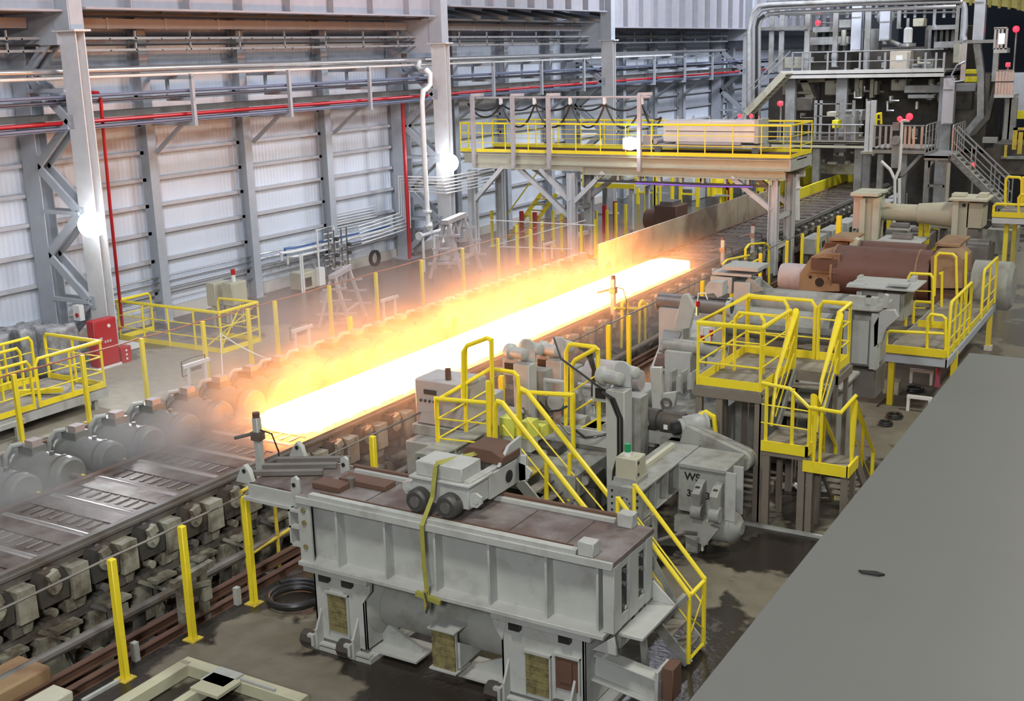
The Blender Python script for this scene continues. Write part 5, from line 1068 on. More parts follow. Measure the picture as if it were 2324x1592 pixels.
m = M(); a = P(1500, 940, y=18.3); m.box(a.x-.1, 18.0, 0, a.x+.9, 19.6, a.z); m.go('pedestal', GREY, L2)
# two rolls (mandrels) with red fittings
for k, (a, b_, yy, r) in enumerate((((1570, 690), (1660, 698), 21.5, .17), ((1590, 790), (1645, 798), 19.6, .13))):
    A, B = P(*a, y=yy), P(*b_, y=yy); root = thing('mandrel', ['grey steel mandrel cylinder above the yellow platform with an open end', 'lower grey cylinder behind the yellow platform railing'][k], 'cylinder', A)
    m = M(); m.cyl(A-V((.7, 0, 0)), B, r, 24); m.go('barrel', MIDS if k == 0 else GREY, root); m = M(); m.ring(B-V((.06, 0, 0)), B+V((.02, 0, 0)), r*1.15, r*.8, 24); m.go('end_ring', GREYL, root)
    m = M(); m.cyl(B, B+V((.01, 0, 0)), r*.8, 20); m.go('bore', BLACK, root); m = M(); m.tube([A+V((.1, -.1, r)), A+V((.3, -.1, r)), B+V((0, -.1, r))], .02, 6); m.go('edge_strip', BLACK, root)
    m = M(); m.box(A.x-.6, yy-.25, 0, A.x-.1, yy+.25, A.z-r*.5); m.box(B.x-.3, yy-.1, 0, B.x-.15, yy+.1, B.z-r*.8); m.go('cradle', GREYL, root)
for k, (px, py) in enumerate(((1583, 690), (1594, 768), (1614, 756))):
    q = P(px, py, y=20.4); root = thing('sensor_probe', 'small red-topped sensor with hose by the lever frame, %s from the left' % ORD[k], 'sensor', q, 'red sensors')
    m = M(); m.cyl(q-V((0, 0, .05)), q+V((0, 0, .05)), .045, 10); m.go('red_cap', RED, root); m = M(); m.cyl(q-V((0, 0, .22)), q-V((0, 0, .05)), .03, 8); m.go('stem', STEEL, root)
    m = M(); m.tube([q+V((0, 0, .05)), q+V((.02, 0, .2)), q+V((.15, 0, .22)), q+V((.2, 0, .1))], .012, 6); m.go('hose', WHT, root)

# cables, fittings and boxes between the long beams
rr = random.Random(23)
for k, (px, py, Y, w_, h_, mm, lb) in enumerate(((1105, 925, 16.8, .3, .5, GREYL, 'pale vertical housing right behind the large control cabinet'), (1125, 985, 16.6, .35, .2, MIDS, 'dark fitting block on the landing beside the control cabinet'), (1215, 870, 19.2, .5, .3, STAND, 'pinkish motor block under the paired rollers by the slab'), (1235, 1030, 16.3, .5, .25, DARK, 'dark gap plate beneath the machine tray'), (1320, 870, 18.6, .3, .45, GREY, 'grey bracket block right of the clamp brackets'), (1395, 905, 17.8, .3, .35, GREYL, 'pale square frame left of the hose tower top'), (1330, 1090, 15.9, .35, .25, DARK, 'dark gear block under the crossing stair'), (1260, 1110, 15.9, .3, .3, MIDS, 'grey support block under the crossing stair'), (1700, 900, 20.8, .5, .2, MIDS, 'dark valve block behind the yellow stair platform'), (1460, 1000, 16.9, .4, .2, GREY, 'grey cover plate in front of the dark drive motor'))):
    c = P(px, py, y=Y); root = thing('machine_block', lb, 'machine part', c); m = M(); m.box(c.x-w_/2, Y, c.z-h_/2, c.x+w_/2, Y+.35, c.z+h_/2); m.go('block', mm, root, bev=.012)
    m = M(); m.cyl((c.x, Y-.06, c.z), (c.x, Y, c.z), min(w_, h_)*.3, 12); m.go('boss', GREY, root)
    m = M(); m.box(c.x-w_/3, Y+.1, 0, c.x+w_/3, Y+.25, c.z-h_/2); m.go('foot', MIDS, root)
for k in range(6):
    a = P(1110+k*38, 930+rr.uniform(-20, 60), y=16.5); b_ = a+V((rr.uniform(.3, .8), rr.uniform(0, .5), rr.uniform(-.3, .1)))
    m = M(); m.tube([a, a+(b_-a)*.3+V((0, 0, -.15)), a+(b_-a)*.7+V((0, 0, -.1)), b_], .02, 6); tag(m.go('machine_hose', BLACK if k % 2 else MIDS), 'thin hose slung between parts of the grey machine, %s from its left end' % ORD[k], 'hose', 'machine hoses')
# ================= right side =================
def rect(m, x0, y0, x1, y1, Y, dy):
    a, b = P(x0, y0, y=Y), P(x1, y1, y=Y); return m.box(a.x, Y, b.z, b.x, Y+dy, a.z)
def rc(name, par, mm, Y, dy, *rs, bev=0):
    for r in rs: m = M(); rect(m, *r, Y, dy); m.go(name, mm, par, bev=bev)
def pth(name, par, mm, Y, r, *paths, x=None):
    for pts in paths:
        m = M(); m.tube([P(a, b, y=Y) if x is None else P(a, b, x=x) for a, b in pts], r, 8); m.go(name, mm, par)
# big grey roof plate in the right foreground
ROOF = mat('grey_roof_plate', (.15, .155, .152), .5, .15, var=.06, scale=.8, dirt=(.14, .14, .137), damt=.3, dscale=.7)
m = M(); m.box(-1.87, -2, 4.38, 7, 12.0, 4.5); struct('ceiling', m, ROOF)
root = thing('cabin', 'large grey cabin with flat roof plate filling the right foreground', 'cabin', (2, 5, 0))
m = M(); m.box(-1.6, -1.8, 0, 6.8, 11.7, 4.38); m.go('cabin_body', ROOF, root)
m = M(); m.prism([(0, 0), (.16, .05), (.25, .02), (.2, -.03), (.05, -.04)], 'z', 0, .012); m.v = [(v[0]*.6+P(1948, 1298, z=4.5).x, v[1]*.6+P(1948, 1298, z=4.5).y, v[2]+4.5) for v in m.v]; tag(m.go('debris_scrap', BLACK), 'small black scrap lying on the big grey roof plate', 'scrap')
# ---------- yellow stair platform ----------
S = thing('stair_platform', 'tall yellow-railed platform with stairs on brown legs, right of centre', 'platform', (-5.8, 18.3, 0))
BRN = mat('brown_leg_paint', (.20, .17, .14), .55, dirt=(.12, .1, .08), damt=.3)
zd = 2.2
m = M(); m.box(-6.86, 17.3, zd-.05, -5.76, 19.7, zd); m.box(-5.76, 18.88, zd-.05, -4.98, 19.7, zd); m.go('deck', DECK, S)
m = M(); m.box(-6.88, 17.28, zd-.18, -5.74, 17.34, zd-.04); m.box(-5.80, 17.3, zd-.18, -5.74, 18.9, zd-.04); m.box(-6.88, 17.3, zd-.18, -6.82, 19.7, zd-.04); m.box(-5.76, 18.86, zd-.18, -4.96, 18.9, zd-.04); m.box(-5.0, 18.86, zd-.18, -4.94, 19.7, zd-.04); m.go('deck_beam', BRN, S)
for x, y in ((-6.8, 17.35), (-6.45, 17.35), (-5.8, 17.35), (-5.72, 17.35), (-6.8, 18.5), (-6.1, 18.5), (-6.8, 19.6), (-5.9, 19.6), (-5.02, 18.95), (-5.02, 19.6), (-5.75, 18.9)):
    m = M(); w_ = .055; m.box(x-w_, y-.04, 0, x+w_, y+.04, zd-.1) if x < -5.5 else m.box(x-.035, y-.035, 0, x+.035, y+.035, zd-.1); m.go('leg', BRN, S)
rails(S, [(-6.05, 19.5, zd), (-6.83, 19.65, zd), (-6.83, 17.33, zd), (-5.78, 17.33, zd), (-5.78, 18.85, zd)], h=1.03, mids=(.38, .72), toe=.14, sp=1.1, r=.032)
rails(S, [(-6.82, 19.68, zd), (-5.62, 19.68, zd)], h=1.03, mids=(.38, .72), toe=.14, sp=1.4, r=.032)
rails(S, [(-5.55, 19.68, zd), (-5.02, 19.68, zd), (-5.02, 18.9, zd)], h=1.03, mids=(.38, .72), toe=.14, sp=.8, r=.032)
rails(S, [(-6.6, 18.4, zd), (-6.1, 18.4, zd)], h=1.0, mids=(.5,), toe=0, sp=.8, r=.03)
# upper flight down towards the viewer
z1 = 1.42
for x in (-5.68, -5.02): m = M(); m.bar((x, 18.85, zd-.02), (x, 17.95, z1), .04, .16); m.go('stringer', GREY, S)
for k in range(4): m = M(); y = 18.7-.22*k; z = zd-.2-.19*k; m.box(-5.68, y-.11, z-.03, -5.02, y+.11, z); m.go('tread', DECK, S)
for x in (-5.72, -4.98):
    m = M(); m.tube([(x, 18.88, zd+.0), (x, 18.88, zd+1.0), (x, 17.95, z1+.9), (x, 17.75, z1+.1)], .03, 8); m.go('stair_handrail', YEL, S)
    m = M(); m.tube([(x, 18.88, zd+.6), (x, 17.95, z1+.5)], .013, 6); m.tube([(x, 18.88, zd+.3), (x, 17.95, z1+.2)], .013, 6); m.go('stair_mid_rail', YEL, S)
# middle landing
m = M(); m.box(-5.68, 17.15, z1-.05, -4.95, 17.95, z1); m.go('landing', DECK, S)
m = M(); m.box(-5.68, 17.13, z1-.12, -4.93, 17.16, z1+.05); m.box(-4.97, 17.13, z1-.12, -4.93, 17.6, z1+.06); m.go('landing_toe', YEL, S)
m = M(); m.box(-5.68, 17.16, z1-.2, -4.95, 17.22, z1-.08); m.go('landing_beam', BRN, S)
for x in (-5.6, -5.03): m = M(); m.box(x-.055, 17.17, 0, x+.055, 17.25, z1-.1); m.box(x-.04, 17.85, 0, x+.04, 17.93, z1-.1); m.go('leg', BRN, S)
m = M(); m.tube([(-5.7, 17.17, 2.4), (-5.25, 17.17, 2.36), (-4.95, 17.17, 2.1), (-4.45, 17.17, 2.08), (-4.3, 17.45, 2.3)], .03, 8); m.go('landing_rail', YEL, S)
for x in (-5.62, -5.2, -4.93): m = M(); m.cyl((x, 17.18, z1), (x, 17.18, 2.36 if x < -5.1 else 2.1), .03, 8); m.go('post', YEL, S)
for z in (1.75, 2.05): m = M(); m.tube([(-5.7, 17.18, z), (-4.93, 17.18, z-.02)], .012, 6); m.go('mid_rail', YEL, S)
# lower landing and flight
z2 = 1.2
m = M(); m.box(-5.0, 17.15, z2-.05, -4.3, 17.75, z2); m.go('landing', DECK, S)
m = M(); m.box(-5.0, 17.13, z2-.14, -4.3, 17.16, z2+.04); m.box(-4.32, 17.13, z2-.14, -4.28, 17.7, z2+.04); m.go('landing_toe', YEL, S)
for x in (-4.9, -4.36): m = M(); m.box(x-.05, 17.17, 0, x+.05, 17.25, z2-.1); m.box(x-.04, 17.65, 0, x+.04, 17.73, z2-.1); m.go('leg', BRN, S)
for x in (-4.85, -4.75): m = M(); m.cyl((x, 17.2, z2), (x, 17.2, 2.12), .028, 8); m.go('post', YEL, S)
for x in (-4.95, -4.33):
    m = M(); m.bar((x, 17.75, z2-.05), (x, 18.85, 0.02), .04, .18); m.go('stringer', BRN, S)
    m = M(); m.tube([(x, 17.45, z2), (x, 17.45, z2+1.0), (x, 18.75, 1.05), (x, 18.85, .95), (x, 18.85, .0)], .03, 8); m.go('stair_handrail', YEL, S)
    m = M(); m.tube([(x, 17.45, z2+.5), (x, 18.85, .45)], .012, 6); m.cyl((x, 18.1, .9), (x, 18.1, 1.62), .024, 8); m.cyl((x, 18.1, .9), (x, 18.1, 1.62), .024, 8); m.go('stair_mid_rail', YEL, S)
for k in range(6): m = M(); y = 17.85+.18*k; z = z2-.17-.17*k; m.box(-4.95, y-.1, z-.03, -4.33, y+.1, z); m.go('tread', DECK, S)
m = M(); m.box(-6.6, 17.1, 0, -4.2, 17.16, .05); m.go('ground_frame', GREYL, S)
root = thing('pipe_bundle_rack', 'dark parallel pipes low on the floor under the yellow stair platform', 'pipe rack', (-6.3, 18.5, 0))
for k in range(7): m = M(); m.cyl((-6.78, 17.45+k*.28, .2), (-5.9, 17.45+k*.28, .2), .03, 8); m.go('pipe', BRN, root)
for x in (-6.7, -6.0): m = M(); m.box(x-.03, 17.35, 0, x+.03, 19.3, .17); m.go('bearer', BRN, root)
root = thing('cylinder_block', 'pale bluish machine body standing behind the legs of the yellow stair platform', 'machine', (-6.4, 20.6, 0))
m = M(); m.box(-7.2, 20.1, 0, -5.3, 21.2, 1.55); m.box(-7.3, 20.0, 1.55, -5.2, 21.3, 1.63); m.box(-6.9, 20.02, .2, -6.3, 20.1, 1.1); m.go('body', GREY, root, bev=.02)
m = M(); m.box(-6.3, 20.05, .3, -6.15, 20.1, 1.2); m.box(-5.8, 20.05, .5, -5.6, 20.1, 1.2); m.go('slot', BLACK, root)
m = M(); m.box(-4.9, 18.1, 0, -4.8, 18.25, .03); p = P(1850, 1110, z=.0)
rr = random.Random(5); m = M()
N_ = 9; vs = [(p.x+(i-4)*.08+rr.uniform(-.03, .03), p.y+(j-4)*.07+rr.uniform(-.03, .03), .01+rr.uniform(0, .12)) for i in range(N_) for j in range(N_)]; m.add(vs, [(i*N_+j, (i+1)*N_+j, (i+1)*N_+j+1, i*N_+j+1) for i in range(N_-1) for j in range(N_-1)])
tag(m.go('crumpled_foil', STEEL), 'crumpled shiny foil on the floor behind the stair platform legs', 'foil')
# ---------- second yellow platform ----------
S2 = thing('side_platform', 'yellow-railed platform with grey edge above the roof plate on the right', 'platform', (-4.9, 27, 0))
z = 1.2; X0, X1 = -5.5, -4.28
m = M(); m.box(X0, 24.6, z-.05, X1, 30.6, z); m.go('deck', DECK, S2)
m = M(); m.box(X0, 24.55, z-.2, X1+.03, 24.6, z-.04); m.box(X1, 24.55, z-.2, X1+.05, 30.6, z-.04); m.box(X0-.05, 24.55, z-.2, X0, 30.6, z-.04); m.go('edge_beam', mat('bluish_edge_beam', (.42, .46, .52), .5), S2)
m = M(); m.box(X0, 24.54, z, X1, 24.57, z+.17); m.box(X0+.1, 27.2, z, X1-.5, 27.23, z+.15); m.box(X1, 24.6, z, X1+.02, 30.6, z+.14); m.go('toe_board', YEL, S2)
pth('rail_loop', S2, YEL, 24.62, .034, [(2010, 800), (2013, 757), (2020, 752), (2145, 758)], [(2103, 802), (2106, 722), (2113, 714), (2138, 717), (2146, 724), (2146, 802)])
pth('rail_loop', S2, YEL, 27.2, .034, [(2055, 740), (2062, 630), (2068, 621), (2112, 623), (2118, 632), (2115, 738)], [(2072, 735), (2074, 690), (2080, 685), (2115, 687)])
pth('rail_loop', S2, YEL, 29.6, .034, [(2120, 672), (2124, 583), (2132, 575), (2162, 577), (2170, 584), (2172, 690)], [(2136, 760), (2138, 620), (2132, 622)], [(2190, 690), (2193, 572)])
pth('rail_bar', S2, YEL, 27.2, .014, [(2062, 660), (2115, 662)], [(2060, 698), (2100, 700)])
rails(S2, [(X1+.02, 24.65, z), (X1+.02, 27.0, z)], h=1.15, toe=0, sp=.55, r=.032)
rails(S2, [(X1+.02, 28.6, z), (X1+.02, 30.5, z)], h=1.15, toe=0, sp=.8, r=.032)
for (x, y) in ((X1+.0, 25.6), (X1-.05, 30.5), (X0+.1, 24.8), (X0+.1, 30.4)): m = M(); m.box(x-.06, y-.06, 0, x+.06, y+.06, z-.1); m.go('leg', YEL, S2)
m = M(); m.box(X1-.13, 30.4, 0, X1+.05, 30.6, .12); m.go('leg_foot', WHT, S2)
# small floor items beneath
p = P(2024, 892, z=0); root = thing('floor_box', 'beige terminal box on the floor below the second yellow platform', 'terminal box', p)
m = M(); m.box(p.x-.17, p.y-.15, .0, p.x+.17, p.y+.15, .3); m.go('box', BEIGE, root, bev=.01); m = M(); m.tube([p+V((0, -.16, .12)), p+V((.02, -.5, .03)), p+V((-.02, -1.2, .02))], .02, 6); m.go('cable', BLACK, root)
for k, (px, py, r) in enumerate(((2076, 885, .2), (2030, 945, .16), (2010, 962, .13))):
    c = P(px, py, z=.04); m = M()
    for j in range(2): m.tube([c+V((r*math.cos(t*math.pi/8)*(1-.12*j), r*math.sin(t*math.pi/8)*(1-.1*j), .035*j)) for t in range(16)], .022, 6, closed=True)
    tag(m.go('cable_coil', BLACK), 'black cable coil on the floor below the second yellow platform, %s from the platform' % ORD[k], 'cable', 'black cable coils')
for k, (px, py) in enumerate(((2090, 872), (2085, 935))):
    p = P(px, py, z=0); root = thing('low_stool', ['white low steel stool beside the pink rag', 'white low steel stool nearer the roof plate'][k], 'stool', p)
    m = M(); m.box(p.x-.25, p.y-.05, .28, p.x+.25, p.y+.05, .34); m.go('bar', WHT, root)
    for dx in (-.22, .22): m = M(); m.box(p.x+dx-.03, p.y-.04, 0, p.x+dx+.03, p.y+.04, .28); m.go('leg', WHT, root)
p = P(2127, 878, z=0); m = M(); m.lathe(p, (0, 0, 1), [(0, .07), (.2, .05), (.4, .06), (.45, .02)], 10); tag(m.go('pink_rag', mat('pink_cloth', (.6, .15, .22), .8)), 'pink and white cloth standing on the floor by the low stool', 'cloth')
# ---------- pipe-frame machines ----------
def hexplate(par, mm, Y, dy, pts, name='bracket'): q = [P(a, b, y=Y) for a, b in pts]; m = M(); m.prism([(v.x, v.z) for v in q], 'y', Y, Y+dy); return m.go(name, mm, par, bev=.006)
def hole(par, px, py, Y, r): c = P(px, py, y=Y); m = M(); m.cyl((c.x, Y-.012, c.z), (c.x, Y-.002, c.z), r, 16); m.go('bore', BLACK, par)
A1 = thing('pipe_beam_machine', 'grey pipe frame machine with square column behind the stair platform', 'machine', (-7, 23, 0))
m = M(); a, b = P(1600, 722, y=23.3), P(1890, 775, y=23.3); m.cyl(a, (b.x, 23.3, a.z), .33, 28); m.go('main_pipe', GREY, A1)
rc('top_beam', A1, GREY, 22.9, .7, (1600, 735, 1890, 750))
rc('column', A1, GREY, 22.7, .9, (1922, 712, 1985, 835), bev=.02)
rc('column_face', A1, GREYL, 22.62, .08, (1930, 726, 1968, 828))
rc('rib', A1, GREYL, 22.5, .25, (1916, 706, 1926, 862), (1978, 712, 1988, 840))
rc('cap_plate', A1, GREY, 22.5, 1.2, (1885, 698, 1995, 709))
rc('cap_lug', A1, GREYL, 22.9, .15, (1925, 672, 1960, 698), (1975, 676, 1990, 705))
hexplate(A1, GREYL, 22.5, .12, [(1983, 738), (2000, 706), (2030, 704), (2038, 722), (2012, 745), (2002, 775), (1983, 790)])
hexplate(A1, GREYL, 22.45, .1, [(1986, 700), (2002, 692), (2008, 668), (2016, 672), (2014, 700)])
rc('column_foot', A1, MIDS, 22.9, .8, (1925, 835, 1985, 905))
rc('slot', A1, BLACK, 22.68, .03, (1957, 756, 1966, 776), (1956, 788, 1966, 806))
hexplate(A1, GREYL, 22.9, .3, [(1600, 652), (1608, 640), (1640, 640), (1640, 672), (1628, 676), (1620, 666), (1600, 668)], 'end_head')
A2 = thing('pipe_beam_machine', 'grey pipe frame machine with saddle blocks in front of the brown roller machine', 'machine', (-7, 26, 0))
a, b = P(1715, 683, y=26.2), P(1950, 690, y=26.2); m = M(); m.cyl(a, (b.x, 26.2, a.z), .33, 28); m.go('main_pipe', GREY, A2)
rc('end_block', A2, GREYL, 25.7, .9, (1612, 627, 1660, 668), (1665, 640, 1700, 720), bev=.015)
hole(A2, 1646, 652, 25.7, .07)
rc('top_tray', A2, GREYL, 25.7, .8, (1615, 618, 1705, 630), (1640, 604, 1720, 618))
hexplate(A2, GREY, 25.75, .05, [(1682, 652), (1700, 628), (1732, 660), (1700, 668)], 'gusset'); hexplate(A2, GREY, 26.5, .05, [(1700, 632), (1720, 628), (1760, 660), (1730, 664)], 'gusset')
rc('column', A2, GREY, 25.7, .9, (1950, 660, 1995, 760), (2005, 665, 2050, 730), bev=.015)
rc('face_plate', A2, GREYL, 25.62, .08, (1992, 665, 2040, 720), (1944, 662, 1952, 760))
rc('cap_plate', A2, GREYL, 25.5, 1.3, (1920, 652, 2075, 661)); rc('saddle_block', A2, GREYL, 25.6, .3, (1922, 645, 1960, 652), (2015, 644, 2060, 652))
rc('saddle_block', A2, GREYL, 26.5, .3, (1945, 628, 1952, 645), (1945, 636, 1985, 645), (2036, 640, 2065, 650), (2065, 630, 2076, 650))
rc('saddle_block', A2, GREYL, 25.2, .3, (1868, 690, 1908, 700)); hole(A2, 1972, 679, 25.7, .09)
rc('column_foot', A2, MIDS, 25.9, .6, (1950, 760, 2050, 830))
rc('end_column', A2, GREY, 25.8, .7, (1670, 720, 1700, 850))
# brown roller machine
B = thing('brown_roller_machine', 'rusty brown machine with two big rollers and ochre bearing blocks', 'machine', (-7.5, 32, 0))
BR1 = mat('brown_roller_skin', (.14, .07, .055), .55, var=.15, scale=2, dirt=(.08, .045, .035), damt=.3)
for Y, (x0, x1), pyc, r in ((31.2, (1903, 2118), 612, .66), (33.0, (1930, 2105), 585, .5)):
    a, b = P(x0, pyc, y=Y), P(x1, pyc, y=Y); m = M(); m.cyl((a.x, Y, a.z), (b.x, Y, a.z), r, 40); m.go('roller', BR1, B)
    if Y < 32: 
        m = M(); m.cyl((a.x-.06, Y, a.z), (a.x, Y, a.z), r*1.04, 36); m.cyl((b.x-.35, Y, a.z), (b.x-.3, Y, a.z), r*1.02, 36); m.go('roller_rim', RUSTL, B)
        c = P(1772, 628, y=Y); m = M(); m.lathe((c.x, Y, c.z), (1, 0, 0), [(0, .2), (.02, .36), (.12, .39), (1.1, .39), (1.2, .3)], 28); m.go('journal', STAND, B)
hexplate(B, RUSTL, 30.6, 1.3, [(1812, 655), (1815, 622), (1842, 582), (1870, 575), (1905, 578), (1905, 662), (1812, 662)], 'bearing_block')
rc('block_window', B, RUST, 30.56, .05, (1841, 586, 1898, 616)); rc('block_rim', B, RUSTL, 30.5, .1, (1836, 617, 1900, 621), (1858, 583, 1888, 587))
for q in ((1860, 641, .12), (1839, 629, .045), (1884, 632, .045)): hole(B, *q[:2], 30.6, q[2])
hexplate(B, RUSTL, 32.3, .9, [(1866, 568), (1872, 552), (1878, 548), (1925, 551), (1925, 572)], 'upper_block'); rc('upper_lid', B, RUSTL, 32.1, 1.3, (1880, 541, 1935, 549))
rc('upper_front', B, RUST, 32.28, .04, (1872, 552, 1925, 566)); hexplate(B, CREAM, 32.2, .3, [(1925, 570), (1928, 552), (1940, 541), (1948, 546), (1945, 562), (1932, 575)], 'cream_cheek')
hexplate(B, RUSTL, 30.6, 1.3, [(2112, 655), (2112, 585), (2120, 575), (2170, 575), (2185, 590), (2185, 655)], 'bearing_block'); rc('upper_lid', B, RUSTL, 31.5, 1.6, (2122, 553, 2178, 562)); rc('upper_front', B, RUST, 31.5, .5, (2124, 562, 2176, 572))
c = P(2215, 645, y=31.2); m = M(); m.lathe((c.x-.6, 31.2, c.z), (1, 0, 0), [(0, .3), (.5, .3), (.55, .62), (1.4, .62), (1.5, .5)], 30); m.go('pale_drum', GREY, B)
rc('stand', B, RUST, 30.7, 1.4, (1815, 662, 1905, 740), (2112, 655, 2185, 735)); 
m = M(); a = P(1948, 549, y=33.5); b = P(2110, 556, y=33.5); m.tube([a, (b.x, 33.5, a.z)], .035, 6); m.go('grease_pipe', STEEL, B)
# far pipe frame
A3 = thing('pipe_beam_machine', 'beige pipe frame with two square columns far right of the gantry', 'machine', (-8, 38, 0))
a, b = P(1990, 480, y=38.5), P(2175, 486, y=38.5); m = M(); m.cyl((a.x, 38.5, a.z), (b.x, 38.5, a.z), .27, 26); m.cyl((b.x-1.2, 38.5, a.z), (b.x, 38.5, a.z), .31, 26, .42); m.go('main_pipe', BEIGE, A3)
rc('column', A3, BEIGE, 38, .9, (1953, 448, 1985, 610), bev=.02); rc('column', A3, BEIGE, 38, .9, (2165, 455, 2192, 590), (2195, 460, 2228, 520), bev=.02)
rc('rib', A3, CREAM, 37.9, .3, (1952, 450, 1957, 610), (1982, 450, 1988, 610), (2163, 455, 2168, 585))
rc('end_plate', A3, mat('pinkish_cream_paint', (.55, .42, .34), .5), 37.95, .15, (1938, 442, 1955, 520)); hole(A3, 1963, 458, 38, .06); hole(A3, 2188, 466, 38, .06)
rc('cap_plate', A3, CREAM, 37.7, 1.4, (1930, 438, 1992, 447), (2153, 451, 2240, 459)); rc('cap_block', A3, CREAM, 38.2, .5, (1955, 433, 2006, 439), (2160, 440, 2190, 447), (2220, 440, 2240, 455))
hexplate(A3, CREAM, 38.1, .05, [(1990, 452), (2035, 466), (1990, 474)], 'gusset'); rc('foot', A3, MIDS, 38, .8, (1945, 520, 1955, 590), (2195, 520, 2215, 600))
# dim low machinery between
for k, (x0, y0, x1, y1, Y, mm, lb) in enumerate(((2010, 520, 2060, 560, 40, GREY, 'grey pump block below the far pipe frame'), (2060, 530, 2110, 570, 40, MIDS, 'dark pump block right of the grey one below the far pipe frame'), (2085, 505, 2150, 520, 41, BEIGE, 'pale horizontal duct below the far pipe frame'), (2240, 520, 2300, 580, 40, GREY, 'hazy grey block below the far right platform'), (2190, 560, 2240, 610, 36, MIDS, 'dark block beside the pale drum'), (1990, 545, 2090, 556, 36.5, GREYL, 'pale grey shelf behind the brown rollers'))):
    root = thing('low_machine', lb, 'machine', P((x0+x1)/2, y1, y=Y)); rc('body', root, mm, Y, 1.2, (x0, y0, x1, y1), bev=.02)
    a, b = P(x0, y1, y=Y), P(x1, y1, y=Y); m = M(); m.box(a.x+.1, Y+.1, 0, a.x+.25, Y+.6, a.z); m.box(b.x-.25, Y+.1, 0, b.x-.1, Y+.6, a.z); m.go('leg', MIDS, root)
    c = P((x0+x1)/2, y0, y=Y); m = M(); m.cyl((c.x-.3, Y+.5, c.z), (c.x+.3, Y+.5, c.z), .15, 14); m.go('motor', MIDS, root)
k = 0
for px, y0, y1, Y in ((2093, 480, 600, 39.5), (2107, 480, 600, 39.5), (2018, 500, 560, 42), (1905, 490, 560, 36), (2125, 490, 540, 43)):
    a, b = P(px, y0, y=Y), P(px, y1, y=Y); m = M(); m.box(a.x-.07, Y-.07, 0, a.x+.07, Y+.07, a.z); tag(m.go('yellow_stanchion', YEL), 'yellow stanchion near the far pipe frame, %s in order of nearness to its middle' % ORD[k], 'post', 'yellow stanchions'); k += 1
# far right yellow platform
S3 = thing('side_platform', 'small yellow-railed platform at the right picture edge in the distance', 'platform', (-4.5, 36, 0))
Y = 36; a, b = P(2252, 492, y=Y), P(2360, 492, y=Y)
m = M(); m.box(a.x, Y, a.z-.05, b.x, Y+2.4, a.z); m.go('deck', DECK, S3); m = M(); m.box(a.x, Y-.04, a.z-.18, b.x, Y, a.z-.03); m.go('edge_beam', COLL, S3)
m = M(); m.box(a.x, Y-.06, a.z, b.x, Y-.03, a.z+.15); m.go('toe_board', YEL, S3)
pth('rail_loop', S3, YEL, Y, .04, [(2254, 490), (2256, 468), (2262, 463), (2330, 466)], [(2312, 490), (2312, 450), (2318, 442), (2335, 443)])
pth('rail_loop', S3, YEL, Y+2.2, .04, [(2281, 468), (2283, 408), (2288, 402), (2314, 403), (2319, 409), (2318, 465)], [(2322, 465), (2322, 404), (2335, 403)])
for dx in (.3, 1.8): m = M(); m.box(a.x+dx, Y+.3, 0, a.x+dx+.12, Y+.42, a.z-.05); m.box(a.x+dx, Y+2.0, 0, a.x+dx+.12, Y+2.12, a.z-.05); m.go('leg', YEL, S3)
# yellow cage behind the near posts
for k, (xx, pts) in enumerate((((-12.3), [[(1410, 790), (1412, 690), (1418, 683), (1424, 690), (1424, 790)], [(1450, 780), (1452, 690), (1458, 683), (1464, 690), (1464, 790)], [(1395, 700), (1450, 702), (1470, 690)]]), (-12.0, [[(1640, 600), (1650, 590), (1700, 580)], [(1690, 620), (1692, 565), (1700, 555), (1735, 552), (1745, 560), (1745, 660)], [(1680, 610), (1720, 590)]]))):
    root = thing('tube_cage', ['yellow tube cage among the trench pipes right of the slab', 'yellow tube cage at the foot of the right gantry leg'][k], 'railing', P(pts[0][0][0], pts[0][0][1]+30, x=xx))
    pth('tube', root, YEL, None, .035, *pts, x=xx)
root = thing('trench_ladder', 'yellow ladder frame standing in the trench left of the box-girder machine', 'ladder', (-11.9, 12.5, -.9))
for y in (12.1, 12.8, 13.4): m = M(); m.cyl((-12.0, y, -.9), (-12.0, y, 1.25), .03, 8); m.go('upright', YELD, root)
m = M(); m.tube([(-12, 12.1, 1.25), (-12, 12.8, 1.28), (-12, 13.4, 1.25)], .03, 8); m.tube([(-12, 12.1, .2), (-12, 13.4, .3)], .03, 8); m.go('rail', YELD, root)
# ================= rolling mill stand in the far right =================
YM = 56.0
MILLD = mat('dark_mill_gloom', (.075, .068, .06), .55, .2, var=.3, scale=1.5, dirt=(.13, .12, .09), damt=.5, dscale=1.2)  # dark tone also stands for the gloom inside the mill
MILLG = mat('dusty_mill_grey', (.30, .31, .31), .5, .1, var=.2, scale=1.5, dirt=(.16, .15, .13), damt=.5, dscale=1.2)
MILLC = mat('dusty_mill_cream', (.42, .41, .32), .55, var=.2, scale=1.2, dirt=(.2, .18, .14), damt=.4)
DUCT = mat('pale_duct_sheet', (.50, .53, .60), .4, .2, var=.12)
H = thing('mill_housing', 'dark housing mass filling the gloom of the rolling mill stand between its two platforms', 'rolling mill', (-12, 62, 0))
rc('housing_block', H, MILLD, 60, 4, (1745, 178, 1860, 330), (1860, 178, 1960, 330), (1960, 178, 2140, 350), (2140, 170, 2235, 350), (1830, 70, 1930, 165), (2100, 60, 2190, 165), (1960, 110, 2100, 165), (1770, 330, 2260, 480), bev=.05)  # dark boxes put in for the gloom between the platforms
rc('cross_head', H, MILLG, 58.5, 1.4, (1845, 62, 1895, 72), (1838, 85, 1925, 100), (1905, 45, 1930, 62), (2105, 58, 2175, 66), (2120, 95, 2170, 108))
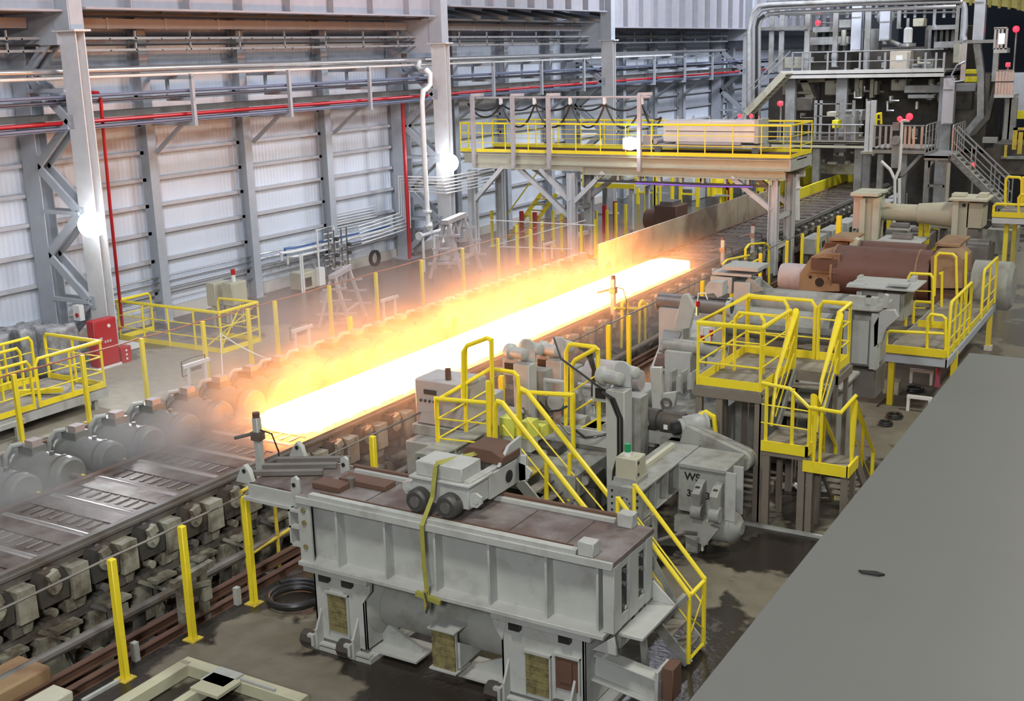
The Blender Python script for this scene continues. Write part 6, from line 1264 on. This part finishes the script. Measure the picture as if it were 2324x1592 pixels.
for px in range(1850, 1925, 16): rc('rib', H, MILLG, 59.5, .5, (px, 72, px+5, 115))
for px in range(2108, 2176, 13): rc('rib', H, MILLG, 59.5, .5, (px, 66, px+4, 112))
U_P = thing('mill_platform', 'upper grey platform with railing across the rolling mill stand', 'platform', (-12, 56, 0))
a, b = P(1772, 165, y=YM), P(2146, 165, y=YM)
m = M(); m.box(a.x, YM, a.z-.1, b.x, YM+4, a.z); m.go('deck', MILLG, U_P)
rc('edge_beam', U_P, mat('pale_mill_beam', (.5, .49, .46), .5, dirt=(.25, .23, .2), damt=.3), YM-.1, .12, (1772, 161, 2142, 166), (1772, 169, 2142, 174))
rc('edge_web', U_P, MILLG, YM, .1, (1772, 166, 2142, 172))
m = M(); q0, q1 = P(1798, 120, y=YM), P(2142, 116, y=YM); m.tube([q0, (q1.x, YM, q0.z)], .035, 6); q0 = P(1798, 142, y=YM); m.tube([q0, (q1.x, YM, q0.z)], .022, 6); m.go('handrail', MILLG, U_P)
for px in (1798, 1821, 1838, 1878, 1919, 1951, 1966, 2008, 2060, 2100, 2124, 2142): rc('post', U_P, GALV, YM-.02, .06, (px-1.2, 119, px+1.2, 163))
for px in (1790, 1905, 2140): rc('leg', U_P, MILLG, YM+.3, .3, (px-6, 172, px+6, 470))
L_P = thing('mill_platform', 'lower cream-edged platform at the foot of the rolling mill stand', 'platform', (-14, 53, 0))
YL = 52.5
rc('edge_beam', L_P, CREAM, YL, .15, (1742, 319, 1962, 325), (1750, 328, 1962, 337)); a, b = P(1742, 320, y=YL), P(1962, 320, y=YL)
m = M(); m.box(a.x, YL, a.z-.1, b.x, YL+3.5, a.z); m.go('deck', MILLD, L_P)
for px in (1765, 1787, 1811, 1835, 1862, 1882, 1896, 1918, 1940): rc('post', L_P, GALV, YL, .05, (px-1.2, 283, px+1.2, 320))
m = M(); q0 = P(1745, 282, y=YL); q1 = P(1960, 282, y=YL); m.tube([q0, (q1.x, YL, q0.z)], .03, 6); m.tube([q0-V((0, 0, .35)), (q1.x, YL, q0.z-.35)], .02, 6); m.go('handrail', GALV, L_P)
for px in (1755, 1850, 1945): rc('leg', L_P, MILLG, YL+.2, .3, (px-5, 337, px+5, 480))
# castings under the upper platform
Cc = thing('mill_brackets', 'cream cast brackets and blocks under the upper mill platform', 'mill castings', (-13, 57, 3))
hexplate(Cc, MILLC, YM+1, .6, [(1778, 178), (1800, 178), (1792, 215), (1775, 215)], 'v_bracket'); hexplate(Cc, MILLC, YM+1, .6, [(1815, 182), (1832, 182), (1848, 222), (1828, 222)], 'v_bracket'); hexplate(Cc, MILLC, YM+1, .6, [(1772, 178), (1872, 178), (1872, 186), (1772, 190)], 'top_casting')
rc('block', Cc, MILLC, YM+.8, .8, (1872, 182, 1907, 216), (2022, 180, 2056, 206), (1808, 208, 1838, 214), bev=.05)
rc('column_casting', Cc, MILLC, YM+1, .5, (1940, 178, 1947, 222), (1950, 182, 1956, 220), (1975, 180, 1981, 222), (1985, 184, 1990, 215), (2108, 180, 2114, 215))
rc('beam_casting', Cc, MILLG, YM+.4, .7, (2052, 194, 2142, 211), (2060, 215, 2120, 224), (2165, 190, 2215, 208), bev=.03)
hexplate(Cc, MILLC, YM+.5, .3, [(2062, 216), (2124, 214), (2112, 228), (2098, 224), (2062, 224)], 'arch_casting')
k = 0
for (x0, y0, x1, y1, Y, mm, lb) in ((1808, 222, 1842, 252, 55, MILLD, 'dark angular hood behind the lower mill platform'), (1916, 250, 1940, 322, 54, MILLG, 'grey cabinet on the lower mill platform'), (1876, 254, 1898, 265, 54, CREAM, 'small cream block above the yellow sign on the lower mill platform'), (1888, 273, 1900, 292, 53.5, YP, 'small yellow-green sign on the lower mill platform'), (1942, 250, 1956, 275, 54.5, MILLG, 'small grey panel beside the grey cabinet'), (2020, 116, 2064, 158, 56.8, mat('pinkish_cream_box', (.50, .44, .36), .6), 'pinkish cream box with white notice on the upper mill platform'), (1970, 66, 1993, 114, 57.5, MILLG, 'grey tall box on the upper mill platform'), (2072, 42, 2096, 60, 57.5, MILLC, 'cream box high above the upper mill platform'), (2102, 134, 2118, 156, 57, MILLG, 'small grey cabinet right of the pinkish box'), (2165, 94, 2178, 143, 56.2, MILLC, 'cream vertical panel at the right end of the upper platform'), (2188, 158, 2218, 168, 57.5, YP, 'bright yellow block right of the upper mill platform'), (2188, 174, 2218, 187, 57.5, YP, 'second bright yellow block below the first one'), (2162, 208, 2204, 250, 58, MILLD, 'dark brown box hanging between the two mill posts'), (1780, 130, 1822, 155, 58, MILLC, 'cream bracket box at the left end of the upper mill platform'), (1655, 310, 1700, 330, 50, MILLG, 'grey box low behind the silver trolley'), (1862, 370, 1955, 398, 55, MILLC, 'pale wall block below the lower mill platform'), (2068, 145, 2096, 160, 57, MILLG, 'dark grey crate beside the pinkish box')):
    root = thing('mill_box', lb, 'box', P((x0+x1)/2, y1, y=Y)); rc('body', root, mm, Y, .7, (x0, y0, x1, y1), bev=.03)
    if 'notice' in lb: rc('notice', root, WHT, Y-.02, .02, (2034, 126, 2048, 139))
    if 'dark brown box' in lb or 'crate' in lb or 'cabinet' in lb: rc('panel_line', root, MILLD, Y-.02, .02, (x0+3, y0+5, x1-3, y0+7))
# ducts, vertical frames and pipes over the mill
for k, (x0, y0, x1, y1, Y, mm, lb) in enumerate(((1934, 14, 1952, 116, 56.6, DUCT, 'pale vertical duct left of the two over the mill'), (1998, 24, 2017, 92, 56.6, DUCT, 'pale vertical duct right of the two over the mill'), (2214, -20, 2231, 95, 56, DUCT, 'tall pale square duct at the right end of the mill'), (2142, 178, 2161, 282, 55.5, mat('pinkish_grey_post', (.42, .39, .41), .5), 'pinkish grey square post below the upper mill platform'))):
    root = thing('mill_duct', lb, 'duct', P((x0+x1)/2, y1, y=Y)); rc('duct', root, mm, Y, .45, (x0, y0, x1, y1)); rc('duct_joint', root, MILLG, Y-.03, .5, (x0-1, y0+24, x1+1, y0+26), (x0-1, y1-4, x1+1, y1-1))
root = thing('mill_duct', 'bent grey duct running down in a curve at the right end of the mill', 'duct', P(2220, 300, y=56))
hexplate(root, MILLG, 55.8, .4, [(2208, 100), (2224, 100), (2233, 165), (2233, 270), (2200, 310), (2190, 295), (2217, 262), (2218, 175)], 'bent_duct')
hexplate(root, MILLD, 55.6, .3, [(2258, 170), (2262, 200), (2246, 270), (2215, 305), (2195, 312), (2205, 298), (2236, 262), (2252, 200)], 'black_hose')
root = thing('mill_portal', 'open grey frame with horizontal top bar at the right end of the mill', 'frame', P(2215, 200, y=56))
rc('top_bar', root, MILLG, 55.4, .2, (2165, 92, 2262, 97)); rc('post', root, MILLG, 55.4, .2, (2256, 97, 2262, 185)); rc('side_panel', root, MILLC, 55.4, .2, (2178, 98, 2190, 145)); rc('lamp_bar', root, GALV, 55.35, .05, (2184, 98, 2190, 182))
pth('bent_pipe', root, GALV, 55.2, .04, [(2165, 182), (2160, 170), (2172, 148), (2190, 140)], [(2165, 186), (2188, 183)])
for k, (px, yt, yb) in enumerate(((1773, 8, 165), (1831, 12, 170), (1895, 22, 152), (1968, 10, 165), (2174, 12, 95), (2182, 18, 95), (1750, 20, 165), (2040, 20, 65))):
    root = thing('mill_post', 'slim grey frame post over the mill, '+['first of the left group', 'second of the left group', 'third of the left group', 'tall one between the pale ducts', 'left of the right-end pair', 'right of the right-end pair', 'leftmost beside the bent pipes', 'behind the white tank'][k], 'post', P(px, yb, y=56.3), 'frame posts over the mill'); rc('post', root, MILLG, 56.3, .12, (px-3, yt, px+3, yb)); rc('foot_plate', root, MILLG, 56.25, .25, (px-5, yb-2, px+5, yb))
m = M(); rect(m, 1725, 62, 1833, 66, 56.2, .1); tag(m.go('cross_beam', MILLG), 'grey cross beam between the left frame posts of the mill', 'beam')
for k, (pts, r, mm) in enumerate((([(1698, 380), (1699, 70), (1706, 30), (1720, 14), (1745, 10), (2180, -6)], .10, MILLG), ([(1709, 380), (1710, 60), (1716, 36), (1730, 22), (1760, 18), (1945, 9), (2185, 4)], .09, GALV), ([(1716, 380), (1717, 60), (1722, 44), (1735, 34)], .07, BLACK), ([(1722, 380), (1723, 58), (1729, 42), (1745, 32), (1780, 29), (2170, 15)], .09, GALV), ([(2186, 5), (2190, 20), (2190, 60), (2186, 80), (2190, 92)], .12, DUCT), ([(2122, 15), (2120, 55), (2126, 66)], .07, DUCT))):
    m = M(); m.tube([P(a, b, y=55.0+k*.12) for a, b in pts], r, 10); tag(m.go('mill_pipe', mm), ['grey bent pipe at the upper left of the mill, outermost of the nested bends', 'galvanised bent pipe, second of the nested bends left of the mill', 'short black bent cable pipe between the nested bends', 'galvanised bent pipe, innermost long one of the nested bends', 'pale curved vent pipe at the upper right of the mill', 'thin pale pipe dropping above the mill, right of centre'][k], 'pipe')
# pipe lattice behind (roof level)
root = thing('pipe_lattice', 'lattice of pale pipes and small posts high behind the mill', 'pipe rack', P(1900, 40, y=64))
for y_ in (3, 12, 24, 33): m = M(); m.tube([P(1740, y_+2, y=64), P(2180, y_-6, y=64)], .05, 6); m.go('pipe', GALV, root)
for px in range(1745, 2180, 22): rc('lattice_post', root, DUCT if px % 3 else MILLG, 64.2, .1, (px, 2, px+4, 40))
root = thing('white_tank', 'white upright cylinder tank on the upper mill platform', 'tank', P(2060, 100, y=57.2)); a, b = P(2060, 62, y=57.3), P(2060, 98, y=57.3)
m = M(); m.lathe(b, (0, 0, 1), [(0, .12), (.03, .2), (a.z-b.z-.08, .2), (a.z-b.z, .12)], 16); m.go('tank_body', WHT, root); m = M(); m.cyl(b-V((0, 0, .15)), b, .38, 16); m.go('tank_base', GALV, root)
m = M(); m.tube([a, a+V((0, 0, .4))], .07, 8); m.tube([b-V((1.2, .1, -.3)), b-V((.3, 0, .1))], .1, 8); m.go('tank_pipe', MILLG, root)
root = thing('white_tank', 'small cream upright cylinder left of the pale ducts over the mill', 'tank', P(1912, 98, y=57.2)); a, b = P(1914, 68, y=57.3), P(1914, 98, y=57.3); m = M(); m.lathe(b, (0, 0, 1), [(0, .1), (.03, .12), (a.z-b.z, .12)], 14); m.go('tank_body', CREAM, root); m = M(); m.cyl(b-V((0, 0, .1)), b, .2, 12); m.go('tank_base', MILLG, root)
root = thing('white_tank', 'white bulged vessel high right of the centre over the mill', 'tank', P(2010, 60, y=58)); c = P(2010, 40, y=57.8); m = M(); m.sph(c, .42, 10); m.go('vessel', MILLG, root); m = M(); m.cyl(c-V((0, 0, 1.2)), c, .12, 10); m.go('neck', MILLG, root)
# truss of vertical rods under upper platform
root = thing('rod_grid', 'grid of grey rods in front of the mill on the lower platform', 'frame', P(1900, 320, y=53.8))
for px in (1850, 1862, 1900, 1936): rc('rod', root, MILLG, 53.8, .06, (px-1.5, 228, px+1.5, 320))
for y_ in (236, 264, 284, 304): rc('bar', root, MILLG, 53.8, .05, (1850, y_-1, 1936, y_+1))
root = thing('twin_pole', 'pale twin pole standing on a base plate right of the lower mill platform', 'pole', P(1973, 345, y=51.5)); rc('pole', root, COLL, 51.5, .15, (1966, 230, 1970, 344), (1977, 228, 1983, 344)); rc('base_plate', root, MILLC, 51.3, .6, (1953, 344, 1982, 350)); pb = P(1970, 350, y=51.5); m = M(); m.box(pb.x-.2, 51.5, 0, pb.x+.1, 51.7, pb.z); m.go('pedestal', MILLG, root); rc('tie', root, COLL, 51.52, .1, (1970, 260, 1977, 262), (1970, 310, 1977, 312))
# upper left stair
root = thing('mill_stair', 'steep grey stair climbing from the gantry level to the upper mill platform', 'stairs', P(1690, 260, y=54)); a, b = P(1692, 258, y=54), P(1778, 168, y=54)
for dy in (0, .9): m = M(); m.bar(a+V((0, dy, 0)), b+V((0, dy, 0)), .06, .3); m.go('stringer', MILLC, root); m = M(); m.tube([a+V((0, dy, 1)), b+V((0, dy, 1))], .03, 6); m.go('handrail', MILLG, root)
for t in [i/10 for i in range(11)]: q = a+(b-a)*t; m = M(); m.box(q.x-.15, q.y, q.z-.03, q.x+.15, q.y+.9, q.z+.03); m.go('tread', MILLC, root)
# right lower walkway and stair
W = thing('mill_walkway', 'grey walkway with close-set railing right of the lower mill platform', 'platform', P(2040, 345, y=49)); YW = 49.0
rc('edge_beam', W, mat('brownish_grey_beam', (.33, .30, .27), .55), YW, .12, (1980, 338, 2100, 350)); a, b = P(1980, 335, y=YW), P(2100, 335, y=YW); m = M(); m.box(a.x, YW, a.z-.08, b.x, YW+2, a.z); m.go('deck', MILLG, W)
for px in (1984, 1997, 2010, 2022, 2054, 2064, 2074, 2092): rc('post', W, GALV, YW, .05, (px-1.3, 284, px+1.3, 338))
m = M(); q0, q1 = P(1984, 285, y=YW), P(2100, 285, y=YW); m.tube([q0, (q1.x, YW, q0.z)], .03, 6); m.go('handrail', GALV, W)
hexplate(W, MILLG, YW+.1, .1, [(2040, 400), (2085, 352), (2095, 352), (2050, 400)], 'strut'); rc('leg', W, MILLG, YW+.2, .25, (2046, 350, 2052, 480), (1992, 350, 1998, 480))
W2 = thing('mill_landing', 'grey landing with white railings at the head of the long stair', 'platform', P(2127, 360, y=47)); YW = 47.0
rc('edge_beam', W2, mat('brown_grey_beam', (.3, .27, .24), .55), YW, .12, (2098, 354, 2152, 365)); a, b = P(2098, 354, y=YW), P(2152, 354, y=YW); m = M(); m.box(a.x, YW, a.z-.08, b.x, YW+2.6, a.z); m.go('deck', MILLG, W2)
rails(W2, [(a.x, YW+.05, a.z), (a.x, YW+2.5, a.z)], h=1.15, mids=(.5, .9), toe=.1, sp=.6, mm=GALV); rails(W2, [(b.x+.1, YW+.05, a.z), (b.x+.1, YW+2.5, a.z)], h=1.15, mids=(.5,), toe=.1, sp=.5, mm=GALV)
rc('leg', W2, MILLG, YW+.1, .25, (2099, 365, 2106, 462), (2143, 365, 2150, 462), (2106, 419, 2143, 426)); rc('leg_edge', W2, CREAM, YW+.08, .02, (2150, 370, 2152, 460))
hexplate(W2, MILLG, YW+.1, .1, [(2106, 365), (2122, 365), (2106, 385)], 'corner_brace'); hexplate(W2, MILLG, YW+.1, .1, [(2143, 365), (2128, 365), (2143, 385)], 'corner_brace')
root = thing('long_stair', 'long grey stair with pale handrails coming down towards the far right platform', 'stairs', P(2280, 480, y=46)); a, b = P(2160, 355, y=46.8), P(2285, 480, y=44.5)
for dy in (0, .9): m = M(); m.bar(a+V((0, dy, 0)), b+V((0, dy, 0)), .05, .28); m.go('stringer', GREY, root); m = M(); m.tube([a+V((.0, dy, 1.05)), b+V((0, dy, 1.05))], .03, 6); m.tube([a+V((.0, dy, .55)), b+V((0, dy, .55))], .02, 6); m.go('handrail', GALV, root)
for t in [i/12 for i in range(13)]: q = a+(b-a)*t; m = M(); m.box(q.x-.14, q.y, q.z+.02, q.x+.14, q.y+.9, q.z+.08); m.go('tread', GREY, root)
for t in (.0, .35, .7, 1): q = a+(b-a)*t; m = M(); m.cyl(q, q+V((0, 0, 1.05)), .025, 6); m.cyl(q+V((0, .9, 0)), q+V((0, .9, 1.05)), .025, 6); m.go('post', GALV, root)
root = thing('signal_pole', 'white signal pole with red lamps and forked foot in front of the grey walkway', 'signal pole', P(2031, 460, y=46)); YW = 46.0
pb = P(2031, 462, y=YW); m = M(); m.cyl((pb.x, YW, 0), pb, .06, 8); m.box(pb.x-.2, YW-.2, 0, pb.x+.2, YW+.2, .04); m.go('pole_foot', WHT, root)
pth('pole', root, WHT, YW, .06, [(2031, 462), (2031, 408), (2041, 385), (2043, 360), (2047, 277)], [(2031, 408), (2020, 385), (2000, 366)], [(2041, 462), (2041, 405)], [(2042, 277), (2047, 274), (2064, 274)])
for (px, py, r) in ((2042, 270, .1), (2064, 265, .13)): m = M(); m.sph(P(px, py, y=YW), r); m.go('red_lamp', REDL, root)
m = M(); c = P(2034, 318, y=YW); m.cyl(c, c-V((0, .2, 0)), .17, 14); m.bc(c+V((-.05, .1, .5)), .25, .15, .3); m.bc(c+V((0, .1, -.6)), .3, .2, .9); m.go('horn_box', MILLG, root)
k = 0
for (px, py, Y, r) in ((1856, 52, 56, .12), (2306, 66, 60, .15), (2287, 147, 56, .09), (1770, 235, 53, .12), (2208, 375, 50, .09)):
    c = P(px, py, y=Y); root = thing('red_signal', 'glowing red signal lamp, %s' % ['high in the frame left of the pale ducts', 'on the dark wall in the upper right corner', 'right of the mill below the corner one', 'beside the top of the silver trolley', 'behind the handrails of the long stair'][k], 'signal lamp', c, 'red signal lamps'); k += 1
    m = M(); m.sph(c, r); m.go('lens', REDL, root); m = M(); m.bc(c+V((0, r+.02, 0)), .2, .08, .2)
    if k == 1: m.cyl(c+V((0, r, 0)), (c.x, 58.6, c.z), .04, 6)
    else: m.cyl(c+V((0, r+.03, 0)), (c.x, c.y+r+.03, 0), .04, 6)
    m.go('stem', MILLG, root)
# right-most structures
root = thing('service_tower', 'grey service tower with railed balcony at the right picture edge', 'tower', P(2290, 250, y=54)); Y = 54
rc('tower_post', root, MILLG, Y, .2, (2283, 222, 2288, 330), (2292, 222, 2296, 400)); rc('balcony', root, COLL, Y-.3, 1.5, (2256, 215, 2300, 222)); rc('wall_panel', root, DUCT, Y+1.5, .2, (2290, 165, 2330, 260))
rc('yellow_stripe', root, YP, Y+1.45, .05, (2295, 252, 2330, 270)); 
for px in range(2262, 2300, 7): rc('balcony_post', root, GALV, Y-.3, .05, (px-1, 160, px+1, 215))
rc('balcony_rail', root, GALV, Y-.3, .05, (2260, 159, 2300, 161), (2260, 185, 2300, 187))
rc('upper_balcony', root, COLL, Y-.3, .8, (2255, 110, 2285, 120)); 
for px in (2258, 2266, 2274, 2284): rc('upper_post', root, GALV, Y-.3, .06, (px-1, 64, px+1, 112))
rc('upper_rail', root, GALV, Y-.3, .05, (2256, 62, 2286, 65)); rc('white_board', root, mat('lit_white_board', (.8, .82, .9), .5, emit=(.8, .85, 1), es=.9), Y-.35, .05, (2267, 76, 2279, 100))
root = thing('side_machine', 'dark machine with yellow frames at the right edge above the far platform', 'machine', P(2290, 380, y=50)); rc('body', root, MILLD, 50, 2, (2255, 325, 2340, 400), bev=.05); rc('pale_beam', root, MILLG, 49.7, .3, (2272, 355, 2330, 362), (2230, 312, 2262, 325)); rc('yellow_frame', root, YELD, 49.6, .1, (2280, 330, 2284, 358), (2300, 290, 2306, 340), (2312, 300, 2318, 350), (2300, 290, 2330, 296))
root = thing('small_yellow_frame', 'small yellow rail frame standing left of the walkway railing', 'railing', P(1995, 285, y=50.5)); pth('frame', root, YEL, 50.5, .05, [(1988, 285), (1989, 262), (1992, 259), (1999, 258), (2000, 282)])
pth('bar', root, YEL, 50.5, .03, [(1989, 272), (2000, 271)])
# yellow overhead crane at the very top
root = thing('overhead_crane', 'yellow overhead crane beam at the top right edge', 'crane', P(2230, 0, y=90)); Y = 90
q = [P(2165, -30, y=Y), P(2330, -30, y=Y), P(2330, 28, y=Y), P(2300, 18, y=Y), P(2180, 4, y=Y)]
m = M(); m.prism([(v.x, v.z) for v in q], 'y', Y, Y+1.5); m.go('bridge_beam', mat('crane_yellow_paint', (.85, .62, .15), .5, var=.5, scale=.6), root)  # bridge beam yellow with strongly varied tone
for px in range(2180, 2330, 22): rc('panel_rib', root, YELD, Y-.15, .15, (px, -30, px+3, 10+(px-2180)*.1))
# white elbow pipe beside the gantry
root = thing('elbow_pipe', 'white elbow pipe right behind the right gantry leg', 'pipe', P(1808, 420, y=43)); pth('pipe', root, WHT, 43, .12, [(1808, 520), (1808, 402), (1813, 395), (1826, 394)])
pth('flange', root, WHT, 43, .18, [(1808, 428), (1808, 424)])

# small pipework cluttering the mill housing
rr = random.Random(11)
root = thing('mill_pipework', 'tangle of small grey pipes and valves on the front of the mill housing', 'pipework', P(1950, 300, y=57.5))
for k in range(46):
    px = rr.uniform(1785, 2135); py = rr.choice([rr.uniform(120, 160), rr.uniform(180, 225), rr.uniform(228, 315)]); Y = rr.uniform(56.4, 58.0); w_ = rr.uniform(3, 12); h_ = rr.uniform(4, 18)
    rc('valve_block', root, [MILLG, MILLC, MILLD, GALV, MIDS][k % 5], Y, .3, (px, py, px+w_, py+h_))
    if k % 2 == 0: y1 = py+rr.uniform(10, 30); pth('small_pipe', root, GALV if k % 4 else MILLC, Y-.1, rr.uniform(.025, .06), [(px, py), (px, y1), (px+rr.uniform(8, 30), y1)])
root = thing('pit_pipework', 'pale pipes and fittings in the dark gap below the lower mill platform', 'pipework', P(1870, 350, y=54))
for k in range(14):
    px = 1800+k*13; py = rr.uniform(340, 385); rc('fitting', root, [MILLC, MILLG, GALV][k % 3], 53.5, .3, (px, py, px+rr.uniform(6, 22), py+rr.uniform(3, 9)))
# ================= steam and glowing fumes =================
def vol(name, box, dens, cut, scale, label, col=(1, 1, 1), seed=0.0, emit=None, ex=1.0, aniso=.2, pw=1.0, gain=3.0):
    m = bpy.data.materials.new(name); m.use_nodes = True; N = m.node_tree.nodes; L = m.node_tree.links; N.clear()
    out = N.new('ShaderNodeOutputMaterial'); pv = N.new('ShaderNodeVolumePrincipled'); L.new(pv.outputs[0], out.inputs['Volume'])
    pv.inputs['Color'].default_value = col+(1,); pv.inputs['Anisotropy'].default_value = aniso
    def mt(op, a, b=None, cl=False):
        k = N.new('ShaderNodeMath'); k.operation = op; k.use_clamp = cl
        for i, x in enumerate((a, b)):
            if x is None: continue
            if isinstance(x, (int, float)): k.inputs[i].default_value = x
            else: L.new(x, k.inputs[i])
        return k.outputs[0]
    tc = N.new('ShaderNodeTexCoord'); s = N.new('ShaderNodeSeparateXYZ'); L.new(tc.outputs['Generated'], s.inputs[0])
    def edge(o, p=1): # 0 at both ends, 1 in the middle
        return mt('MULTIPLY', mt('MULTIPLY', o, mt('SUBTRACT', 1.0, o)), 4.0)
    g = N.new('ShaderNodeNewGeometry'); mp = N.new('ShaderNodeMapping'); mp.inputs['Location'].default_value = (seed, seed, seed); L.new(g.outputs['Position'], mp.inputs[0])
    n = N.new('ShaderNodeTexNoise'); n.inputs['Scale'].default_value = scale; n.inputs['Detail'].default_value = 4; n.inputs['Distortion'].default_value = .4; L.new(mp.outputs[0], n.inputs['Vector'])
    d = mt('MULTIPLY', mt('SUBTRACT', n.outputs['Fac'], cut), gain, True)
    fall = mt('MULTIPLY', edge(s.outputs[0]), mt('MULTIPLY', mt('POWER', edge(s.outputs[1]), .5), mt('POWER', mt('SUBTRACT', 1.0, s.outputs[2]), 1.3)))
    d = mt('MULTIPLY', mt('MULTIPLY', d, fall), dens); L.new(d, pv.inputs['Density'])
    if emit:
        pv.inputs['Emission Color'].default_value = emit+(1,)
        L.new(mt('MULTIPLY', d, ex), pv.inputs['Emission Strength'])
    mm = M(); mm.box(*box); o = mm.go(name, m); tag(o, label, 'steam', kind='stuff'); return o
vol('steam_haze', (-19.3, 14.0, .9, -12.6, 31.0, 3.2), .45, .33, .55, 'thin orange-lit steam drifting over the slab and the motors', (1, .96, .94), 3.0)
vol('glow_haze', (-13.5, 14.2, .3, -11.4, 33.5, 2.6), .42, .1, .6, 'faint added haze for the red glow beside the near edge of the slab', (1, .95, .93), 6.0)  # scattering haze added to make the red glow beside the slab
vol('slab_flame_glow', (-15.9, 13.8, 1.3, -13.2, 29.0, 2.5), .8, .37, 1.0, 'yellow flames and fumes over the far edge of the slab, scattered glow put in as emission', (1, .9, .8), 7.0, emit=(1, .34, .04), ex=2.4, gain=2.6)  # emission also stands for slab light scattered in the fumes
vol('steam_cloud', (-15.6, 11.8, 1.16, -12.6, 14.9, 2.1), 4.5, .38, 1.1, 'white steam puff rising from the plates just before the glowing slab', seed=1.7)
vol('steam_cloud', (-16.4, 7.0, 1.16, -12.5, 11.2, 2.1), 3.0, .38, .9, 'white steam over the table at the left picture edge', seed=4.4)
vol('mist', (-5.2, 27, .0, 3.5, 46, 3.2), .30, .30, .35, 'pale mist drifting over the floor beyond the big roof plate', seed=9.1)
for o in bpy.data.objects:
    if '_w' in o: del o['_w']
